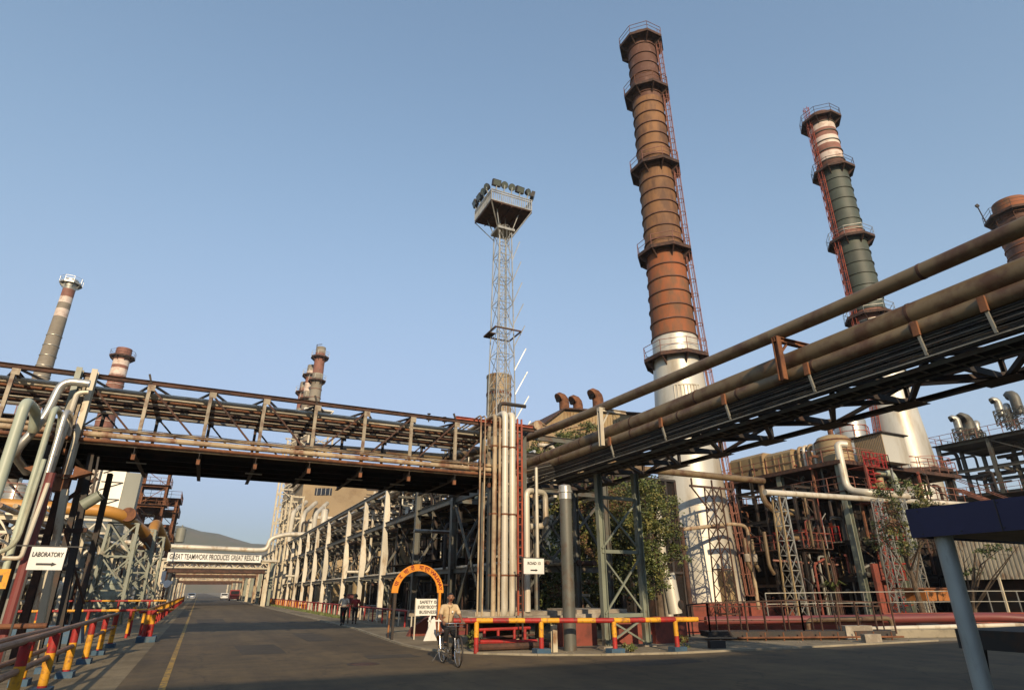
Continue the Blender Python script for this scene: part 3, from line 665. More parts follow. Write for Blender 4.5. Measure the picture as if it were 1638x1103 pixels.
for k, (x, y, r, m_, l) in enumerate([(10.9, 22.0, .09, 'cream_steel', 'slim cream pipe upright behind the road sign'), (11.3, 22.2, .07, 'rust_cream', 'slim rusty cream upright right of the road sign'),
                                      (11.75, 22.0, .1, 'grey_steel', 'slim dark grey upright left of the thick capped pipe'), (12.15, 20.2, .13, 'grey_steel', 'short dark grey column between capped pipe and trestle leg')]):
    pipe([(x, y, 0), (x, y, (6.4, 6.3, 5.6, 1.3)[k])], r, m_, l)
# road 13 sign and its short post
r_ = thing('direction_sign', 'white ROAD 13 sign with black arrow beside the riser pipes', 'sign', (10, 19.3, 2))
p0 = at(838, 917, Y=19.3); p1 = at(870, 893, Y=19.3)
MB().box(p0.x, 19.3, p0.z, p1.x, 19.32, p1.z).build('panel', 'sign_white', r_, False)
cx = (p0.x + p1.x) / 2; text('ROAD 13', .13, (cx, 19.29, p1.z - .16), FACE_S, 'sign_black', r_, width=.5)
b = MB(); b.box(cx - .14, 19.286, p0.z + .1, cx + .06, 19.296, p0.z + .14); b.prism([(cx + .06, 19.286, p0.z + .08), (cx + .14, 19.286, p0.z + .12), (cx + .06, 19.286, p0.z + .16)], (0, .01, 0)); b.build('arrow', 'sign_black', r_, False)
b = MB(); b.beam((p0.x - .04, 19.34, .3), (p0.x - .04, 19.34, p1.z + .05), .045); b.beam((p0.x - .1, 19.34, p1.z + .02), (p1.x + .05, 19.34, p1.z + .02), .03); b.build('post', 'dark_steel', r_, False)
for (u, v, h, m_, l) in ((887, 1042, .78, 'cream_steel', 'short pale channel stump between barrier posts'), (866, 1046, 0, '', '')):
    if h: p = at(u, v, Z=0); tag(MB().ibeam((p.x, p.y, 0), (p.x, p.y, h), .16, .14, .02, up=(0, 1, 0)).build('stump', m_, smooth=False), l, 'post')
# concrete slab cover and walls behind the barrier
b = MB(); b.box(8.2, 20.25, .84, 12.4, 23.2, .98); b.box(8.6, 20.6, .98, 12.0, 23.4, 1.12)
tag(b.build('concrete_slab', 'concrete', smooth=False), 'stepped pale concrete slab under the riser pipes', 'slab')
b = MB(); b.box(12.6, 20.6, .84, 15.6, 23.2, 1.0); b.box(12.9, 21, 1.0, 15.2, 23.3, 1.14)
tag(b.build('concrete_slab', 'concrete', smooth=False), 'stepped pale concrete slab behind the braced green trestle', 'slab')
b = MB(); b.box(11.6, 20.0, 0, 13.1, 20.25, .86)
tag(b.build('low_wall', 'red_wall', smooth=False), 'low red wall section left of the braced trestle leg', 'wall')
b = MB(); b.box(14.0, 19.9, 0, 15.35, 20.15, .86); b.box(15.4, 19.6, 0, 16.9, 19.8, .75)
tag(b.build('low_wall', 'red_wall', smooth=False), 'low red painted wall right of the braced trestle', 'wall')
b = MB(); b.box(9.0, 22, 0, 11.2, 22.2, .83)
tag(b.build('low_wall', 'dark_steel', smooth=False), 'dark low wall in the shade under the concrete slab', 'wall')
r_ = thing('pipe_manifold', 'small red pipe manifold on legs under the concrete slab', 'manifold', (9.6, 20.2, 0))
b = MB()
for x in (8.7, 9.2, 9.8, 10.2): b.tube([(x, 20.0, 0), (x, 20.0, .62)], .05, 8)
b.tube([(8.5, 20.0, .6), (10.4, 20.0, .62)], .05, 8); b.tube([(8.5, 19.9, .25), (10.6, 19.9, .2)], .07, 8); b.build('pipes', 'red_paint', r_)
b = MB(); b.tube([(8.3, 19.6, .12), (11, 19.4, .12)], .1, 8); b.tube([(8.6, 19.9, .35), (10.6, 20.1, .4)], .04, 8); b.build('lower_pipes', 'rust_dark', r_)

# ================================================================== LONG RACK BESIDE THE ROAD
RC = [24.7, 29.4, 35.5, 43.0, 49.5, 56.0, 66, 73, 80, 87, 94, 101, 108, 115, 122, 130, 138, 146]
XR0, XR1, XR2 = 11.0, 17.0, 21.5
RZ = (2.7, 6.1, 8.6)
o = thing('pipe_rack', 'long white steel pipe rack with flared columns receding beside the road', 'pipe rack', (14, 85, 0))
for i, y in enumerate(RC):
    front = y > 40
    if front:
        x = XR0
        w = 'white_steel'
        b = MB(); b.prism([(x - .12, y, 0), (x + .2, y, 0), (x + .22, y, 2.3), (x + .34, y, 3.8), (x + .34, y, 4.2), (x + .14, y, 5.95), (x - .12, y, 5.95)], (0, .22, 0))
        b.box(x - .12, y - .05, 5.95, x + .12, y + .25, 6.35)
        b.prism([(x - .12, y, 6.35), (x + .27, y, 6.35), (x + .27, y, 7.0), (x + .12, y, 8.45), (x - .12, y, 8.45)], (0, .22, 0))
        b.build('column', w, o, False)
    else:
        MB().ibeam((XR0, y, 0), (XR0, y, 8.45), .3, .32, .03, up=(1, 0, 0)).build('column', 'grey_steel', o, False)
    MB().ibeam((XR1, y, 0), (XR1, y, 8.45), .25, .28, .03, up=(1, 0, 0)).build('rear_column', 'cream_steel' if front else 'grey_steel', o, False)
    for z in RZ: MB().ibeam((XR0, y + .11, z), (XR1, y + .11, z), .16, .26).build('cross_beam', 'grey_steel', o, False)
    MB().beam((XR0 + .2, y + .15, 3.2), (XR0 + 1.8, y + .15, 5.9), .12).build('knee_brace', 'grey_steel', o, False); MB().beam((XR1 - .1, y + .15, 3.2), (XR1 - 1.8, y + .15, 5.9), .12).build('knee_brace', 'grey_steel', o, False)
for i in range(len(RC) - 1):
    for xx, z in ((XR0 + .02, 2.7), (XR0 + .02, 6.1), (XR0 + .02, 8.6), (XR1, 6.1), (XR1, 8.6)):
        MB().ibeam((xx, RC[i], z), (xx, RC[i + 1], z), .14, .3 if z > 3 else .2).build('longitudinal_beam', 'grey_steel', o, False)
b = MB(); b.beam((11, 24.8, .3), (11, 29.3, 5.9), .1); b.beam((11, 29.3, .3), (11, 24.8, 5.9), .1); b.beam((11.1, 24.7, .3), (16.9, 24.7, 5.9), .1); b.beam((16.9, 24.75, .3), (11.1, 24.75, 5.9), .1)
b.build('cross_bracing', 'grey_steel', o, False)
rnd = random.Random(3)
GR = 'pipes lying lengthwise on the long rack'
for k in range(9):
    x = 11.6 + .62 * k; r = rnd.choice([.09, .13, .17, .2]); z = 6.1 + .14 + r
    pipe([(x, rnd.choice([24, 26, 31]), z), (x, rnd.uniform(90, 150), z)], r, rnd.choice(['pipe_cream', 'rust_cream', 'silver', 'grey_steel', 'rust_dark']), 'long straight pipe lying lengthwise on a tier of the long white rack', GR, 'rack_pipe')
for k in range(8):
    x = 11.7 + .66 * k; r = rnd.choice([.1, .14, .2, .24]); z = 8.6 + .14 + r
    pipe([(x, rnd.choice([24, 36, 44]), z), (x, rnd.uniform(90, 150), z)], r, rnd.choice(['pipe_cream', 'silver', 'grey_steel', 'rust_cream']), 'long straight pipe lying lengthwise on a tier of the long white rack', GR, 'rack_pipe')
for k in range(6):
    x = 11.8 + .8 * k; r = rnd.choice([.08, .12]); z = 2.84 + r
    pipe([(x, 24, z), (x, 148, z)], r, rnd.choice(['rust_dark', 'grey_steel', 'pipe_cream']), 'long straight pipe lying lengthwise on a tier of the long white rack', GR, 'rack_pipe')
# upright pipes, drums and vessels inside and behind the rack
GU = 'upright pipes tangled inside the long rack'
for k in range(95):
    y = rnd.uniform(25, 112); x = rnd.uniform(11.5, 20)
    z0 = rnd.choice([0, 0, 2.8, 6.2]); z1 = z0 + rnd.uniform(2.0, 5.2); r = rnd.choice([.05, .07, .1, .14])
    dx = rnd.choice([-1, 1]) * rnd.uniform(.5, 1.8); dy = rnd.choice([-1, 1]) * rnd.uniform(.5, 2)
    pts = [(x, y, z0), (x, y, z1), (x + dx, y, z1)] if k % 3 else [(x + dx, y, z0 + .4), (x, y, z0 + .4), (x, y, z1), (x, y + dy, z1)]
    pipe(pts, r, rnd.choice(['pipe_cream', 'silver', 'rust_cream', 'grey_steel', 'dark_steel', 'white_steel', 'shade_black']), 'upright bent pipe tangled among the equipment inside the long white rack', GU, 'upright_pipe', n=8)
for k in range(70):
    y = rnd.uniform(25, 47); x = rnd.uniform(11.4, 15.5)
    z0 = rnd.choice([0, 0, 2.8, 4.2, 6.2, 7]); z1 = z0 + rnd.uniform(1.0, 3.6); r = rnd.choice([.03, .045, .06, .09])
    dx = rnd.choice([-1, 1]) * rnd.uniform(.4, 2.2); dy = rnd.choice([-1, 1]) * rnd.uniform(.5, 3)
    pts = [(x, y, z0), (x, y, z1), (x + dx, y, z1)] if k % 2 else [(x + dx, y, z0 + .4), (x, y, z0 + .4), (x, y, z1), (x, y + dy, z1)]
    pipe(pts, r, rnd.choice(['pipe_cream', 'galv', 'grey_steel', 'dark_steel', 'dark_steel', 'shade_black', 'rust_dark']), 'upright bent pipe tangled among the equipment inside the long white rack', GU, 'upright_pipe', n=6)
def vessel(x, y, z, r, h, m_, label, group=None, legs=True, name='vessel', cap='dome'):
    q = thing(name, label, 'vessel', (x, y, z), group)
    b = MB(); z1 = .7 if legs else 0
    prof = [(r * .3, z1 - .25 if legs else z1), (r * .8, z1 - .1 if legs else z1), (r, z1 + .1)] + [(r, z1 + h)] + [(r * .92, z1 + h + r * .25), (r * .6, z1 + h + r * .45), (.02, z1 + h + r * .52)]
    b.lathe((x, y, z), prof, 22)
    b.build('shell', m_, q)
    b = MB()
    for zz in (z1 + .1, z1 + h * .5, z1 + h): b.tube([(x, y, z + zz - .03), (x, y, z + zz + .03)], r * 1.03, 22)
    b.tube([(x, y, z + z1 + h), (x, y, z + z1 + h + r * .52 + .35)], r * .14, 8); b.tube([(x - r * .9, y, z + z1 + h * .8), (x - r * 1.35, y, z + z1 + h * .8)], r * .13, 8)
    b.build('nozzles', m_, q)
    if legs:
        for a in range(3):
            q2 = a * 2.1 + .4; MB().beam((x + r * .8 * math.cos(q2), y + r * .8 * math.sin(q2), z), (x + r * .8 * math.cos(q2), y + r * .8 * math.sin(q2), z + z1 + .2), .1).build('leg', 'grey_steel', q, False)
    return q
GV = 'upright vessels standing inside the long rack'
for k in range(22):
    y = 27 + k * 4.0 + rnd.uniform(-1, 1); x = rnd.uniform(13, 20); r = rnd.uniform(.45, 1.0)
    vessel(x, y, rnd.choice([0, 0, 2.85, 6.25]), r, rnd.uniform(1.8, 3.6), rnd.choice(['tank_grey', 'dark_steel', 'green_grey', 'silver', 'shade_black', 'tan_clad']), 'upright round vessel standing among the pipes of the long rack', GV)
vessel(15.4, 43.5, 8.7, .75, 2.4, 'tank_grey', 'grey vertical drum high on the rack left of the arch', legs=False)
vessel(13.2, 30.5, 6.3, .6, 1.8, 'green_grey', 'green grey drum high in the dark rack beside the risers', legs=False)
for k, (u, v, h, r) in enumerate([(447, 860, 6.0, .55), (462, 855, 7, .65), (475, 850, 7.5, .5), (487, 845, 8.5, .7), (497, 842, 6, .6), (512, 835, 7, .5)]):
    p = at(u, v, X=14.5)
    vessel(14.5 + .5 * (k % 2), p.y, 8.7, r, h * .62, 'white_steel', ['pale column drum above the far rack, ' + w for w in ('first from the left', 'second from the left', 'third from the left', 'fourth from the left', 'fifth from the left', 'last on the right')][k], legs=False)
# dark ribbed equipment blocks, added to make the rack and plant interiors dark
def block(name, label, x0, y0, z0, x1, y1, z1, m_, m2, cat='machine', nrib=6, group=None):
    q = thing(name, label, cat, ((x0 + x1) / 2, (y0 + y1) / 2, z0), group)
    MB().box(x0, y0, z0, x1, y1, z1).build('casing', m_, q, False)
    b = MB()
    for i in range(nrib + 1):
        y = y0 + (y1 - y0) * i / nrib; b.box(x0 - .1, y - .08, z0, x0 - .003, y + .08, z1)
        x = x0 + (x1 - x0) * i / nrib; b.box(x - .08, y0 - .1, z0, x + .08, y0 - .003, z1)
    for z in (z0 + (z1 - z0) * .33, z0 + (z1 - z0) * .66, z1 - .12):
        b.box(x0 - .14, y0 - .14, z, x0 - .1, y1, z + .14); b.box(x0 - .1, y0 - .14, z, x1, y0 - .1, z + .14)
    b.build('ribs', m2, q, False)
    return q
for k, y in enumerate((30, 44, 58, 72, 86)):
    block('dark_block', 'dark ribbed block added behind the long rack to darken its interior', 21.5, y, 0, 26, y + 11, 8.3, 'shade_black', 'dark_steel', 'machine house', 6, 'dark blocks added behind the long rack')
# white window like grating panels and beams above the rack
GP = 'pale louvre strips high in the near rack'
rn = random.Random(12)
for k in range(14):
    z = 6.9 + .52 * (k % 7); x0, y0 = (11.8, 47.0 + .4 * (k % 3)) if k < 7 else (11.6, 52.6 + .4 * (k % 3))
    q = thing('louvre_strip', 'pale broken louvre strip seen between the beams high in the near rack', 'louvre', (x0, y0, z), GP)
    b = MB(); b.beam((x0, y0, z), (20.5, y0, z), .06, .08); b.beam((x0, y0, z + .4), (20.5, y0, z + .4), .06, .08)
    b.build('rails', 'dark_steel', q, False)
    b = MB(); x = x0
    while x < 20.2:
        w = rn.choice([.12, .2, .35, .6])
        if rn.random() < .7: b.box(x, y0 - .02, z + .04, x + w, y0 + .01, z + .3 + .06 * rn.random())
        x += w + rn.choice([.08, .15, .4])
    b.build('slats', 'white_steel', q, False)
# steel frames rising behind the near rack
def steel_frame(name, label, xs, ys, zs, m_, cat='steel frame', sec=.22, floors=(), fm='dark_steel', brace=True, rail=None, group=None):
    q = thing(name, label, cat, (xs[0], ys[0], 0), group)
    for x in xs:
        for y in ys: MB().ibeam((x, y, zs[0]), (x, y, zs[-1]), sec, sec, up=(1, 0, 0)).build('column', m_, q, False)
    for z in zs[1:]:
        b = MB()
        for y in ys:
            for a, c in zip(xs, xs[1:]): b.ibeam((a, y, z - .12), (c, y, z - .12), sec * .7, sec)
        for x in xs:
            for a, c in zip(ys, ys[1:]): b.ibeam((x, a, z - .12), (x, c, z - .12), sec * .7, sec)
        b.build('floor_beams', m_, q, False)
    if brace:
        b = MB()
        for i in range(len(zs) - 1):
            for y in (ys[0],):
                for j, (a, c) in enumerate(zip(xs, xs[1:])):
                    if (i + j) % 2 == 0: b.beam((a, y, zs[i]), (c, y, zs[i + 1] - .2), .09)
                    else: b.beam((c, y, zs[i]), (a, y, zs[i + 1] - .2), .09)
            for j, (a, c) in enumerate(zip(ys, ys[1:])):
                if (i + j) % 2: b.beam((xs[0], a, zs[i]), (xs[0], c, zs[i + 1] - .2), .09)
        b.build('bracing', m_, q, False)
    for z in floors:
        MB().box(xs[0] - .5, ys[0] - .5, z, xs[-1] + .5, ys[-1] + .5, z + .06).build('floor', fm, q, False)
        if rail:
            b = MB(); railing(b, [(xs[0] - .5, ys[0] - .5, z + .06), (xs[-1] + .5, ys[0] - .5, z + .06), (xs[-1] + .5, ys[-1] + .5, z + .06), (xs[0] - .5, ys[-1] + .5, z + .06)], 1.05, 1.3, .05, True)
            b.build('handrail', rail, q, False)
    return q
steel_frame('process_structure', 'dark two storey steel frame behind the walkway arch', [12.3, 15.3, 18.3], [32, 36, 40, 44], [0, 3.4, 6.6, 9.6], 'dark_steel', floors=(3.4, 6.6), fm='shade_black')

# ================================================================== CHIMNEYS
def octa(b, c, r0, r1, z0, z1, n=8, mi=0, a0=math.pi / 8):
    cx, cy = c
    vs = []
    for z in (z0, z1):
        for r in (r0, r1):
            for k in range(n):
                q = a0 + 2 * math.pi * k / n; vs.append((cx + r * math.cos(q), cy + r * math.sin(q), z))
    f = []
    for k in range(n):
        j = (k + 1) % n
        f += [(k, n + k, n + j, j)[::-1], (2 * n + k, 3 * n + k, 3 * n + j, 2 * n + j), (n + k, 3 * n + k, 3 * n + j, n + j)[::-1], (k, j, 2 * n + j, 2 * n + k)[::-1]]
    return b.add(vs, f, mi)
def chimney(name, label, x, y, secs, plats, ladder_az, ladder_m, z0=0.0, ring=1.9, ring_rng=None, mats=None, ladder_rng=None, n=36, rail_m='rust_dark', plat_m='rust_dark', detail=True):
    """secs: list of (z, radius, material key of the band ABOVE this z)"""
    q = thing(name, label, 'chimney', (x, y, z0))
    def rad(z):
        for (a, ra, _), (c, rc, _) in zip(secs, secs[1:]):
            if a <= z <= c: return ra + (rc - ra) * (z - a) / (c - a)
        return secs[-1][1]
    keys = []
    for s_ in secs:
        if s_[2] not in keys: keys.append(s_[2])
    b = MB(); prof = []
    for (a, ra, m_), (c, rc, _) in zip(secs, secs[1:]):
        prof += [(ra, a, keys.index(m_)), (rc, c - .001, keys.index(m_))]
    prof += [(secs[-1][1] * .86, secs[-1][0], 0), (secs[-1][1] * .84, secs[-1][0] - 1.5, 0)]
    # lathe with materials taken from the lower ring of each band
    b.lathe((x, y, 0), prof, n, cap=False)
    b.build('shaft', keys, q, ang=60)
    if detail:
        b = MB(); z = ring_rng[0] if ring_rng else secs[0][0]
        zt = ring_rng[1] if ring_rng else secs[-1][0]
        while z <= zt:
            r = rad(z); b.lathe((x, y, z), [(r * .99, -.05), (r + .11, -.05), (r + .11, .05), (r * .99, .05)], n, cap=False); z += ring
        b.build('stiffener_rings', mats or keys[-1], q, ang=40)
    for pz in plats:
        pz, pr_, pm = pz
        r = rad(pz); pl = MB(); octa(pl, (x, y), r, pr_, pz, pz + .12); 
        octa(pl, (x, y), pr_ - .06, pr_, pz - .22, pz)
        if detail:
            for k in range(8):
                a = math.pi / 8 + k * math.pi / 4; c_, s_ = math.cos(a), math.sin(a)
                pl.prism([(x + r * c_, y + r * s_, pz), (x + pr_ * .98 * c_, y + pr_ * .98 * s_, pz), (x + pr_ * .98 * c_, y + pr_ * .98 * s_, pz - .22), (x + r * c_, y + r * s_, pz - 1.0)], (-.08 * s_, .08 * c_, 0))
        po = pl.build('platform', plat_m, q, False)
        rb_ = MB(); pts = [(x + pr_ * .98 * math.cos(math.pi / 8 + k * math.pi / 4), y + pr_ * .98 * math.sin(math.pi / 8 + k * math.pi / 4), pz + .12) for k in range(8)]
        railing(rb_, pts, 1.1, 1.9, .045, True); rb_.build('handrail', pm, po, False)
    if ladder_m:
        za, zb = ladder_rng or (secs[0][0] + 1, secs[-1][0] + .8)
        b = MB(); N = 24
        a = ladder_az; ca, sa = math.cos(a), math.sin(a)
        def L(z, off, side): off *= .75; r = rad(min(z, secs[-1][0])) + off; return V((x + r * ca - side * sa, y + r * sa + side * ca, z))
        for i in range(N):
            u, w = za + (zb - za) * i / N, za + (zb - za) * (i + 1) / N
            for sd in (-.28, .28): b.beam(L(u, .28, sd), L(w, .28, sd), .07)
            for sd in (-.36, 0, .36): b.beam(L(u, .95 if sd == 0 else .75, sd), L(w, .95 if sd == 0 else .75, sd), .045)
        z = za
        while z < zb:
            b.beam(L(z, .28, -.28), L(z, .28, .28), .04); z += .45
        z = za
        while z < zb:
            P_ = [L(z, .28, -.28), L(z, .75, -.38), L(z, .98, 0), L(z, .75, .38), L(z, .28, .28)]
            for c, d in zip(P_, P_[1:]): b.beam(c, d, .05)
            b.beam(L(z, 0, 0), L(z, .28, 0), .05); z += 1.5
        b.build('caged_ladder', ladder_m, q, False)
    return q
C1 = (35.25, 38.6)
view1 = math.atan2(-C1[1], -C1[0])
c1 = chimney('chimney', 'tallest rusty brown chimney with silver clad base in the centre right', *C1,
    [(1.0, 3.05, 'clad_white'), (10.5, 2.6, 'clad_white'), (20.6, 2.13, 'clad_white'), (20.7, 2.1, 'clad_white'), (23.0, 2.0, 'stack_rust_deep'), (31.5, 1.80, 'stack_rust'), (45, 1.66, 'stack_rust'), (50.8, 1.62, 'stack_brown'), (59.8, 1.52, 'stack_brown'), (60.6, 1.5, 'stack_brown')],
    [(59.4, 2.55, 'rust'), (52.0, 2.55, 'rust'), (41.8, 2.65, 'ladder_pink'), (31.8, 2.7, 'ladder_pink'), (20.9, 3.0, 'ladder_pink')], view1 + R(76), 'ladder_pink',
    ring_rng=(23.0, 58.6), ring=1.42, ladder_rng=(1.5, 60.8))
b = MB(); r = 2.42
for k in range(9):
    a = view1 + R(-12 + 7 * k)
    b.beam((C1[0] + 2.28 * math.cos(a), C1[1] + 2.28 * math.sin(a), 16.2), (C1[0] + 2.28 * math.cos(a), C1[1] + 2.28 * math.sin(a), 18.0), .09)
for z in (16.2, 18.0):
    b.tube([(C1[0] + 2.28 * math.cos(view1 + R(-12 + 3.5 * k)), C1[1] + 2.28 * math.sin(view1 + R(-12 + 3.5 * k)), z) for k in range(17)], .05, 6)
b.build('louvre_frame', 'pipe_cream', c1, False)
b = MB(); b.add([(C1[0] + (2.235) * math.cos(view1 + R(-12 + 56 * k / 12)), C1[1] + 2.235 * math.sin(view1 + R(-12 + 56 * k / 12)), z) for z in (16.25, 17.95) for k in range(13)], [(k, k + 1, 14 + k, 13 + k) for k in range(12)])
b.build('louvre', 'rust_dark', c1)
b = MB(); a = view1 + R(35)
b.box(C1[0] + 2.9 * math.cos(a) - .6, C1[1] + 2.9 * math.sin(a) - .4, 1.0, C1[0] + 2.9 * math.cos(a) + .6, C1[1] + 2.9 * math.sin(a) + .4, 3.2); b.build('inlet_box', 'tan_clad', c1, False)
b = MB()
for z in (3.2, 5.6, 8.0, 10.4, 12.8, 15.2):
    r = 3.05 - (z - 1) * .0474; b.lathe((*C1, z), [(r * .995, -.03), (r + .025, -.03), (r + .025, .03), (r * .995, .03)], 40, cap=False)
b.build('cladding_seams', 'clad_white', c1)
C2 = (66.0, 39.0); view2 = math.atan2(-C2[1], -C2[0])
c2 = chimney('chimney', 'green banded chimney with red and white top and orange ladder at right', *C2,
    [(0, 3.1, 'clad_white'), (13, 2.75, 'clad_white'), (21.4, 2.2, 'clad_white'), (31.0, 1.85, 'stack_red'), (32.4, 1.83, 'stack_green'), (41.5, 1.75, 'stack_green'), (42.6, 1.72, 'stack_red'), (43.4, 1.7, 'stack_green'), (52.6, 1.66, 'stack_brown'), (54.0, 1.64, 'stack_white'), (55.3, 1.63, 'stack_red'), (56.6, 1.62, 'stack_white'), (57.9, 1.61, 'stack_red'), (59.2, 1.6, 'stack_white'), (60.2, 1.58, 'stack_red'), (61.0, 1.56, 'stack_white'), (61.5, 1.55, 'stack_brown'), (62.1, 1.5, 'stack_brown')],
    [(61.0, 2.6, 'rust_dark'), (52.6, 2.6, 'rust_dark'), (42.0, 2.7, 'galv'), (31.6, 2.75, 'galv'), (13.3, 3.9, 'ladder_red')], view2 - R(42), 'ladder_red',
    ring_rng=(23, 60.5), ring=1.55, ladder_rng=(12, 63.3), mats='stack_green')
C3 = at(1612, 322, X=95); z3 = C3.z - .3; 
c3 = chimney('chimney', 'short rust red stack with ragged platform at the right edge', C3.x, C3.y,
    [(6, 2.7, 'stack_brown'), (z3 - 7, 2.25, 'stack_rust_deep'), (z3 - 4.2, 2.15, 'stack_brown'), (z3 - 1.9, 2.1, 'stack_rust_deep'), (z3, 2.0, 'stack_rust_deep')],
    [(z3 - 2.3, 3.4, 'dark_steel'), (z3 - 4.0, 2.9, 'rust')], 0, None, ring=1.2, ring_rng=(z3 - 10, z3 - .4))
b = MB()
for a in (2.2, 5.4, .6): b.beam((C3.x + 3.2 * math.cos(a), C3.y + 3.2 * math.sin(a), z3 - 2.2), (C3.x + 3.5 * math.cos(a), C3.y + 3.5 * math.sin(a), z3 + .6), .12); b.beam((C3.x + 3.4 * math.cos(a), C3.y + 3.4 * math.sin(a), z3 + .5), (C3.x + 3.6 * math.cos(a), C3.y + 3.6 * math.sin(a), z3 + .9), .35)
b.build('beacon_posts', 'dark_steel', c3, False)
c4 = chimney('chimney', 'hazy tall slender chimney with white bands at far left', -35.2, 141,
    [(0, 1.8, 'stack_grey'), (44, 1.4, 'stack_grey'), (54.0, 1.2, 'stack_white'), (55.8, 1.18, 'stack_grey'), (57.2, 1.15, 'stack_white'), (58.6, 1.12, 'stack_red'), (60.4, 1.12, 'galv'), (61.2, 1.4, 'galv'), (62.6, 1.35, 'galv')],
    [(61.8, 2.1, 'galv')], 0, None, ring=2.2, ring_rng=(8, 52), n=24, plat_m='galv')
c5 = chimney('chimney', 'stubby red and white banded stack behind the left bridge', -23.2, 144,
    [(0, 2.2, 'stack_grey'), (30, 1.75, 'stack_red'), (44.2, 1.55, 'stack_white'), (45.6, 1.55, 'stack_red'), (46.3, 1.55, 'stack_white'), (47.5, 1.55, 'stack_red'), (48.0, 1.55, 'stack_white'), (48.6, 1.55, 'stack_red'), (50.2, 1.5, 'stack_red')],
    [(48.3, 2.5, 'rust_dark')], 0, None, ring=2.0, ring_rng=(8, 44), n=24)
# trio of stacks
for k, (u, vt, lab, r) in enumerate([(514, 556, 'tallest of three grouped stacks left of centre', 1.25), (500, 585, 'middle of three grouped stacks, with white bands', 1.25), (488, 612, 'shortest, leftmost of three grouped stacks', 1.2)]):
    p = at(u, vt, Y=135 + 4 * k); h = p.z
    chimney('chimney', lab, p.x, p.y, [(0, r * 1.15, 'stack_grey'), (h - 11, r, 'stack_grey'), (h - 6.5, r * .95, 'stack_white' if k == 1 else 'stack_red'), (h - 4.5, r * .93, 'stack_red'), (h - 3, r * .93, 'stack_white' if k == 1 else 'stack_red'), (h - 1.4, r * .9, 'stack_grey'), (h, r * .85, 'stack_grey')],
            [(h - 2.5, r * 1.65, 'galv'), (h - 8.2, r * 1.6, 'galv')], 0, None, ring=2, ring_rng=(10, h - 8), n=18)
tr = thing('davit', 'small hooked davit on top of the tallest grouped stack', 'davit', (16, 135, 54)); p = at(513, 552, Y=135)
MB().tube([(p.x - .8, p.y, p.z - 3), (p.x - .8, p.y, p.z), (p.x + .3, p.y, p.z + .3)], .1, 6).build('arm', 'dark_steel', tr)
q = thing('lattice_tower', 'pale braced steel tower standing around the feet of the three grouped stacks', 'tower', (18, 133, 0))
xs_, ys_ = (11.5, 15.5, 20.5), (131, 138)
for x in xs_:
    for y in ys_: MB().beam((x, y, 0), (x, y, 37 if x > 12 else 31), .35).build('leg', 'cream_steel', q, False)
for i in range(12):
    z = 3 * i; b = MB()
    for y in ys_:
        for a, c in zip(xs_, xs_[1:]):
            b.beam((a, y, z + 3), (c, y, z + 3), .22)
            if i < 11: b.beam((a, y, z), (c, y, z + 3), .14); b.beam((c, y, z), (a, y, z + 3), .14)
    b.build('bracing', 'cream_steel', q, False)
b = MB(); p = at(512, 632, Y=131); b.box(p.x - 3, 130, 38, p.x + 3.2, 139, 38.3)
for sx in (-3, 3): b.beam((p.x + sx, 130, 38), (p.x, 130, 34), .2)
b.build('top_platform', 'galv', q, False)

# ================================================================== FLOODLIGHT TOWER
lx0, ly0, lx1, ly1, lz = 14.7, 33.75, 18.05, 36.95, 28.7
lcx, lcy = (lx0 + lx1) / 2, (ly0 + ly1) / 2
T = thing('floodlight_tower', 'slender lattice mast with a square floodlight platform in the centre', 'light tower', (lcx, lcy, 0))
def TP(k, z):
    w = (1.75 - .75 * min(1, z / 27)) / 2; c = [(-1, -1), (1, -1), (1, 1), (-1, 1)][k]; return V((lcx + c[0] * w, lcy + c[1] * w, z))
for k in range(4): MB().beam(TP(k, 0), TP(k, 27.2), .065).build('leg', 'galv', T, False)
b = MB(); zz = [0, 2.6, 5.2, 7.8, 10.2, 12.6, 14.8, 17, 19, 21, 23, 25, 27.1]
for z0_, z1_ in zip(zz, zz[1:]):
    for k in range(4):
        j = (k + 1) % 4; b.beam(TP(k, z0_), TP(j, z1_), .034); b.beam(TP(k, z1_), TP(j, z1_), .034)
        if k % 2 == 0: b.beam(TP(j, z0_), TP(k, z1_), .03)
b.build('bracing', 'galv', T, False)
b = MB()
for i in range(9):
    z = 10.6 + 1.75 * i; p = TP(1, z); e = V((.95, -.25, 0)) * (1 - .05 * i)
    b.beam(p, p + e + V((0, 0, 1.7)), .055)
b.build('outrigger_rods', 'galv', T, False)
b = MB(); a = lcx + .1
for x in (lcx - .22, lcx + .22): b.beam((x, lcy, 0), (x, lcy, lz), .05)
for i in range(90): b.beam((lcx - .22, lcy, .3 + i * .31), (lcx + .22, lcy, .3 + i * .31), .025)
for i in range(18):
    c_ = (lcx, lcy - .35, 2 + 1.5 * i); b.lathe(c_, [(.36, -.012), (.38, -.012), (.38, .012), (.36, .012)], 10, cap=False)
for k in range(5):
    q2 = math.pi + k * math.pi / 4; b.beam((lcx + .39 * math.cos(q2), lcy - .35 + .39 * math.sin(q2), 2), (lcx + .39 * math.cos(q2), lcy - .35 + .39 * math.sin(q2), 27.5), .018)
b.build('caged_ladder', 'galv', T, False)
b = MB(); z = 18.7
for x0, y0, x1, y1 in ((lcx - 1.0, lcy - 1.05, lcx + 1.0, lcy - 1.05), (lcx + 1.0, lcy - 1.05, lcx + 1.0, lcy + .95), (lcx + 1.0, lcy + .95, lcx - 1.0, lcy + .95), (lcx - 1.0, lcy + .95, lcx - 1.0, lcy - 1.05)): b.beam((x0, y0, z), (x1, y1, z), .07, .1)
b.box(lcx - .95, lcy + .1, z, lcx - .45, lcy + 1.1, z + .05)
b.build('rest_platform', 'rust_dark', T, False)
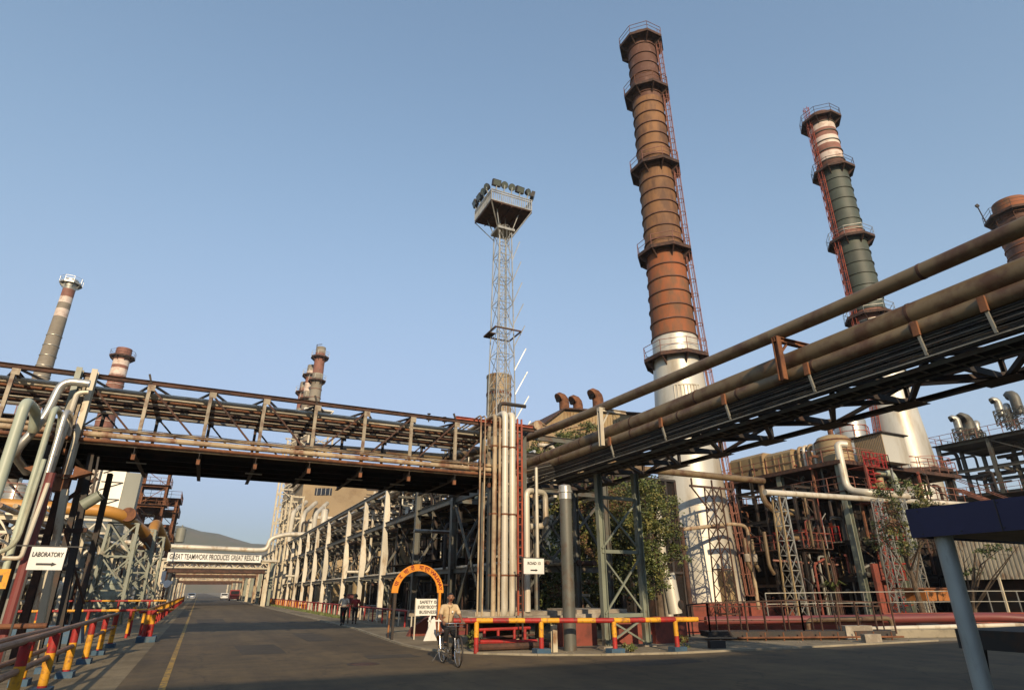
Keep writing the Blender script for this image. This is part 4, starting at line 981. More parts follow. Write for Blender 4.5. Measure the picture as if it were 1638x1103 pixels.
pf = MB(); pf.box(lx0, ly0, lz - .1, lx1, ly1, lz)
for i in range(5):
    x = lx0 + (lx1 - lx0) * i / 4; pf.beam((x, ly0, lz - .16), (x, ly1, lz - .16), .06, .1)
pfo = pf.build('platform', 'rust_dark', T, False)
b = MB()
for k in range(4):
    c = [(lx0, ly0), (lx1, ly0), (lx1, ly1), (lx0, ly1)][k]; b.beam(TP(k, 26.6), (*c, lz - .12), .07); b.beam(TP(k, 27.1), (lcx + (c[0] - lcx) * .55, lcy + (c[1] - lcy) * .55, lz - .1), .06)
b.box(lcx - .7, lcy - .7, 27.1, lcx + .7, lcy + .7, 27.3)
b.build('head_struts', 'galv', T, False)
b = MB(); H_ = .95
cs = [(lx0, ly0), (lx1, ly0), (lx1, ly1), (lx0, ly1)]
for k in range(4):
    a, c = V((*cs[k], lz)), V((*cs[(k + 1) % 4], lz)); n = 20
    for i in range(n):
        p = a.lerp(c, i / n); b.beam(p, p + V((0, 0, H_)), .05 if i % 5 else .08, .03)
    for z in (0.02, .75, H_): b.beam(a + V((0, 0, z)), c + V((0, 0, z)), .07)
b.build('picket_railing', 'galv', pfo, False)
def flood(px, py, pz, dx, dy, rnd_, i):
    q = thing('floodlight', None or 'floodlight', 'floodlight', (px, py, pz))
    d = V((dx, dy, -.35)).normalized(); c = V((px, py, pz + .55)) + V((dx, dy, 0)) * .16
    b = MB()
    if rnd_:
        b.tube([c - d * .32, c - d * .12, c + d * .02], [.12, .27, .29], 18); b.build('housing', 'dark_steel', q)
        b = MB(); b.tube([c + d * .021, c + d * .035], .26, 18); b.build('glass', 'lamp_glass', q)
    else:
        b.beam(c - d * .22, c + d * .05, .66, .5); b.build('housing', 'dark_steel', q, False)
        b = MB(); b.beam(c + d * .051, c + d * .065, .56, .4); b.build('glass', 'lamp_glass', q, False)
    b = MB(); b.beam((px, py, pz), c, .07); b.build('bracket', 'galv', q, False)
    return q
zt = lz + H_
FL = [(lx0 + .35, ly0, 0, -1, 0, 'square floodlight above the near corner of the tower platform'), (lx0 + 1.0, ly0, 0, -1, 1, 'left of two adjacent round floodlights on the front edge of the tower platform'), (lx0 + 1.62, ly0, .0, -1, 1, 'right of two adjacent round floodlights on the front edge of the tower platform'),
      (lx0 + 2.3, ly0, .1, -1, 0, 'square floodlight between round ones on the front edge of the tower'), (lx0 + 2.95, ly0, .5, -1, 1, 'narrow looking round floodlight near the right end of the tower platform'), (lx1 + .1, ly0 + .2, 1, -.4, 0, 'square floodlight sticking out at the right corner of the tower platform'),
      (lx0, ly0 + .7, -1, -.3, 1, 'highest round floodlight on the left side of the tower platform'), (lx0, ly0 + 1.35, -1, -.3, 1, 'second round floodlight down the left side of the tower platform'), (lx0, ly0 + 2.1, -1, 0, 0, 'dark square floodlight on the left side of the tower platform'),
      (lx0, ly0 + 3.0, -1, .1, 0, 'edge-on square floodlight at the far left corner of the tower platform')]
for i, (px, py, dx, dy, rd, lab) in enumerate(FL):
    flood(px, py, zt, dx, dy, rd, i)['label'] = lab
# brown drum behind the mast, white drum vent
vd = at(798, 632, Y=42)
q = thing('vent_drum', 'brown round vent drum seen through the lattice mast above the risers', 'vent', (vd.x, 42, 0))
b = MB(); b.lathe((vd.x, 42, 0), [(.6, 8.7), (.6, vd.z - 3), (1.0, vd.z - 1.6), (1.0, vd.z + 1.45), (1.04, vd.z + 1.45), (1.04, vd.z + 1.6), (.9, vd.z + 1.6)], 26); b.build('shell', 'tan_clad', q)
b = MB(); b.lathe((vd.x, 42, vd.z), [(1.0, -.1), (1.04, -.1), (1.04, .1), (1.0, .1)], 26, cap=False); b.build('band', 'rust', q)

# ================================================================== FURNACE BLOCK AT THE RIGHT
FX0, FX1, FY0, FY1 = 42.0, 56.0, 29.9, 41.0
q = steel_frame('furnace_structure', 'tall dark steel furnace structure with red handrails at right', [42.0, 46.6, 51.3, 56.0], [29.9, 35.4, 41.0], [0, 2.7, 5.2, 8.7, 10.9], 'dark_steel', sec=.32, floors=(8.62, 10.9), fm='rust_dark', rail='ladder_pink')
MB().box(41.3, 29.2, 10.62, 56.6, 41.6, 10.88).build('deck_edge', 'rust_dark', q, False)
b = MB(); b.box(41.6, 30.6, 5.1, 43.6, 37, 5.18); b.build('side_floor', 'concrete', q, False)
b = MB(); railing(b, [(41.6, 30.6, 5.18), (41.6, 37, 5.18)], 1.05, .6, .05); b.build('side_handrail', 'red_paint', q, False)
for x, y in ((42, 29.9), (42, 35.4), (46.6, 29.9)):
    MB().ibeam((x - .2, y - .2, 0), (x - .2, y - .2, 10.7), .42, .42, .05, up=(1, 0, 0)).build('outer_column', 'green_grey', q, False)
block('furnace', 'big black furnace casing inside the dark steel structure at right', 43.4, 31.6, 0, 55.5, 40.8, 8.4, 'shade_black', 'dark_steel', 'furnace', 7)
block('furnace', 'black casing behind the silver chimney base at right', 40, 43.5, 0, 62, 52, 9.6, 'shade_black', 'rust_dark', 'furnace', 8)
# tan casings on the deck
def tanbox(label, x0, y0, x1, y1, z0, h, m_='tan_clad', slope=.25):
    q = thing('duct_casing', label, 'casing', ((x0 + x1) / 2, (y0 + y1) / 2, z0))
    b = MB(); b.prism([(x0, y0, z0), (x1, y0, z0), (x1, y0, z0 + h), (x0 + slope, y0, z0 + h), (x0, y0, z0 + h - slope)], (0, y1 - y0, 0)); b.build('casing', m_, q, False)
    b = MB()
    for k in range(4): y = y0 + (y1 - y0) * k / 3; b.box(x0 - .06, y - .05, z0 + .05, x0 - .003, y + .05, z0 + h - slope - .05)
    b.box(x0 - .1, y0, z0 + h * .4, x0 - .06, y1, z0 + h * .4 + .08); b.build('stiffeners', m_, q, False)
    return q
tanbox('long tan casing at the left end of the furnace deck', 42.4, 37.2, 45.5, 41.0, 10.97, 2.1)
tanbox('tan casing with stiffeners in the middle of the furnace deck', 42.6, 34.4, 45.5, 37.0, 10.97, 1.9)
for k, y in enumerate((32.4, 32.9, 33.4, 33.9)):
    pipe([(43.0, y, 10.95), (43.0, y, 12.9), (45, y, 12.9)], .14, 'tan_clad' if k % 2 else 'pipe_cream', 'one of four upright tan pipes in a row on the furnace deck', 'upright pipes on the furnace deck')
q = thing('tan_drum', 'big round tan drum at the near corner of the furnace deck', 'vessel', (43.6, 31.1, 10.95))
b = MB(); b.lathe((43.6, 31.1, 10.95), [(1.3, 0), (1.3, 1.9), (1.1, 2.2), (.5, 2.4), (.1, 2.45)], 28); b.build('shell', 'tan_clad', q)
b = MB()
for z in (.15, 1.0, 1.85): b.lathe((43.6, 31.1, 10.95 + z), [(1.3, -.05), (1.35, -.05), (1.35, .05), (1.3, .05)], 28, cap=False)
b.tube([(43.6, 31.1, 13.3), (43.6, 31.1, 13.9)], .2, 10); b.build('rims', 'rust', q)
q = thing('silver_drum', 'round silver drum with flat top rising behind the furnace deck', 'vessel', (49, 33, 11))
b = MB(); b.lathe((49, 33, 10.95), [(.9, 0), (1.0, 2.6), (1.3, 3.0), (1.3, 4.6), (1.0, 4.9), (.3, 5.0)], 26); b.build('shell', 'silver', q)
b = MB(); railing(b, [(49 + 1.4 * math.cos(k * math.pi / 4), 33 + 1.4 * math.sin(k * math.pi / 4), 14.0) for k in range(8)], 1, 1, .05, True); b.build('handrail', 'ladder_red', q, False)
q = thing('corrugated_cabin', 'cream corrugated box cabin on the right end of the furnace deck', 'cabin', (48, 29, 11))
x0, x1, y0, y1, z0, z1 = 45.8, 48.6, 28.4, 30.8, 11.0, 13.2
MB().box(x0, y0, z0, x1, y1, z1).build('walls', 'clad_white', q, False)
b = MB()
for i in range(17): b.box(x0 - .07, y0 + i * .14, z0, x0 - .003, y0 + i * .14 + .07, z1)
b.build('corrugation', 'tan_wall', q, False)
b = MB(); b.box(x0 - .25, y0 - .25, z1, x1 + .2, y1 + .2, z1 + .08); b.build('roof', 'dark_steel', q, False)
pipe([(42.1, 28.9, 12.0), (41.6, 29.3, 12.1), (41.6, 29.3, 8.6), (41.8, 27.8, 8.3), (46, 27.7, 8.3)], .26, 'pipe_cream', 'fat cream pipe bending down the near corner of the furnace structure', rad=.9, n=14)
pipe([(44.5, 28.9, 10.2), (46.5, 28.9, 10.2), (46.8, 28.9, 9.8), (46.9, 28.9, 0)], .28, 'pipe_green', 'fat green grey pipe descending right of the red stair bay', rad=.9, n=14)
vessel(45.6, 29.3, 8.7, .3, 1.1, 'tan_clad', 'small rust streaked drum beside the red stairs on the middle floor', legs=False)
q = thing('red_stair_tower', 'red caged ladders and landings at the near corner of the furnace structure', 'stair tower', (44, 29, 0))
for z in (0, 2.6, 5.2, 7.8):
    b = MB(); b.box(42.6, 28.2, z + 2.5, 45.6, 29.6, z + 2.56); b.build('landing', 'concrete' if z == 2.6 else 'red_wall', q, False)
    b = MB(); railing(b, [(42.6, 28.2, z + 2.56), (45.6, 28.2, z + 2.56), (45.6, 29.6, z + 2.56)], 1.05, .45, .05); b.build('handrail', 'red_paint', q, False)
    b = MB()
    for s_ in (-.32, .32): b.beam((43.4 + s_, 28.4, z), (43.4 + s_, 28.4, z + 3.4), .08)
    for i in range(11): b.beam((43.08, 28.4, z + .2 + .3 * i), (43.72, 28.4, z + .2 + .3 * i), .045)
    for i in range(5):
        zz_ = z + .9 + .55 * i; b.beam((43.05, 28.4, zz_), (43.05, 27.9, zz_), .06); b.beam((43.05, 27.9, zz_), (43.75, 27.9, zz_), .06); b.beam((43.75, 27.9, zz_), (43.75, 28.4, zz_), .06)
    b.build('ladder', 'red_paint', q, False)
for x in (42.6, 45.6): MB().beam((x, 28.2, 0), (x, 28.2, 10.4), .14).build('post', 'red_wall' if x < 43 else 'galv', q, False)
q = thing('painted_partition', 'dark red painted steel panel low beside the furnace column', 'panel', (43.3, 28.9, 2))
b = MB(); b.box(42.0, 28.95, .4, 43.5, 29.05, 3.6); b.box(42.0, 28.85, .4, 42.1, 28.94, 3.6); b.box(43.4, 28.85, .4, 43.5, 28.94, 3.6); b.build('sheet', 'red_wall', q, False)
# S bends and exposed pipes left of the furnace
pipe([(37.6, 33.5, 9.4), (37.6, 33.5, 8.2), (38.4, 33.5, 7.6), (38.8, 33.5, 7.4)], .22, 'pipe_tan', 'short tan pipe hook upper left of the furnace structure', rad=.5)
pipe([(40.2, 33.2, 7.4), (38.7, 33.2, 7.4), (38.3, 33.2, 6.3), (39.4, 33.2, 5.6), (40.8, 33.2, 5.6)], .27, 'tan_clad', 'tan C shaped pipe bend left of the furnace structure', rad=.8, n=14)
for k, (u, v, v2) in enumerate([(1190, 860, 900), (1202, 862, 900), (1222, 850, 905)]):
    p = at(u, v, Y=32.0); p2 = at(u, v2, Y=32.0)
    pipe([(p.x, 32, p.z), (p.x, 32, p2.z), (p.x + .35, 32, p2.z - .5)], .13, 'pipe_tan', ['first', 'second', 'third'][k] + ' short tan pipe from the left between silver chimney and lattice pole', rad=.3)
    if k < 2: MB_ = tag(MB().tube([(p.x + .02, 32, p2.z + .1), (p.x + .02, 32, p2.z + .6)], .2, 12).build('pipe_collar', 'concrete'), ('first' if not k else 'second') + ' pale collar around a short tan pipe beside the chimney', 'collar')
pipe([(37.6, 33.5, 3.9), (42, 31.5, 3.6)], .08, 'ladder_pink', 'thin dull red pipe crossing low behind the lattice pole')
rnd = random.Random(11)
GF = 'pipes tangled in the dark furnace structure'
for k in range(90):
    x = rnd.uniform(41.6, 55); y = rnd.uniform(28.6, 31.4) if k % 2 else rnd.uniform(31, 41)
    if k % 2 == 0: x = rnd.uniform(41.4, 43.2)
    z0 = rnd.choice([0, 3, 5.3, 8.7]); z1 = z0 + rnd.uniform(.8, 3); r = rnd.choice([.05, .08, .12])
    pipe([(x, y, z0), (x, y, z1), (x + rnd.uniform(-1.5, 1.5), y - .2, z1)], r, rnd.choice(['rust_dark', 'grey_steel', 'red_wall', 'dark_steel', 'rust', 'shade_black']), 'thin bent pipe tangled in the dark right furnace structure', GF, 'bent_pipe', n=6)
steel_frame('process_structure', 'dense dark frame of beams between the silver chimney base and the furnace', [38.6, 40.6], [31.5, 34.2, 37.0], [0, 2.3, 4.6, 6.9, 9.2], 'dark_steel', sec=.2, floors=(4.6,), fm='rust_dark', rail='red_wall')
GS = 'thin pipes standing between the chimney base and the furnace'
for k in range(34):
    x = rnd.uniform(38.2, 43.5); y = rnd.uniform(29.3, 33); z0 = rnd.choice([0, 0, 2.4, 4.7]); z1 = z0 + rnd.uniform(1.2, 4.5)
    pipe([(x, y, z0), (x, y, z1), (x + rnd.uniform(-1.2, 1.2), y - .1, z1 + rnd.choice([0, .4]))], rnd.choice([.035, .05, .08]), rnd.choice(['grey_steel', 'rust_dark', 'red_wall', 'pipe_tan', 'galv', 'dark_steel']), 'thin pipe standing among dark steel between chimney base and furnace', GS, 'service_pipe', n=6)
for k in range(3):
    block('heat_exchanger', ['low', 'middle', 'high'][k] + ' dark ribbed exchanger behind the leafy tree and trestle', 20.2, 31 + .5 * k, .2 + 2.9 * k, 24.2, 34 + .5 * k, 2.7 + 2.9 * k, 'shade_black', 'rust_dark', 'exchanger', 5)
# chimney base surrounds
b = MB(); b.box(29.5, 35.0, 0, 42, 44, 1.0)
tag(b.build('chimney_plinth', 'red_wall', smooth=False), 'red painted plinth under the silver chimney base', 'plinth')
q = thing('lattice_pole', 'T topped lattice pole standing before the silver chimney base', 'pole', (31.9, 33, 0))
B0 = V((32.3, 33.2, .4)); hh = 9.0
def LP(k, z, w0=1.05, w1=.75, B=B0, h=hh):
    w = (w0 + (w1 - w0) * z / h) / 2; c = [(-1, -1), (1, -1), (1, 1), (-1, 1)][k]; return B + V((c[0] * w, c[1] * w, z))
for k in range(4): MB().beam(LP(k, 0), LP(k, 8.4), .075).build('leg', 'rust_dark', q, False)
b = MB()
for i in range(9):
    for k in range(4):
        j = (k + 1) % 4; b.beam(LP(k, i * .93), LP(j, i * .93 + .93), .035); b.beam(LP(j, i * .93), LP(k, i * .93 + .93), .035)
        if i % 3 == 0: b.beam(LP(k, i * .93), LP(j, i * .93), .09)
b.build('bracing', 'rust_dark', q, False)
b = MB(); b.beam((30.2, 33.2, 8.75), (34.4, 33.2, 8.75), .14); b.beam((30.3, 33.2, 8.7), (31.8, 33.2, 7.1), .08); b.beam((34.3, 33.2, 8.7), (32.9, 33.2, 7.1), .08)
for x in (30.4, 32.3, 34.1): b.beam((x, 33.2, 8.75), (x, 33.2, 9.3), .09)
b.build('crossarm', 'rust_dark', q, False)
pipe([(22, 33.2, 9.55), (37.6, 33.2, 9.62)], .24, 'pipe_tan', 'level tan pipe lying on the T topped lattice pole', n=14)
pipe([(25.5, 32, 5.1), (29, 33, 5.7), (34.6, 34.0, 6.4), (35.9, 33.9, 6.3), (35.9, 33.9, .6)], .13, 'rust_cream', 'thin pipe crossing the silver chimney base then dropping at its right side', rad=.5)
B1 = V((33.3, 28.4, .3))
q = thing('lattice_pole', 'leafy overgrown lattice pole right of the silver chimney', 'pole', B1)
for k in range(4): MB().beam(LP(k, 0, 0.85, .55, B1, 7.4), LP(k, 7.2, 0.85, .55, B1, 7.4), .09).build('leg', 'galv' if k in (1, 2) else 'tan_clad', q, False)
b = MB()
for i in range(8):
    for k in range(4):
        j = (k + 1) % 4; z = i * .9
        b.beam(LP(k, z, 0.85, .55, B1, 7.4), LP(j, z + .9, 0.85, .55, B1, 7.4), .045); b.beam(LP(k, z + .9, 0.85, .55, B1, 7.4), LP(j, z + .9, 0.85, .55, B1, 7.4), .05)
b.build('bracing', 'galv', q, False)
pipe([(31.9, 28.2, 7.72), (43, 28.0, 7.9), (58, 28, 8.3)], .19, 'pipe_cream', 'long pale grey pipe crossing in front of the furnace structure', n=14)
for (x, y, h, l) in ((40.5, 26.5, 7.6, 'slim lattice pole in front of the red stairs'), (43.4, 26.8, 7.8, 'slim lattice pole farther right by the thin tree')):
    mast('lattice_pole', l, (x, y, 0), h, .8, .5, 9, 'galv', .06, .032, cat='pole')
# pale container like vessels etc in front of chimney base at left
q = thing('vessel', 'white horizontal stub vessel standing beside the silver chimney base', 'vessel', (22.4, 28, 0)); p = at(1057, 975, Z=.8)
b = MB(); b.tube([(20.6, 24.6, .8), (20.45, 24.7, 2.6)], .33, 16); b.build('shell', 'clad_white', q)
b = MB(); b.tube([(20.75, 24.25, 1.2), (20.72, 24.33, 1.2)], .2, 14); b.build('manhole', 'dark_steel', q)
pipe([(21.8, 26.5, 0), (21.6, 26.5, 6.5)], .22, 'clad_white', 'slim white column pipe beside the tree left of the chimney', n=12)
pipe([(23.0, 26.2, 0), (22.9, 26.2, 5.0)], .12, 'rust_dark', 'slim dark rusty pipe at the left side of the chimney base', n=10)
# red ground pipes, rails, kerb blocks at right
pipe([(20.5, 22.5, .55), (27.5, 19.6, .62), (33, 17.2, .70), (34.2, 16.4, .62), (34.6, 15.9, .1)], .19, 'maroon_pipe', 'long dull red pipe running low along the side road to the right', rad=.8, n=14)
pipe([(24.2, 20.2, .1), (24.2, 20.2, .62), (27.8, 18.8, .68), (27.8, 18.8, .1)], .10, 'pipe_tan', 'pink brown hoop pipe in front of the long dull red pipe', rad=.25, n=10)
pipe([(26, 18.7, .3), (33, 16.2, .42), (34.0, 15.95, .05)], .09, 'pipe_cream', 'thin cream pipe at the foot of the long dull red pipe', rad=.4)
b = MB()
for (x0, y0, x1, y1, h) in ((18.5, 24.0, 29, 19.9, .72), (29, 19.9, 42, 15.2, .85)):
    d = V((x1 - x0, y1 - y0, 0)); n_ = V((-d.y, d.x, 0)).normalized() * .3
    b.prism([(x0, y0, 0), (x1, y1, 0), (x1 + n_.x, y1 + n_.y, 0), (x0 + n_.x, y0 + n_.y, 0)], (0, 0, h))
tag(b.build('low_wall', 'red_wall', smooth=False), 'long low dark red wall behind the handrail at right', 'wall')
q = thing('ramp_handrail', 'rusty steel handrail of a low ramp along the side road', 'handrail', (21.5, 19, 0))
b = MB(); railing(b, [(17.6, 20.3, .12), (18.4, 20.0, .2), (22.0, 18.6, .3), (25.6, 17.2, .2)], 1.15, .75, .05, mid=False); railing(b, [(18.4, 21.0, .1), (26.2, 18.1, .1)], 1.1, 1.1, .04); b.build('rails', 'rust_dark', q, False)
MB().prism([(18.2, 19.9, .12), (25.4, 17.1, .12), (25.8, 18.0, .12), (18.6, 20.8, .12)], (0, 0, .2)).build('ramp_deck', 'dark_steel', q, False)
b = MB(); b.tube([(19.0, 19.2, .12), (25.4, 16.8, .12)], .035, 6)
for i in range(9): b.tube([(19.4 + i * .7, 19.1 - i * .26, .0), (19.4 + i * .7, 19.1 - i * .26, .3)], .03, 6)
b.build('lower_rail', 'rust', q)
q = thing('wall_handrail', 'thin steel handrail on the dark red wall at right', 'handrail', (30, 21, 0))
b = MB(); railing(b, [(24.5, 22.6, .7), (34, 19.2, .8), (40, 17.0, .8)], 1.0, 1.6, .04); b.build('rails', 'galv', q, False)
for (u, v, s_, l) in ((1375, 1022, .7, 'grey concrete block at the end of the ramp handrail'), (1397, 1027, .4, 'small pale concrete block right of the grey one by the ramp'), (1490, 1012, .55, 'pale concrete block on the kerb left of the grey canopy pole'), (1148, 1036, .32, 'small dark stone block lying on the dust by the barrier end')):
    p = at(u, v, Z=0); b = MB(); h_ = .55 * s_
    b.prism([(p.x - s_, p.y, 0), (p.x + s_ * .9, p.y - s_ * .3, 0), (p.x + s_, p.y + s_ * .4, 0), (p.x - s_ * .8, p.y + s_ * .6, 0)], (.03, .02, h_ * 1.3))
    tag(b.build('concrete_block', 'dark_steel' if 'dark' in l else 'concrete', smooth=False), l, 'block')
b = MB()
for (x0, y0, x1, y1) in ((26, 17.8, 31, 16.2), (31.4, 16.1, 38, 15.9)): b.beam((x0, y0, .16), (x1, y1, .16), .35, .3)
tag(b.build('low_kerb', 'kerb_pale', smooth=False), 'pale raised kerb in front of the red pipe at right', 'kerb')
q = thing('orange_box', 'dull orange skip behind the dark red wall at right', 'skip', (36, 21.5, 0)); p = at(1478, 940, Y=23.0); p2 = at(1532, 960, Y=23.0)
MB().box(p.x, 23, p2.z, p2.x, 24.2, p.z).build('body', 'orange_dim', q, False)
b = MB(); b.box(p.x - .9, 22.9, p.z - .05, p2.x + .1, 24.3, p.z + .03); b.box(p.x, 22.92, 0, p.x + .1, 23, p2.z); b.box(p2.x - .1, 22.92, 0, p2.x, 23, p2.z); b.build('rim', 'rust', q, False)
q = thing('corrugated_shed', 'pale corrugated shed wall seen under the blue canopy', 'shed', (50, 24, 0)); 
b = MB()
A = at(1528, 866, X=46); Bq = at(1665, 866, X=46)
yA, yB = A.y + 1, 15.0; n = 90
for i in range(n):
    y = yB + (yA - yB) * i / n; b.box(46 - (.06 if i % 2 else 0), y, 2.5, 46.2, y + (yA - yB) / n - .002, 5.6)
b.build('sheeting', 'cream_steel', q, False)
MB().box(46.3, yB, 0, 60, yA, 5.5).build('body', 'shade_black', q, False)
MB().box(45.7, yB - .3, 5.6, 60.3, yA + .3, 5.72).build('roof', 'rust_dark', q, False)
for i in range(5): MB().beam((45.9, yB + .5 + i * (yA - yB - 1) / 4, 0), (45.9, yB + .5 + i * (yA - yB - 1) / 4, 2.6), .12).build('post', 'cream_steel', q, False)
# far right decks with round vents
q = steel_frame('vent_deck', 'steel frame deck with three round vents on the skyline at right', [74, 78.5, 83], [29.5, 34.6, 39.8], [0, 5.5, 11.5, 14.2, 17.2], 'grey_steel', sec=.35, floors=(11.2, 17.2), fm='dark_steel', rail='ladder_pink')
q = steel_frame('roofed_deck', 'roofed dark steel deck at the right edge of the skyline', [76, 82, 88], [14, 21, 29], [0, 6, 12, 15.6, 18.4], 'grey_steel', sec=.4, floors=(11.6, 18.6), fm='dark_steel')
block('machine_house', 'dark machine casing between the right skyline decks', 79, 16, 0, 88, 40, 11, 'shade_black', 'rust_dark', 'machine house', 8)
block('machine_house', 'low dark machine casing on the roofed right deck', 78, 17, 12, 86, 28, 15.2, 'shade_black', 'dark_steel', 'machine house', 6)
def cowl(name, label, x, y, z, r, h, m_, az, group=None, stand=True):
    q = thing(name, label, 'vent', (x, y, z), group)
    d = V((math.cos(az), math.sin(az), 0)); b = MB(); z0 = z + (h * .35 if stand else 0)
    pts = [V((x, y, z0)), V((x, y, z + h * .75))] + [V((x, y, z + h * .75)) + d * (r * 1.0 * (1 - math.cos(t))) + V((0, 0, r * 1.0 * math.sin(t))) for t in (R(30), R(60), R(90))] + [V((x, y, z + h * .75)) + d * (r * 1.35) + V((0, 0, r * .75))]
    b.tube(pts, r, 16); b.build('cowl', m_, q)
    b = MB(); e = pts[-1]; b.tube([e, e + d * .04], r * .85, 16); b.build('mouth', 'shade_black', q)
    if stand:
        b = MB(); w = r * 1.25; zt_ = z + h * .5
        for cx_, cy_ in ((-1, -1), (1, -1), (1, 1), (-1, 1)): b.beam((x + cx_ * w, y + cy_ * w, z), (x + cx_ * w, y + cy_ * w, zt_), .1)
        for (ax, ay), (bx, by) in zip([(-1, -1), (1, -1), (1, 1), (-1, 1)], [(1, -1), (1, 1), (-1, 1), (-1, -1)]):
            for j in range(3):
                za_, zb_ = z + (zt_ - z) * j / 3, z + (zt_ - z) * (j + 1) / 3
                b.beam((x + ax * w, y + ay * w, za_), (x + bx * w, y + by * w, zb_), .06); b.beam((x + ax * w, y + ay * w, zb_), (x + bx * w, y + by * w, zb_), .06); b.beam((x + bx * w, y + by * w, za_), (x + ax * w, y + ay * w, zb_), .06)
        b.build('stand', 'grey_steel', q, False)
    return q
for k, (u, v, r, m_, az, l, Xc) in enumerate([(1523, 688, .72, 'galv', 2.6, 'silver cowl vent, leftmost on the right skyline deck', 75), (1540, 690, 1.15, 'green_grey', 2.9, 'fat olive drum vent in the middle of the right skyline deck', 77), (1552, 682, .7, 'galv', .3, 'silver cowl vent right of the fat olive drum', 79),
                                 (1590, 672, .7, 'galv', 2.6, 'silver cowl vent, left one on the roofed right deck', 77), (1603, 668, .65, 'galv', .4, 'second silver cowl vent from the left on the roofed right deck', 80), (1620, 662, .95, 'green_grey', 1.2, 'taller grey round vent at the right end of the roofed deck', 80)]):
    p = at(u, 712 if k < 3 else 690, X=Xc)
    zf = 17.25 if k < 3 else 18.7; cowl('vent_cowl', l, Xc, p.y - 1.2, zf, r * .55, 3.4 if k != 5 else 4.6, 'grey_steel' if k in (1, 5) else 'galv', az)
q = thing('stair', 'rusty steel stair slanting down left of the right skyline decks', 'stair', (73, 30, 0))
b = MB()
for s_ in (0, 1.2): b.beam((73, 38 + 0, 12 + 0), (73, 28, 6.0), .2, .3) if not s_ else b.beam((71.8, 38, 12), (71.8, 28, 6), .2, .3)
for i in range(20): b.box(71.8, 38 - i * .5 - .12, 12 - i * .3, 73, 38 - i * .5 + .12, 12.06 - i * .3)
for s_ in (71.8, 73): b.beam((s_, 38, 13.1), (s_, 28, 7.1), .07)
b.build('flight', 'ladder_pink', q, False)
GX = 'clutter of pipes on the right skyline decks'; rnd = random.Random(5)
for k in range(40):
    x = rnd.uniform(73, 80); y = rnd.uniform(15, 40); z = rnd.choice([6, 11.5, 11.5, 14.2]); h = rnd.uniform(.8, 2.6)
    pipe([(x, y, z), (x, y, z + h), (x, y + rnd.uniform(-4, 4), z + h)], rnd.choice([.08, .12, .2]), rnd.choice(['grey_steel', 'rust_dark', 'dark_steel', 'galv']), 'bent service pipe among the equipment on the right skyline decks', GX, 'service_pipe', n=6)

# ================================================================== TAN HOPPER HOUSE WITH COWLS BEHIND THE CREEPER
q = thing('hopper_house', 'tan corrugated hopper house with pitched roof behind the creeper', 'building', (30, 50, 0))
x0, x1, y0, y1 = 25.8, 38.0, 48, 58; zl, zm = 15.4, 18.0
MB().prism([(x0, y0, 0), (x1, y0, 0), (x1, y0, 18.6), (28.8, y0, 18.0), (x0, y0, 15.6)], (0, 10, 0)).build('walls', 'tan_clad', q, False)
b = MB()
for i in range(34): x = x0 + .2 + i * .36; b.box(x, y0 - .07, 0, x + .12, y0 - .003, 15.5 if x < 28.8 else 17.9)
b.build('corrugation', 'tan_clad', q, False)
b = MB(); b.prism([(x0 - .3, y0 - .4, 15.45), (28.8, y0 - .4, 18.05), (x1 + .3, y0 - .4, 18.7), (x1 + .3, y0 - .4, 18.85), (28.8, y0 - .4, 18.2), (x0 - .3, y0 - .4, 15.6)], (0, 10.8, 0)); b.build('roof', 'rust_dark', q, False)
for (u, v, r, l, h) in ((903, 660, .48, 'rusty mushroom cowl, left one on the hopper house roof', 2.3), (925, 660, .48, 'rusty mushroom cowl, middle one on the hopper house roof', 2.2), (957, 650, .55, 'taller rusty mushroom cowl, right one near the overhead pipe', 3.4)):
    p = at(u, v, Y=49.0); cowl('vent_cowl', l, p.x, 49, 17.9 + (.4 if u > 950 else .1), r * 1.05, h * .66, 'rust', math.pi * 1.0, stand=False)
pipe([(25, 46, 16), (27, 47, 15.5), (32, 47.4, 17)], .1, 'rust_cream', 'thin pipe before the tan hopper house')
# tan building with windows, far
q = thing('tan_building', 'tan flat roofed building with a row of dark windows behind the rack', 'building', (20, 115, 0))
x0, x1, y0, y1 = 13.0, 27.5, 108, 120
MB().box(x0, y0, 0, x1, y1, 19.0).build('walls', 'tan_wall', q, False)
MB().box(x0 - .3, y0 - .3, 19.0, x1 + .3, y1 + .3, 19.5).build('parapet', 'tan_wall', q, False)
MB().box(x0 + 2.2, y0 - .16, 13.2, x1 + .1, y0 - .003, 13.6).build('ledge', 'white_steel', q, False)
for i in range(4):
    p = at(507 + i * 6.8, 786, Y=y0)
    w = MB().box(p.x - .35, y0 - .08, p.z - .6, p.x + .35, y0 - .003, p.z + .6).build('window', 'glass_dark', q, False)
    MB().box(p.x - .03, y0 - .1, p.z - .6, p.x + .03, y0 - .081, p.z + .6).build('frame', 'white_steel', w, False)
for k, x in enumerate((11, 12.6, 14.4)):
    pipe([(x, 100, 8.8), (x, 100, 13), (x + 2.5, 106, 15.5)], .35, 'pipe_cream', 'pale duct rising slanted to the tan building, number from the left ' + ['one', 'two', 'three'][k], name='duct', rad=1)
q = steel_frame('duct_structure', 'cream pipe frame with stairs left of the tan building', [10.5, 12.3], [100, 106, 112], [0, 6, 9.2, 12.4, 15.6], 'cream_steel', sec=.3, rail=None)
steel_frame('duct_structure', 'cream frame packed with ducts right of the tan building', [22, 26, 30], [84, 90, 96], [0, 5, 9, 12.8], 'cream_steel', sec=.3)
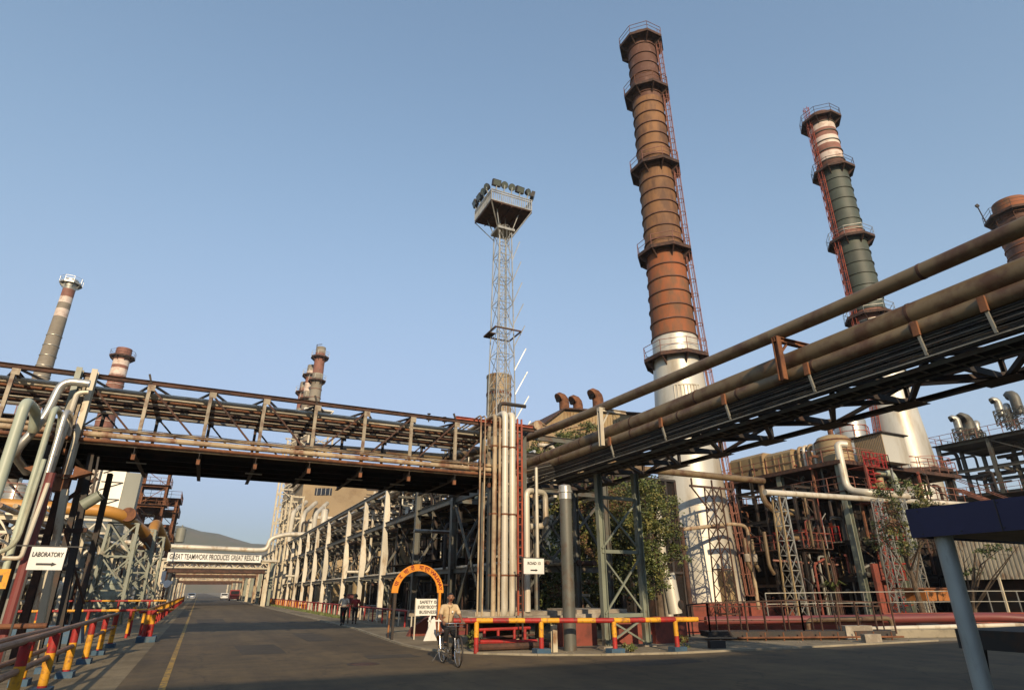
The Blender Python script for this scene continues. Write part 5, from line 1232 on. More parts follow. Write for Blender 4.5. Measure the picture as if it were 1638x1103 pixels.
for k in range(6):
    x = 21 + 1.6 * k
    pipe([(x, 83.5, 3), (x, 83.5, 13.2 + .4 * (k % 3)), (x, 90, 13.6 + .4 * (k % 3))], .38, 'cream_steel' if k % 2 else 'tan_clad', 'big pale duct standing at the cream frame right of the tan building', 'ducts right of the tan building', 'duct')

# ================================================================== FAR GANTRIES OVER THE ROAD, BANNER
def gantry(y, z, label, x0=-4.6, x1=8.6, deep=1.0, m_='cream_steel', depth=3.0, group=None, pipes=4, dark=False, legs=True):
    q = thing('pipe_gantry', label, 'gantry', ((x0 + x1) / 2, y, 0), group)
    b = MB()
    for yy in (y, y + depth):
        b.beam((x0, yy, z), (x1, yy, z), .16); b.beam((x0, yy, z - deep), (x1, yy, z - deep), .16)
        n = 9
        for i in range(n):
            a, c = x0 + (x1 - x0) * i / n, x0 + (x1 - x0) * (i + 1) / n
            b.beam((a, yy, z - deep), ((a + c) / 2, yy, z), .09); b.beam(((a + c) / 2, yy, z), (c, yy, z - deep), .09)
    b.build('truss', m_, q, False)
    if dark: MB().box(x0, y - .1, z - deep - .5, x1, y + depth, z - deep - .1).build('deck', 'rust_dark', q, False)
    if legs:
        for x in (x0, x1):
            for yy in (y, y + depth): MB().ibeam((x, yy, 0), (x, yy, z), .3, .3, .04).build('leg', m_, q, False)
    for k in range(pipes):
        b = MB(); yy = y + .3 + (depth - .6) * k / max(1, pipes - 1); b.tube([(x0 - 2, yy, z + .25), (x1 + 1, yy, z + .25)], .15, 8)
        b.build('pipe_run', ['pipe_cream', 'rust_cream', 'silver', 'rust_dark'][k % 4], q)
    return q
gantry(91, 5.35, 'cream truss gantry carrying the long slogan board over the road', deep=.7, pipes=2, x0=-4.7, x1=7.9)
gantry(101, 5.6, 'second gantry beyond the slogan board with a dark deck', m_='rust_dark', dark=True, deep=.8, depth=4)
for k, y in enumerate((118, 136, 156, 180, 208, 240)):
    gantry(y, 5.4 + .1 * (k % 2), 'cream pipe gantry in the far run over the road', m_='cream_steel' if k % 2 else 'rust_cream', deep=.9 + .2 * (k % 3), group='far gantries over the road', dark=k % 2 == 0)
pipe([(-19, 89.5, 8.0), (-12, 89.5, 7.6), (-4.5, 89.5, 7.05), (6.0, 89.5, 6.85), (7.2, 89.5, 6.95), (7.4, 89.5, 8.4), (9.5, 89.5, 9.0), (13, 89.5, 9.1)], .30, 'pipe_cream', 'fat cream pipe crossing the road above the slogan board', rad=.8, n=12)
q = thing('slogan_board', 'long white slogan board hung across the road under a cream pipe', 'sign', (1, 89.6, 5.9))
zc = 5.86; MB().box(-4.3, 90.2, zc - .52, 6.7, 90.3, zc + .52).build('panel', 'sign_white', q, False)
text('GREAT TEAMWORK PRODUCES GREAT RESULTS', .9, (1.2, 90.16, zc), FACE_S, 'sign_black', q, width=10.5)
# left and right rows of columns beside the far road
for k in range(16):
    y = 97 + 9 * k
    q = tag(MB().ibeam((8.9, y, 0), (8.9, y, 5.6), .5, .4, .06).build('column', 'grey_steel' if k % 2 else 'green_grey', smooth=False), 'blue grey steel column on the right side of the far road', 'column', 'columns along the right of the far road')
    q['label'] = 'grey steel column on the right side of the far road beyond the slogan board'
    q = tag(MB().ibeam((-5.2, y + 2, 0), (-5.2, y + 2, 5.6), .4, .35, .05).build('column', 'cream_steel', smooth=False), 'pale steel column on the left side of the far road beyond the slogan board', 'column', 'columns along the left of the far road')
for (x, l) in ((-4.9, 'tall thin pale pole left of the slogan board'), (-5.4, 'shorter thin pale pole farther left of the slogan board')):
    tag(MB().tube([(x, 85, 0), (x, 85, 8.6 if x > -5 else 6)], .08, 8).build('pole', 'cream_steel'), l, 'pole')
for (u, v, w, h, l, m_) in ((261, 923, 11, 20, 'blank white notice board on posts left of the far road', 'sign_white'), (203, 918, 29, 19, 'grey wide notice board among the lattice towers at left', 'tank_grey'), (274, 931, 5, 5, 'tiny white notice beside the far left road edge', 'sign_white')):
    Yd = 62; a = at(u - w / 2, v + h / 2, Y=Yd); c = at(u + w / 2, v - h / 2, Y=Yd)
    q = thing('notice_board', l, 'sign', ((a.x + c.x) / 2, Yd, 0))
    MB().box(a.x, Yd, a.z, c.x, Yd + .05, c.z).build('panel', m_, q, False)
    b = MB()
    for x in (a.x + .06, c.x - .06): b.beam((x, Yd + .1, 0), (x, Yd + .1, c.z), .07)
    b.build('posts', 'cream_steel', q, False)
q = thing('round_sign', 'small round white road sign at the far left edge', 'sign', (-4, 60, 0)); p = at(267, 933, Y=62)
MB().tube([(p.x, 61.9, p.z), (p.x, 61.95, p.z)], .3, 18).build('disc', 'sign_white', q); MB().tube([(p.x, 61.97, 0), (p.x, 61.97, p.z)], .03, 6).build('post', 'galv', q)
# vehicles far down the road
def car(label, x, y, L, W, H_, m_, name='car', cat='car', group=None, van=False):
    q = thing(name, label, cat, (x, y, 0), group); b = MB()
    if van: prof = [(0, .35), (0, H_ * .95), (.1, H_), (L - .9, H_), (L - .3, H_ * .55), (L, H_ * .5), (L, .35)]
    else: prof = [(0, .3), (0, H_ * .6), (.4, H_ * .66), (.9, H_), (L - 1.7, H_), (L - 1.0, H_ * .64), (L - .1, H_ * .55), (L, .3)]
    b.prism([(x - W / 2, y + L - a, z) for a, z in prof], (W, 0, 0)); b.build('body', m_, q, False)
    b = MB(); b.box(x - W * .42, y + (.28 if van else .95), H_ * .58 if van else H_ * .68, x + W * .42, y + (.32 if van else 1.0), H_ * .9); b.build('windscreen', 'glass_dark', q, False)
    for sx in (-1, 1):
        for yy in (y + .8, y + L - .8): MB().tube([(x + sx * (W / 2 - .1) - .1, yy, .32), (x + sx * (W / 2 - .1) + .1, yy, .32)], .32, 14).build('wheel', 'rubber', q)
        MB().box(x + sx * W * .36 - .12, y - .03, .62, x + sx * W * .36 + .12, y - .002, .78).build('headlight', 'lamp_glass', q, False)
    return q
car('dull red van parked under the grey columns at the right of the far road', 7.0, 150, 4.4, 1.9, 2.2, 'car_red', 'van', 'van', van=True)
car('white car far down the road on its left side', -1.6, 190, 4.2, 1.75, 1.5, 'car_white')
car('white car far down the road on its right side', 6.2, 185, 4.2, 1.75, 1.5, 'car_white')
for k, (x, y) in enumerate(((-9.6, 52), (-11.5, 62))):
    car(['white car parked at left behind the striped two bar barrier', 'white car parked farther left, half hidden behind pipes'][k], x, y, 4.3, 1.8, 1.5, 'car_white')
q = thing('blue_block', 'blue painted concrete block behind the left guard rail', 'block', (-5, 30, 0)); p = at(123, 987, Y=30)
b = MB(); b.prism([(-6.0, 29, 0), (-3.6, 29, 0), (-3.75, 29.15, .6), (-5.85, 29.15, .6)], (0, .8, 0)); b.build('block', 'blue_paint', q, False)

# ================================================================== LEFT SIDE OF THE ROAD
q = thing('orange_duct', 'fat orange pipe crossing above the left plant and bending down', 'pipe', (-8, 42, 0))
MB().tube(fillet([(-24, 42, 6.35), (-5.0, 42, 6.05), (-3.6, 44.5, 5.1)], 1.1, 8), .33, 22).build('upper_run', 'orange_pipe', q)
pw = [at(196, 820, Y=44), at(240, 868, Y=60)]
b = MB(); b.tube(fillet([(-5.2, 60, 8.8), (-4.6, 62, 6.8), (-4.5, 62, 6.6)], 1, 6), .4, 18)
pA = at(241, 862, Y=66); pB = at(262, 868, Y=72)
b.tube([pA, at(250, 832, Y=68), at(262, 862, Y=70), at(268, 878, Y=72)], .42, 16)
b2 = MB(); b2.tube(fillet([at(205, 822, Y=42.3), at(222, 845, Y=50), at(240, 867, Y=60), at(242, 872, Y=61)], 1, 5), .40, 18); b2.build('descending_run', 'rust', q)
o2 = thing('orange_loop', 'tan orange pipe bend rising like a peak above the left lattice towers', 'pipe', (-4, 68, 0)); 
b2 = MB(); b2.tube(fillet([at(238, 872, Y=64), at(249, 834, Y=66), at(266, 874, Y=70)], .8, 6), .44, 16); b2.build('bend', 'orange_pipe', o2)
def ltower(u, vb, Y, h, w, l, m_='green_grey'):
    p = at(u, 900, Y=Y); return mast('lattice_tower', l, (p.x, Y, 0), h, w, w * .85, max(3, int(h / 1.5)), m_, .16, .08)
ltower(186, 960, 43.5, 5.5, 1.7, 'widest green grey lattice tower supporting the orange pipe at left')
ltower(222, 960, 56, 6.2, 1.6, 'lattice tower under the lower end of the orange pipe')
ltower(243, 960, 66, 6.4, 1.4, 'slim lattice tower, farthest of the three holding the orange pipe')
q = thing('storage_tank', 'grey cylindrical tank with flat top behind the left lattice tower', 'tank', (-10, 66, 0)); p = at(146, 835, Y=66)
b = MB(); b.lathe((p.x, 66, 0), [(2.6, 0), (2.6, p.z + .3), (2.3, p.z + .7), (1.0, p.z + .9), (.1, p.z + .95)], 36); b.build('shell', 'tank_grey', q)
b = MB()
for z in (1.5, 3, 4.5, 6, 7.4): b.lathe((p.x, 66, z), [(2.6, -.04), (2.64, -.04), (2.64, .04), (2.6, .04)], 36, cap=False)
b.build('seams', 'tank_grey', q)
for k, (u, l) in enumerate([(118, 'low pale green tank at left behind the pipe clutter'), (170, 'low pale green tank between the lattice towers at left')]):
    p = at(u, 925, Y=54); vessel(p.x, 54, 0, 1.1, 1.6, 'pipe_green', l)
# pipe racks along the left side
LR = steel_frame('left_pipe_rack', 'low cream pipe rack packed with white pipes on the left roadside', [-9.5, -6.2], [34 + 7 * k for k in range(13)], [0, 2.7, 4.9], 'cream_steel', sec=.2)
rnd = random.Random(21)
GL = 'pipes on the left roadside rack'
for k in range(12):
    x = -9.4 + .28 * k; z = (2.85 if k % 2 else 5.05) + .12
    pipe([(x, 33, z), (x, rnd.uniform(90, 120), z)], rnd.choice([.07, .1, .13]), rnd.choice(['pipe_cream', 'silver', 'white_steel', 'rust_cream']), 'straight pale pipe on the low left roadside rack', GL, 'rack_pipe', n=8)
GM = 'pale pipes crossing the left plant'
for k in range(16):
    y = 38 + 3.3 * k; z = rnd.choice([1.2, 2.2, 3.2, 4.2, 5.3])
    pipe([(-26, y, z), (rnd.uniform(-7, -5.3), y, z), (rnd.uniform(-7, -5.3), y, z - rnd.uniform(.6, 1.2))], rnd.choice([.08, .12, .18, .24]), rnd.choice(['pipe_cream', 'silver', 'white_steel', 'rust_cream', 'galv']), 'pale pipe running crosswise through the low plant left of the road', GM, 'cross_pipe', n=8)
GN = 'upright pipes in the left plant'
for k in range(150):
    y = rnd.uniform(33, 80); x = rnd.uniform(-18, -5.4); z1 = rnd.uniform(1.2, 5.2)
    pipe([(x, y, 0), (x, y, z1), (x + rnd.uniform(-1.5, 1.5), y, z1)], rnd.choice([.05, .08, .12]), rnd.choice(['pipe_cream', 'galv', 'white_steel', 'green_grey', 'grey_steel', 'rust_dark', 'dark_steel']), 'upright bent pipe among the low plant left of the road', GN, 'upright_pipe', n=6)
for k in range(9):
    y = 36 + k * 5.5; x = rnd.uniform(-16, -7.5)
    vessel(x, y, 0, rnd.uniform(.4, .8), rnd.uniform(.9, 2.0), rnd.choice(['tank_grey', 'pipe_green', 'pipe_cream', 'silver', 'dark_steel']), 'small upright vessel in the low plant left of the road', 'small vessels in the left plant')
GT = 'white lattice girders over the left plant'
for k, (y, z) in enumerate(((36, 4.3), (47, 5.2), (58, 6.0))):
    q = thing('lattice_girder', 'white zigzag lattice girder spanning the left plant', 'girder', (-13, y, z), GT)
    MB().beam((-24, y, z), (-5.8, y, z), .12).build('chord', 'white_steel', q, False); MB().beam((-24, y, z + .8), (-5.8, y, z + .8), .12).build('chord', 'white_steel', q, False)
    b = MB()
    for i in range(14):
        a = -24 + 1.3 * i; b.beam((a, y, z), (a + .65, y, z + .8), .08); b.beam((a + .65, y, z + .8), (a + 1.3, y, z), .08)
    b.build('web', 'white_steel', q, False)
steel_frame('platform_frame', 'dark platform frame with red handrails at the far left', [-14.6, -12.1, -9.7], [44, 47.5, 51], [0, 3.6, 6.4, 9.0, 11.5], 'rust_dark', sec=.22, floors=(3.6, 6.4, 9.0, 11.4), fm='dark_steel', rail='ladder_pink')
vessel(-11.4, 46, 9.1, .8, 1.2, 'clad_white', 'white drum on top of the far left platform frame', legs=False)
vessel(-10.9, 46, 6.5, .6, 1.0, 'silver', 'silver drum on the middle floor of the far left platform frame', legs=False)
block('machine_house', 'dark machine casing low at the far left', -30, 56, 0, -18, 70, 7, 'rust_dark', 'dark_steel', 'machine house', 6)
# white clad column and rusty towers
q = thing('clad_tower', 'white clad square tower with ladder rising left under the bridge', 'tower', (-17, 95, 0))
a = at(176, 800, Y=95); c = at(190, 800, Y=95)
MB().box(a.x - 1.6, 95, 0, c.x + .1, 98, 17.5).build('cladding', 'clad_white', q, False)
MB().box(c.x + .103, 95.1, 0, c.x + 1.9, 98, 16.6).build('grey_side', 'tank_grey', q, False)
b = MB()
for i in range(14): b.beam((a.x - 1.5, 94.9, 2 + 1.1 * i), (c.x, 94.9, 3.1 + 1.1 * i if i % 2 else 2 + 1.1 * i), .09)
b.build('pipework', 'dark_steel', q, False)
b = MB()
for s_ in (0, .7): b.beam((a.x - 2.6 + s_, 94.6, 0), (a.x - 2.6 + s_, 94.6, 18), .14)
for i in range(16):
    z = 1.1 * i; b.beam((a.x - 2.6, 94.6, z), (a.x - 1.9, 94.6, z + 1.1), .1); b.beam((a.x - 1.9, 94.6, z), (a.x - 2.6, 94.6, z + 1.1), .1)
b.build('ladder_cage', 'white_steel', q, False)
p0 = at(205, 900, Y=112); p1 = at(262, 900, Y=112)
q = steel_frame('rusty_frame', 'tall rusty steel tower frame left of the far road', [p0.x, (p0.x + p1.x) / 2, p1.x], [112, 116, 120], [0, 3.2, 6.2, 9.0, 11.5, 13.8, 15.6], 'rust', sec=.4, floors=(9.0, 13.4, 15.6), fm='rust_dark', rail='rust')
q = steel_frame('rusty_frame', 'slimmer rusty tower rising above the left end of the rusty frame', [p0.x - .2, p0.x + 3.2], [108, 111], [0, 4, 8, 11, 14, 17, 19.5], 'rust', sec=.35, floors=(14, 17, 19.4), fm='rust_dark', rail='rust')
for k in range(5):
    vessel(p0.x + 1 + 1.3 * k, 114, [6.3, 9.1, 6.3, 0, 9.1][k], .7, 2.0, ['orange_dim', 'rust', 'clad_white', 'rust', 'tank_grey'][k], 'round vessel inside the rusty tower frame at left', 'vessels in the rusty frame', legs=False)
for k in range(26):
    x = rnd.uniform(p0.x, p1.x); y = rnd.uniform(111, 119); z = rnd.uniform(0, 12)
    pipe([(x, y, z), (x, y, z + rnd.uniform(1, 4)), (x + rnd.uniform(-2, 2), y, z + 2)], rnd.choice([.1, .15, .25]), rnd.choice(['rust', 'orange_dim', 'white_steel', 'rust_dark', 'tank_grey']), 'bent pipe inside the rusty tower frame left of the road', 'pipes in the rusty frame', 'bent_pipe', n=6)
for k, (u, v, Y) in enumerate(((150, 700, 120), (164, 690, 128))):
    p = at(u, v, Y=Y); cowl('vent_cowl', ['small dark hooked vent seen through the left bridge', 'small pale vent seen through the left bridge beside the rusty stack'][k], p.x, Y, 20, .9 - .2 * k, max(2, p.z - 20), ['dark_steel', 'tan_clad'][k], 3, stand=False)
    tag(MB().ibeam((p.x, Y, 0), (p.x, Y, 19.95), 1.0, 1.0, .2).build('vent_support', 'rust_dark', smooth=False), ['dark support column under the small hooked vent', 'dark support column under the small pale vent'][k], 'column')

# ================================================================== CANOPY AT THE RIGHT
q = thing('canopy', 'dark blue fascia canopy on a grey pole at the right edge', 'canopy', (9.8, 3.8, 0))
b = MB(); b.box(8.5, 1.0, 2.42, 8.53, 5.2, 2.79); b.box(8.53, 5.17, 2.42, 11.6, 5.2, 2.79); b.box(8.53, 1.0, 2.42, 11.6, 1.03, 2.79); b.build('fascia', 'canopy_blue', q, False)
b = MB()
for y in (1.9, 3.0, 4.1): b.box(8.493, y, 2.42, 8.4995, y + .012, 2.79)
for i in range(9): b.tube([(8.49, 1.2 + .48 * i, 2.75), (8.499, 1.2 + .48 * i, 2.75)], .009, 6); b.tube([(8.49, 1.2 + .48 * i, 2.46), (8.499, 1.2 + .48 * i, 2.46)], .009, 6)
b.build('seams_and_rivets', 'dark_steel', q, False)
MB().box(8.53, 1.03, 2.70, 11.6, 5.17, 2.74).build('roof_sheet', 'beige_sheet', q, False)
MB().box(8.56, 1.1, 2.44, 11.5, 5.1, 2.47).build('ceiling', 'beige_sheet', q, False)
p = at(1512, 870, X=8.72); MB().tube([(8.72, p.y, 0), (8.72, p.y, 2.44)], .105, 24).build('pole', 'pole_grey', q)
MB().box(8.5, p.y - .2, 0.004, 8.94, p.y + .2, .03).build('base_plate', 'rust_dark', q, False); MB().tube([(11.3, p.y, 0), (11.3, p.y, 2.44)], .105, 16).build('pole', 'pole_grey', q)
MB().tube([(8.72, 1.4, 0), (8.72, 1.4, 2.44)], .105, 16).build('pole', 'pole_grey', q)
q = thing('table', 'dark low table with thin crossed legs beside the canopy pole', 'table', (11.2, 5.4, 0))
MB().box(10.3, 4.7, .98, 12.6, 6.0, 1.24).build('top', 'dark_steel', q, False)
for x, y in ((10.5, 4.8), (10.5, 5.9), (12.4, 4.8), (12.4, 5.9)): MB().beam((x, y, 0), (x + .25, y, .98), .04).build('leg', 'dark_steel', q, False); 
# unseen building added behind the photographer to cast the shadow over the crossing
q = thing('shadow_building', 'long unseen building added behind the viewer to cast shadow on the crossing', 'building', (20, -32, 0))
MB().box(-14.5, -40, 0, 80, -24, 15.6).build('walls', 'tan_wall', q, False)
for k in range(24):
    for z in (1.2, 4.8, 8.4, 12): 
        if (k + int(z)) % 2 == 0 or True:
            MB().box(-13 + 3.9 * k, -24.0 + .003, z, -11 + 3.9 * k, -23.95, z + 1.7).build('window', 'glass_dark', q, False)
MB().box(-15, -40.5, 15.6, 80.5, -23.5, 15.9).build('roof', 'concrete', q, False)

# ================================================================== WALKWAY ARCH AND BOARDS
AX0, AX1, AY = 6.82, 8.98, 24.9
acx, aR, aZ = (AX0 + AX1) / 2, (AX1 - AX0) / 2, 1.72
q = thing('walkway_arch', 'orange semicircular WALKWAY arch with dark red Hindi and English lettering', 'arch', (acx, AY, 0))
n = 40; b = MB(); vs = []
for y in (AY, AY + .06):
    for r in (aR - .26, aR):
        for k in range(n + 1): t = math.pi * k / n; vs.append((acx - r * math.cos(t), y, aZ + r * math.sin(t)))
N1 = n + 1; fs = []
for k in range(n):
    fs += [(k, k + 1, N1 + k + 1, N1 + k)[::-1], (2 * N1 + k, 2 * N1 + k + 1, 3 * N1 + k + 1, 3 * N1 + k), (k, 2 * N1 + k, 2 * N1 + k + 1, k + 1)[::-1], (N1 + k, N1 + k + 1, 3 * N1 + k + 1, 3 * N1 + k)[::-1]]
b.add(vs, fs + [(0, N1, 3 * N1, 2 * N1), (n, 2 * N1 + n, 3 * N1 + n, N1 + n)]); b.build('band', 'arch_orange', q)
for s_, x in ((0, AX0 + .15), (1, AX1 - .15)):
    MB().beam((x, AY + .03, 0), (x, AY + .03, aZ), .09).build('post', 'dark_steel' if not s_ else 'arch_orange', q, False)
def arc_text(s, a0, a1, size, font_h, sub=None):
    """set glyph groups along the arch between the angles a0 and a1 (0 = left foot)"""
    items = s; k = len(items); off = q.location
    for i, ch in enumerate(items):
        if ch == ' ': continue
        t = R(a0 + (a1 - a0) * (i + .5) / k); r = aR - .13
        me = text_mesh(ch, size, depth=.006)
        me.materials.clear(); me.materials.append(M['letter_red'])
        # tangent direction going clockwise (left to right over the top)
        tx, tz = math.sin(t), math.cos(t)
        Mx = Matrix(((tx, -math.cos(t), 0), (0, 0, -1), (tz, math.sin(t), 0)))
        P = V((acx - r * math.cos(t), AY - .012, aZ + r * math.sin(t)))
        me.transform(Matrix.Translation(P - off) @ Mx.to_4x4() @ Matrix.Diagonal((1.25 if size < .18 else 1.05, 1.15, 1, 1)))
        o = bpy.data.objects.new('letter', me); COL.objects.link(o); o.parent = q
arc_text(['\u092A\u093E', '\u0926', '\u091A\u093E', '\u0930\u0940'], 12, 82, .2, 1)
arc_text(['\u092E\u093E', '\u0930\u094D\u0917'], 88, 118, .2, 1)
arc_text(list('WALKWAY'), 124, 174, .17, 1)
q = thing('safety_board', 'white three line SAFETY board on two thin posts behind the cyclist', 'sign', (8.3, 25.5, 0))
a = at(664.5, 984, Y=25.5); c = at(704, 957, Y=25.5)
MB().box(a.x, 25.5, a.z, c.x, 25.53, c.z).build('panel', 'sign_white', q, False)
for x in (a.x, c.x - .05): MB().beam((x, 25.55, 0), (x, 25.55, c.z + .03), .05).build('post', 'pipe_cream', q, False)
cx = (a.x + c.x) / 2; hz = c.z - a.z
for i, s_ in enumerate(('SAFETY IS', "EVERYBODY'S", 'BUSINESS')): text(s_, hz * .26, (cx, 25.488, c.z - hz * (.2 + .3 * i)), FACE_S, 'sign_black', q, width=(c.x - a.x) * (.7 if i != 1 else .85))
q = thing('white_gate', 'white painted barred gate stand behind the cyclist', 'gate', (8.6, 24.2, 0))
p = at(690, 1024, Z=0); b = MB()
b.prism([(p.x - .32, p.y, 0), (p.x + .22, p.y, 0), (p.x + .12, p.y, .78), (p.x + .0, p.y, .78)], (0, .05, 0))
for i in range(6): b.beam((p.x - .1 + .2 * i, p.y + .1, .15), (p.x - .1 + .2 * i, p.y + .1, .84), .04)
for z in (.2, .7): b.beam((p.x - .15, p.y + .1, z), (p.x + 1.0, p.y + .1, z), .05)
b.beam((p.x - .14, p.y + .1, 0), (p.x - .05, p.y + .1, .92), .05)
b.build('frame', 'sign_white', q, False)
b = MB(); b.prism([(8.35, 27.4, 0), (11.9, 27.4, 0), (11.9, 27.4, .78), (9.3, 27.4, .78), (8.55, 27.4, .35)], (0, .3, 0))
tag(b.build('low_wall', 'red_wall', smooth=False), 'red wall with sloping left end below the walkway arch', 'wall')
tag(MB().box(8.85, 29.0, .72, 10.6, 29.35, .98).build('beam', 'concrete', smooth=False), 'pale concrete beam lying level under the walkway arch', 'beam')
q = thing('hazard_pole', 'thin orange and black striped pole at the kerb left of the red wall', 'pole', (7.9, 26.9, 0)); p = at(620, 1022, Z=0)
b = MB()
for i in range(5): b.tube([(p.x, p.y, .26 * i), (p.x + .01, p.y, .26 * i + .26)], .035, 8, mi=i % 2)
b.build('shaft', ['rust_dark', 'orange_dim'], q)
q = thing('red_post_box', 'red fire point cabinet on a post behind the pedestrians', 'cabinet', (9.4, 40, 0)); p = at(560, 958, Y=40)
MB().box(p.x - .18, 40, p.z - .25, p.x + .2, 40.25, p.z + .3).build('cabinet', 'maroon_pipe', q, False); MB().beam((p.x, 40.1, 0), (p.x, 40.1, p.z - .3), .08).build('post', 'grey_steel', q, False)

# ================================================================== PEOPLE
def skin_obj(name, verts, edges, radii, m, parent=None, sub=1, root=0):
    me = bpy.data.meshes.new(name); off = V((0, 0, 0)); p = parent
    while p is not None: off += p.location; p = p.parent
    me.from_pydata([tuple(V(v) - off) for v in verts], edges, []); me.materials.append(M[m])
    o = bpy.data.objects.new(name, me); COL.objects.link(o)
    if parent: o.parent = parent
    mod = o.modifiers.new('skin', 'SKIN'); mod.use_smooth_shade = True
    for i, r in enumerate(radii):
        sv = me.skin_vertices[0].data[i]; sv.radius = r if isinstance(r, tuple) else (r, r)
        sv.use_root = (i == root)
    s_ = o.modifiers.new('sub', 'SUBSURF'); s_.levels = sub; s_.render_levels = sub
    return o
def head(root, c, yaw, hair=True, moust=True, cap=None, s=1.0):
    f = V((math.cos(yaw), math.sin(yaw), 0)); r_ = V((f.y, -f.x, 0)); c = V(c); up = V((0, 0, 1))
    def W(x, y, z): return c + (r_ * x + f * y + up * z) * s
    b = MB(); nu, nv = 20, 14; vs = []
    for j in range(nv + 1):
        ph = math.pi * j / nv
        for i in range(nu):
            th_ = 2 * math.pi * i / nu
            x, y, z = math.sin(ph) * math.cos(th_), math.sin(ph) * math.sin(th_), math.cos(ph)
            w = 1 - .22 * max(0, -z) ** 1.2
            X, Y, Z = x * .074 * w, y * .094 * (1 - .12 * max(0, -z)), z * .118
            if y > .6: # face relief: nose, brow, chin
                X_ = abs(x)
                Y += .022 * math.exp(-(X_ / .16) ** 2 - ((z + .12) / .17) ** 2) + .006 * math.exp(-((z - .22) / .1) ** 2) - .008 * math.exp(-((X_ - .42) / .15) ** 2 - ((z - .03) / .13) ** 2) + .008 * math.exp(-(X_ / .3) ** 2 - ((z + .8) / .15) ** 2)
            vs.append(W(X, Y, Z))
    b.add(vs, [(j * nu + i, j * nu + (i + 1) % nu, (j + 1) * nu + (i + 1) % nu, (j + 1) * nu + i)[::-1] for j in range(nv) for i in range(nu)])
    for sx in (-1, 1): b.tube([W(sx * .072, -.005, -.03), W(sx * .085, -.012, .005), W(sx * .074, -.005, .03)], [.01, .016, .01], 8)
    h = b.build('head', 'skin', root, ang=180)
    b = MB()
    for sx in (-1, 1): b.tube([W(sx * .031, .074, .012), W(sx * .031, .086, .012)], .0105, 8)
    b.build('eyes', 'hair', h)
    b = MB()
    for sx in (-1, 1): b.beam(W(sx * .014, .09, .032), W(sx * .05, .078, .034), .008)
    if moust: b.tube([W(-.036, .084, -.05), W(0, .1, -.036), W(.036, .084, -.05)], [.006, .012, .006], 8)
    b.build('moustache', 'hair', h)
    b = MB(); b.tube([W(-.022, .088, -.062), W(0, .094, -.06), W(.022, .088, -.062)], .005, 6); b.build('mouth', 'letter_red', h)
    if hair:
        b = MB(); vs = []
        for j in range(9):
            ph = math.pi * .60 * j / 8
            for i in range(nu):
                th_ = 2 * math.pi * i / nu; x, y, z = math.sin(ph) * math.cos(th_), math.sin(ph) * math.sin(th_), math.cos(ph)
                if y > .05 and z < .62: z = .62 + .08 * z
                k = 1.10; rr = math.sqrt(max(0, 1 - z * z)) / max(.001, math.hypot(x, y)) if z < .99 else 1
                vs.append(W(x * rr * .074 * k, y * rr * .094 * k - .004, z * .118 * 1.10 + .004))
        b.add(vs, [(j * nu + i, j * nu + (i + 1) % nu, (j + 1) * nu + (i + 1) % nu, (j + 1) * nu + i)[::-1] for j in range(8) for i in range(nu)])
        b.build('hair', 'hair' if not cap else cap, h, ang=180)
    return h
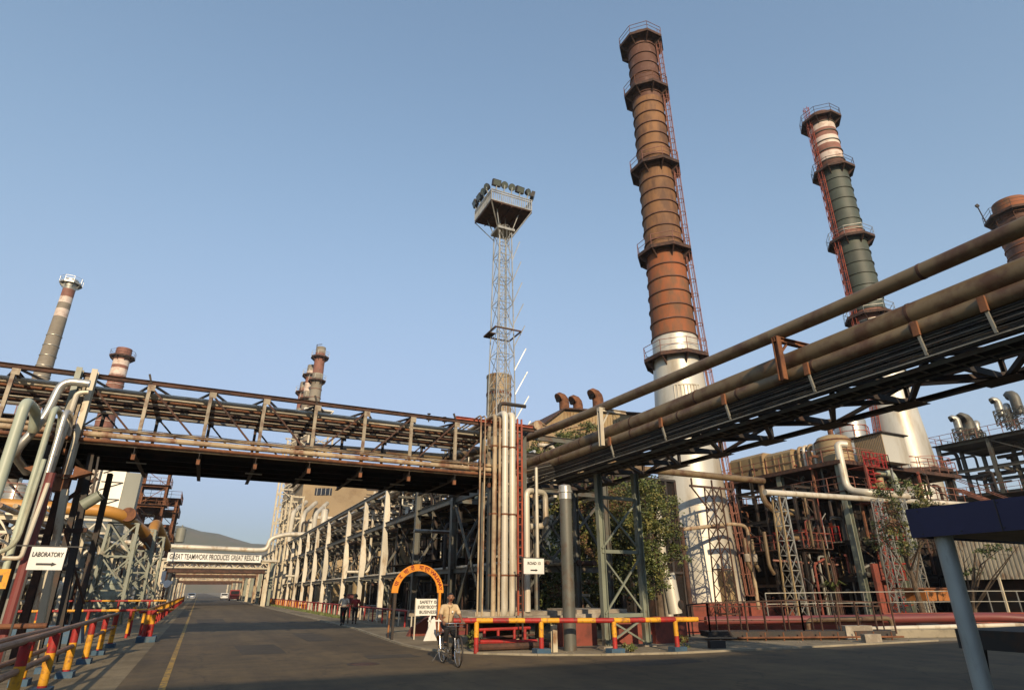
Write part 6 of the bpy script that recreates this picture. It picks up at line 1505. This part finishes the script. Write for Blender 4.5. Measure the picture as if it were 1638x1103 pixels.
def person(name_label, P, shirt, trous, yaw, root_loc, shoes='rubber', cap=None, moust=True, grip=None, short_sleeve=True, vest=None, group=None):
    """P: joint dictionary in world coordinates"""
    q = thing('person', name_label, 'person', root_loc, group)
    J = {k: V(v) for k, v in P.items() if isinstance(v, (tuple, Vector))}
    vs, es, rs = [], [], []
    def A(p, r): vs.append(V(p)); rs.append(r); return len(vs) - 1
    def E(a, b_): es.append((a, b_))
    pel = A(J['pelvis'], (.13, .10)); ch = A(J['chest'], (.15, .105)); ut = A(J['upchest'], (.12, .09)); nk = A(J['neck'], .052); nh = A(J['neck'].lerp(J['head'], .6), .05)
    E(pel, ch); E(ch, ut); E(ut, nk); E(nk, nh)
    for s_ in ('L', 'R'):
        hp = A(J['hip' + s_], .088); kn = A(J['knee' + s_], .056); an = A(J['ank' + s_], .038); to = A(J['toe' + s_], .034)
        E(pel, hp); E(hp, kn); E(kn, an); E(an, to)
        sh = A(J['sh' + s_], .055); el = A(J['el' + s_], .038); wr = A(J['wr' + s_], .026)
        E(ut, sh); E(sh, el); E(el, wr)
        hd = J['hand' + s_]; d = (hd - J['wr' + s_]).normalized(); pm = A(J['wr' + s_].lerp(hd, .5), (.036, .018)); E(wr, pm)
        side = V(P.get('side' + s_, (1, 0, 0))).normalized(); curl = V(P.get('curl' + s_, (0, 0, -1))).normalized()
        base = J['wr' + s_].lerp(hd, .85)
        for i, (o_, L_) in enumerate(((-.033, .07), (-.011, .08), (.011, .076), (.033, .06))):
            f0 = A(base + side * o_, .011); f1 = A(base + side * o_ * 1.05 + d * L_ * .45 + curl * L_ * .15, .0095); f2 = A(base + side * o_ + d * L_ * .55 + curl * L_ * .55, .009); f3 = A(base + side * o_ + d * L_ * .35 + curl * L_ * .85, .008)
            E(pm, f0); E(f0, f1); E(f1, f2); E(f2, f3)
        tsgn = P.get('thumb' + s_, -1)
        t0 = A(J['wr' + s_].lerp(hd, .45) + side * .034 * tsgn, .013); t1 = A(base + side * .055 * tsgn + curl * .02, .011); t2 = A(base + side * .05 * tsgn + d * .02 + curl * .045, .009)
        E(pm, t0); E(t0, t1); E(t1, t2)
    skin_obj('body', vs, es, rs, 'skin', q, 1)
    # shirt
    vs, es, rs = [], [], []
    lo = J['pelvis'].lerp(J['chest'], .08)
    a0 = A(lo + V((0, 0, -.03)), (.165, .135)); a1 = A(lo.lerp(J['chest'], .6), (.158, .125)); a2 = A(J['chest'], (.172, .13)); a3 = A(J['upchest'], (.14, .105)); a4 = A(J['neck'] + (J['upchest'] - J['neck']) * .25, .07)
    E(a0, a1); E(a1, a2); E(a2, a3); E(a3, a4)
    for s_ in ('L', 'R'):
        sh = A(J['sh' + s_], .075); e1 = A(J['sh' + s_].lerp(J['el' + s_], .5), .066); E(a3, sh); E(sh, e1)
        if short_sleeve: e2 = A(J['sh' + s_].lerp(J['el' + s_], .82), .07); E(e1, e2)
        else:
            e2 = A(J['el' + s_], .053); e3 = A(J['el' + s_].lerp(J['wr' + s_], .85), .042); E(e1, e2); E(e2, e3)
    so = skin_obj('shirt', vs, es, rs, shirt, q, 2)
    # trousers
    vs, es, rs = [], [], []
    t0 = A(J['pelvis'] + V((0, 0, .04)), (.145, .12))
    for s_ in ('L', 'R'):
        h = A(J['hip' + s_], .108); k1 = A(J['hip' + s_].lerp(J['knee' + s_], .55), .09); k = A(J['knee' + s_], .076); c = A(J['knee' + s_].lerp(J['ank' + s_], .5), .07); e = A(J['knee' + s_].lerp(J['ank' + s_], .93), .066)
        E(t0, h); E(h, k1); E(k1, k); E(k, c); E(c, e)
    skin_obj('trousers', vs, es, rs, trous, q, 2)
    for s_ in ('L', 'R'):
        a, t = J['ank' + s_], J['toe' + s_]; d = (t - a); d.z = 0; d.normalize()
        b = MB(); b.tube([a + V((0, 0, -.03)) - d * .06, a + V((0, 0, -.04)) + d * .03, t + V((0, 0, .005)), t + d * .04], [.03, .045, .04, .018], 10); b.build('shoe', shoes, q)
    head(q, J['head'], yaw, moust=moust, cap=cap)
    f = V((math.cos(yaw), math.sin(yaw), 0)); r_ = V((f.y, -f.x, 0))
    if shirt == 'shirt_tan':
        b = MB(); c = J['neck']
        for sx in (-1, 1): b.tube([c + r_ * .055 * sx - f * .03 + V((0, 0, .0)), c + r_ * .06 * sx + f * .05 + V((0, 0, -.035)), c + r_ * .02 * sx + f * .105 + V((0, 0, -.085))], [.02, .022, .01], 6)
        b.build('collar', shirt, so)
        b = MB(); m_ = J['chest'].lerp(J['upchest'], .5) + f * .155
        b.beam(m_ + V((0, 0, .09)) - f * .01, J['chest'] + f * .148 + V((0, 0, -.28)), .012); b.build('button_placket', 'rust', so, False)
        b = MB(); m2 = m_ - r_ * .0 + r_ * (-.085); b.beam(m2 + V((0, 0, -.02)) - f * .012, m2 + V((0, 0, -.02)), .035, .045, up=(0, 0, 1)); b.build('badge', 'sign_white', so, False)
    return q

# bicycle: heading -Y (towards the crossing), slightly to the left
BXc, BYr, BYf = 6.16, 16.95, 15.80
bk = thing('bicycle', 'old black roadster bicycle with maroon bag ridden along the road edge', 'bicycle', (BXc, 16.4, 0))
def wheel(y, nm, yawd=0):
    c = V((BXc, y, .345)); b = MB(); n = 40; rs_ = .332
    ca, sa = math.cos(R(yawd)), math.sin(R(yawd))
    def C(r, t, off=0): return c + V((off - sa * r * math.cos(t), ca * r * math.cos(t), r * math.sin(t)))
    b.tube([C(rs_, 2 * math.pi * i / n) for i in range(n + 1)], .017, 8, cap=False); w = b.build(nm, 'rubber', bk)
    b = MB(); b.tube([C(rs_ - .02, 2 * math.pi * i / n) for i in range(n + 1)], .011, 6, cap=False); b.build('rim', 'chrome', w)
    b = MB(); b.tube([c + V((-.04, 0, 0)), c + V((.04, 0, 0))], .02, 8)
    for i in range(32): b.tube([C(.02, 2 * math.pi * i / 32, .03 if i % 2 else -.03), C(rs_ - .02, 2 * math.pi * i / 32 + (.25 if i % 4 < 2 else -.25))], .0022, 4)
    b.build('spokes', 'chrome', w)
    b = MB(); b.tube([C(rs_ + .035, math.pi * (1.15 if nm == 'front_wheel' else .0) + (math.pi * -.85) * i / 14 if nm == 'front_wheel' else math.pi * (.05 + .95 * i / 14)) for i in range(15)], .02, 6)
    b.build('mudguard', 'dark_steel', w)
wheel(BYf, 'front_wheel', -4); wheel(BYr, 'rear_wheel')
yb_, ys_, yh = 16.45, 16.66, 15.98
def bt(p, q_, r=.014): return V((BXc, p[0], p[1])), V((BXc, q_[0], q_[1])), r
b = MB()
for p, q_, r in (bt((yb_, .29), (ys_, .82)), bt((yb_, .29), (yh - .02, .70)), bt((ys_ - .02, .76), (yh, .80)), bt((yh, .66), (yh + .03, .92), .018)): b.tube([p, q_], r, 8)
for sx in (-.05, .05):
    b.tube([(BXc + sx * .4, yb_, .29), (BXc + sx, BYr, .345)], .009, 6); b.tube([(BXc + sx * .4, ys_, .78), (BXc + sx, BYr, .345)], .008, 6)
b.build('frame', 'dark_steel', bk)
b = MB()
for sx in (-.05, .05): b.tube([(BXc + sx * .8, yh - .01, .66), (BXc + sx, yh - .08, .45), (BXc + sx, BYf, .345)], .011, 6)
b.build('fork', 'chrome', bk)
b = MB(); b.tube([(BXc, yh + .03, .9), (BXc, yh + .03, 1.0)], .012, 8)
hb = fillet([(BXc - .27, yh + .26, .99), (BXc - .25, yh + .02, 1.0), (BXc, yh - .01, 1.0), (BXc + .25, yh + .02, 1.0), (BXc + .27, yh + .26, .99)], .08, 5); b.tube(hb, .011, 8)
b.tube([(BXc - .24, yh + .06, .93), (BXc + .24, yh + .06, .93)], .006, 6); b.build('handlebar', 'chrome', bk)
b = MB(); b.prism([(BXc - .11, ys_ + .16, .87), (BXc + .11, ys_ + .16, .87), (BXc + .03, ys_ - .14, .87), (BXc - .03, ys_ - .14, .87)], (0, 0, .05)); b.tube([(BXc, ys_, .8), (BXc, ys_, .88)], .013, 6); b.build('saddle', 'rubber', bk, False)
b = MB(); b.tube([(BXc - .05, yb_, .29), (BXc + .05, yb_, .29)], .03, 10)
b.tube([(BXc + .07, yb_, .29), (BXc + .07, yb_ + .02, .13)], .01, 6); b.tube([(BXc - .07, yb_, .29), (BXc - .07, yb_ - .02, .45)], .01, 6)
for sx, y, z in ((.12, yb_ + .02, .125), (-.12, yb_ - .02, .455)): b.box(BXc + sx - .05, y - .04, z - .012, BXc + sx + .05, y + .04, z + .012)
b.build('crank_and_pedals', 'dark_steel', bk, False)
b = MB(); b.tube([(BXc - .075, yb_, .29), (BXc - .06, yb_, .29)], .1, 20); b.build('chain_wheel', 'chrome', bk)
b = MB(); b.box(BXc - .09, BYr - .12, .73, BXc + .09, BYr + .28, .745)
for sx in (-.08, .08): b.tube([(BXc + sx, BYr + .1, .735), (BXc + sx * .8, BYr, .35)], .006, 6)
b.build('carrier', 'chrome', bk, False)
b = MB(); b.tube([(BXc + .09, BYr + .02, .30), (BXc + .24, BYr + .12, .04)], .008, 6); b.tube([(BXc - .09, BYr + .02, .30), (BXc - .24, BYr + .12, .04)], .008, 6); b.build('stand', 'chrome', bk)
q = thing('bag', 'maroon bag strapped under the handlebar of the bicycle', 'bag', (BXc, yh - .06, .8))
MB().box(BXc + .03, yh - .13, .74, BXc + .19, yh - .06, .87).build('body', 'bag_maroon', q, False); MB().box(BXc + .026, yh - .134, .83, BXc + .194, yh - .055, .885).build('flap', 'rust', q, False)
x = BXc
person('mustached cyclist in tan short sleeved shirt and dark trousers riding a bicycle', dict(
    pelvis=(x, 16.70, .98), chest=(x, 16.62, 1.20), upchest=(x, 16.55, 1.37), neck=(x, 16.52, 1.46), head=(x + .0, 16.47, 1.605),
    hipL=(x + .10, 16.68, .93), hipR=(x - .10, 16.68, .93), kneeL=(x + .13, 16.36, .60), kneeR=(x - .15, 16.26, .86), ankL=(x + .12, 16.50, .21), ankR=(x - .13, 16.44, .54), toeL=(x + .13, 16.35, .155), toeR=(x - .14, 16.30, .49),
    shL=(x + .19, 16.55, 1.38), shR=(x - .19, 16.55, 1.38), elL=(x + .29, 16.46, 1.14), elR=(x - .29, 16.46, 1.14), wrL=(x + .27, 16.26, 1.03), wrR=(x - .27, 16.26, 1.03),
    handL=(x + .27, 16.17, 1.015), handR=(x - .27, 16.17, 1.015), sideL=(1, 0, 0), sideR=(-1, 0, 0), curlL=(0, .1, -1), curlR=(0, .1, -1), thumbL=-1, thumbR=-1),
    'shirt_tan', 'trouser', math.pi * 1.5 - .25, (x, 16.6, 0))
def walker(label, X, Y, yaw, shirt, tr_='trouser', h=1.68, **kw):
    f = V((math.cos(yaw), math.sin(yaw), 0)); r_ = V((f.y, -f.x, 0)); k = h / 1.72
    def W(a, b_, z): return V((X, Y, 0)) + (r_ * a + f * b_) * k + V((0, 0, z * k))
    return person(label, dict(pelvis=W(0, 0, .95), chest=W(0, .01, 1.2), upchest=W(0, 0, 1.37), neck=W(0, 0, 1.46), head=W(0, .02, 1.60),
        hipL=W(.095, 0, .9), hipR=W(-.095, 0, .9), kneeL=W(.1, .16, .5), kneeR=W(-.1, 0, .5), ankL=W(.1, .2, .09), ankR=W(-.1, -.26, .14), toeL=W(.11, .35, .03), toeR=W(-.11, -.12, .05),
        shL=W(.2, 0, 1.38), shR=W(-.2, 0, 1.38), elL=W(.25, -.1, 1.1), elR=W(-.25, .07, 1.1), wrL=W(.25, -.02, .86), wrR=W(-.25, .2, .88), handL=W(.25, .02, .77), handR=W(-.25, .25, .8),
        sideL=tuple(f), sideR=tuple(f), curlL=tuple(-r_), curlR=tuple(r_), thumbL=1, thumbR=1), shirt, tr_, yaw, (X, Y, 0), **kw)
walker('pedestrian in pale shirt and dark trousers walking away along the road edge', 7.55, 37.4, math.pi * .5, 'shirt_white', moust=False, h=1.7)
walker('pedestrian in red shirt walking beside the pale shirted one', 8.6, 39.2, math.pi * .45, 'shirt_red', moust=False, h=1.62)
pz = 5.18; p = at(1333, 852, X=42.2)
w = walker('worker in orange vest and white helmet on the furnace side platform', 42.2, p.y, math.pi * 1.25, 'vest_orange', moust=False, cap='sign_white'); 
w.location.z += pz

# ================================================================== TREES AND PLANTS
def crown_mesh(name, clumps, n, size, mats, parent, seed=1, weights=None, droop=.2):
    rn = random.Random(seed); b = MB(); tot = sum(c[3] * c[4] * c[5] for c in clumps)
    for (cx, cy, cz, rx, ry, rz) in clumps:
        k = max(6, int(n * rx * ry * rz / tot))
        subs = [(rn.gauss(0, .5), rn.gauss(0, .5), rn.gauss(0, .5)) for _ in range(max(3, k // 26))]
        subs = [V(s_) if V(s_).length < 1 else V(s_).normalized() * rn.uniform(.7, 1.0) for s_ in subs]
        for s_ in subs:
            mi_ = rn.choices(range(len(mats)), weights)[0]
            for _ in range(k // len(subs)):
                p = s_ + V((rn.gauss(0, .13), rn.gauss(0, .13), rn.gauss(0, .11)))
                P = V((cx + p.x * rx, cy + p.y * ry, cz + p.z * rz))
                d = V((rn.uniform(-1, 1), rn.uniform(-1, 1), rn.uniform(-.8, .4))).normalized(); w = d.cross(V((rn.uniform(-1, 1), rn.uniform(-1, 1), rn.uniform(-1, 1)))).normalized()
                s0 = size * rn.uniform(.6, 1.3); a = P; c = P + d * s0 * 1.5; m_ = (a + c) / 2
                nrm = d.cross(w) * s0 * .15
                b.add([a, m_ + w * s0 * .45 + nrm, c, m_ - w * s0 * .45 + nrm], [(0, 1, 2), (0, 2, 3)], mi_ if rn.random() < .8 else rn.randrange(len(mats)))
    return b.build(name, mats, parent, False)
def branches(q, base, tips, r0, m='trunk', seed=0, nm='trunk', fork=.45):
    rn = random.Random(seed); base = V(base); b = MB()
    top = V(tips[0]); mid = base.lerp(top, .5) + V((rn.uniform(-.2, .2), rn.uniform(-.2, .2), 0))
    b.tube([base, base.lerp(mid, .5), mid, mid.lerp(top, .6), top], [r0 * 1.25, r0, r0 * .75, r0 * .45, r0 * .15], 9)
    for i, t in enumerate(tips[1:]):
        t = V(t); s_ = base.lerp(mid, fork + .5 * rn.random()); m2 = s_.lerp(t, .5) + V((rn.uniform(-.3, .3), rn.uniform(-.3, .3), rn.uniform(0, .4)))
        b.tube([s_, m2, t], [r0 * .5, r0 * .3, r0 * .08], 7)
        for _ in range(3):
            e = m2.lerp(t, rn.random()); b.tube([e, e + V((rn.uniform(-.7, .7), rn.uniform(-.7, .7), rn.uniform(-.1, .7)))], [r0 * .16, r0 * .04], 5)
    return b.build(nm, m, q)
q = thing('tree', 'dense dark green creeper covered tree between the capped pipe and trestle leg', 'tree', (18.6, 27.5, 0))
branches(q, (18.6, 27.8, 0), [(18.6, 27.8, 7), (17, 27, 5), (20.5, 27, 5), (18, 28, 6.5), (19.5, 26.5, 3.5)], .22, seed=3)
cl = [(15.9, 27.0, 1.8, 1.0, .9, 1.2), (16.0, 27.2, 3.8, 1.0, .9, 1.2), (15.2, 26.8, 3.0, .8, .8, 1.0), (14.9, 26.6, 1.4, .8, .8, 1.0), (16.2, 27.2, 5.6, 1.0, .9, .9), (17.2, 27.2, 2.2, 1.1, 1.0, 1.3), (18.6, 27.4, 2.6, 1.3, 1.0, 1.6), (20.2, 27.2, 3.0, 1.2, 1.0, 1.6), (17.6, 27.3, 4.4, 1.2, 1.0, 1.3), (19.2, 27.2, 4.8, 1.4, 1.1, 1.4), (20.6, 27.0, 5.2, 1.0, .9, 1.2), (18.2, 27.4, 6.3, 1.3, 1.0, 1.0), (19.9, 27.3, 6.8, 1.1, 1.0, .9)]
crown_mesh('crown', cl, 21000, .10, ['leaf_a', 'leaf_b', 'leaf_y'], q, 2, (5, 3, 2))
crown_mesh('dry_leaves', [(17.3, 26.8, 5.9, 1.6, .7, .9), (18.9, 26.6, 6.1, 1.3, .7, .8), (17.0, 26.8, 3.9, .7, .6, .8), (15.6, 26.0, 1.7, 1.0, .7, .9)], 3800, .08, ['leaf_dry', 'leaf_y'], q, 5, (3, 2))
q = thing('tree', 'leafy tree in front of the left side of the silver chimney base', 'tree', (19.4, 23.6, 0))
branches(q, (19.2, 23.9, 0), [(19.3, 23.6, 6.6), (18.3, 23.2, 5), (20.2, 23.2, 5.6), (20.4, 23.0, 3.6), (19.6, 24.4, 6.0)], .14, seed=8)
cl = [(x_ - .45, y_, z_, a_, b_, c_) for x_, y_, z_, a_, b_, c_ in [(18.9, 23.4, 6.3, .9, .9, .8), (19.6, 23.3, 5.5, 1.0, .9, .8), (18.5, 23.6, 4.9, .7, .8, .8), (19.7, 23.2, 4.4, .9, .8, .7), (20.2, 23.1, 3.4, .7, .6, .5), (19.0, 23.5, 3.3, .9, .8, .8), (19.3, 23.6, 2.3, .8, .8, .6), (18.6, 23.6, 1.8, .6, .6, .5)]]
crown_mesh('crown', cl, 9000, .085, ['leaf_a', 'leaf_b', 'leaf_y'], q, 4, (5, 2, 2))
q = thing('creeper', 'bright green creeper climbing over the pipes below the hopper house', 'creeper', (26, 44, 0))
pts_ = [at(u, v, Y=43) for u, v in ((848, 735), (862, 722), (880, 708), (900, 700), (915, 695), (930, 690), (868, 735), (890, 722), (850, 750), (945, 685), (910, 712))]
crown_mesh('foliage', [(p.x, 43 + (i % 3), p.z, 1.1, 1.0, .8) for i, p in enumerate(pts_)], 6500, .13, ['leaf_a', 'leaf_y', 'leaf_b'], q, 6, (4, 2, 2))
b = MB(); rn = random.Random(4)
for p in pts_: b.tube([(p.x + .4, 44, 0), (p.x + .2, 44, p.z * .6), (p.x, 43.4, p.z)], [.06, .05, .03], 5)
b.build('stems', 'trunk', q)
b = MB(); b.box(23.4, 44.8, 0, 30, 45.4, 15.2); tag(b.build('creeper_wall', 'tan_wall', smooth=False), 'tan wall carrying the bright green creeper', 'wall')
q = thing('tree', 'thin sparse tree with dry reddish twigs left of the blue canopy', 'tree', (35, 21.5, 0))
branches(q, (36.4, 22.6, 0), [(35.6, 22.4, 7.5), (34.2, 21.6, 6.6), (36.4, 20.6, 6.8), (35, 23, 5.2), (35, 21, 4.4), (36, 20, 5.6)], .13, seed=13)
cl = [at(u, v, X=35.2) for u, v in ((1410, 785), (1440, 778), (1470, 785), (1425, 805), (1450, 825), (1415, 840), (1440, 850), (1480, 800), (1405, 865), (1450, 875))]
crown_mesh('crown', [(p.x, p.y, p.z, .8, .75, .5) for p in cl], 4200, .085, ['leaf_a', 'leaf_y', 'leaf_b'], q, 9, (3, 3, 2))
crown_mesh('dry_leaves', [(p.x - .3, p.y, p.z, .8, .8, .5) for p in (at(1425, 815, X=35), at(1440, 835, X=35))], 500, .08, ['leaf_dry'], q, 10)
q = thing('tree', 'nearly bare branching tree in front of the corrugated shed', 'tree', (38, 20, 0)); B_ = at(1545, 945, X=38)
branches(q, (B_.x, B_.y, 0), [at(1560, 880, X=38), at(1600, 878, X=38), at(1630, 872, X=38), at(1540, 878, X=38), at(1580, 892, X=38), at(1620, 885, X=37)], .12, seed=17)
crown_mesh('crown', [(p.x, p.y, p.z, .7, .7, .35) for p in (at(1605, 876, X=38), at(1570, 880, X=38), at(1555, 915, X=38))], 500, .09, ['leaf_a', 'leaf_b'], q, 12)
q = thing('palm', 'small green feathery palm in the dark bay of the furnace structure', 'plant', (41, 30.6, 0)); p = at(1333, 938, X=40.5)
b = MB(); rn = random.Random(2)
for i in range(26):
    a = rn.uniform(0, 6.28); L_ = rn.uniform(.7, 1.2); c = V((p.x, p.y, p.z - .3)); d = V((math.cos(a), math.sin(a), 0))
    pts = [c, c + d * L_ * .5 + V((0, 0, L_ * .6)), c + d * L_ + V((0, 0, L_ * .35))]
    s_ = V((-d.y, d.x, 0)) * .05; b.add([pts[0] - s_, pts[0] + s_, pts[1] + s_, pts[2], pts[1] - s_], [(0, 1, 2, 4), (4, 2, 3)])
b.build('fronds', 'leaf_a', q, False); MB().tube([(p.x, p.y, 0), (p.x, p.y, p.z - .25)], .1, 8).build('stem', 'trunk', q)
for (u, v, s_, l) in ((1096, 1030, .32, 'small leafy weed beside the last blue barrier block'), (757, 1030, .35, 'low weeds behind the bicycle at the barrier foot'), (1010, 1038, .2, 'tiny weed at the foot of the trestle')):
    p = at(u, v + 6, Z=0); q = thing('weed', l, 'plant', tuple(p)); crown_mesh('foliage', [(p.x, p.y + .1, s_ * .8, s_, s_, s_ * .8)], 260, .05, ['leaf_a', 'leaf_y'], q, int(u)); MB().tube([(p.x, p.y + .1, 0), (p.x, p.y + .1, s_)], .012, 5).build('stem', 'trunk', q)
b = MB(); rn = random.Random(8)
for i in range(2600):
    x = 9.7 + rn.uniform(-.45, .45); y = rn.uniform(48, 100); h = rn.uniform(.06, .22); a = rn.uniform(0, 3.14); w = .03
    b.add([(x - w * math.cos(a), y - w * math.sin(a), 0), (x + w * math.cos(a), y + w * math.sin(a), 0), (x + rn.uniform(-.06, .06), y, h)], [(0, 1, 2)])
o = b.build('grass', 'leaf_a', smooth=False); o['kind'] = 'stuff'; o['label'] = 'low grass strip along the foot of the white rack'
# loose stones and litter on the dusty ground
b = MB(); rn = random.Random(31)
for i in range(420):
    x = rn.uniform(7.8, 40); y = rn.uniform(16.2, 23)
    if y < 17.5 and x < 14: continue
    s_ = rn.uniform(.01, .05); vs = [(x + rn.uniform(-s_, s_), y + rn.uniform(-s_, s_), rn.uniform(0, s_)) for _ in range(5)]
    b.add(vs, [(0, 1, 2), (0, 2, 3), (0, 3, 4), (1, 2, 3), (1, 3, 4), (2, 3, 4)])
o = b.build('gravel', 'concrete', smooth=False); o['kind'] = 'stuff'; o['label'] = 'loose stones scattered on the dusty ground'

# ------------------------------------------------------------------ haze
hz = MB(); hz.box(-1600, -120, -1, 1600, 2400, 200)
h = hz.build('haze', 'shade_black', smooth=False); h['kind'] = 'stuff'
m = bpy.data.materials.new('haze_air'); m.use_nodes = True; nt = m.node_tree; nt.nodes.remove(nt.nodes['Principled BSDF'])
pv = nt.nodes.new('ShaderNodeVolumePrincipled'); pv.inputs['Color'].default_value = (.9, .9, .88, 1); pv.inputs['Density'].default_value = HAZE if 'HAZE' in globals() else .00024; pv.inputs['Anisotropy'].default_value = .2
nt.links.new(pv.outputs[0], nt.nodes['Material Output'].inputs['Volume']); h.data.materials.clear(); h.data.materials.append(m)
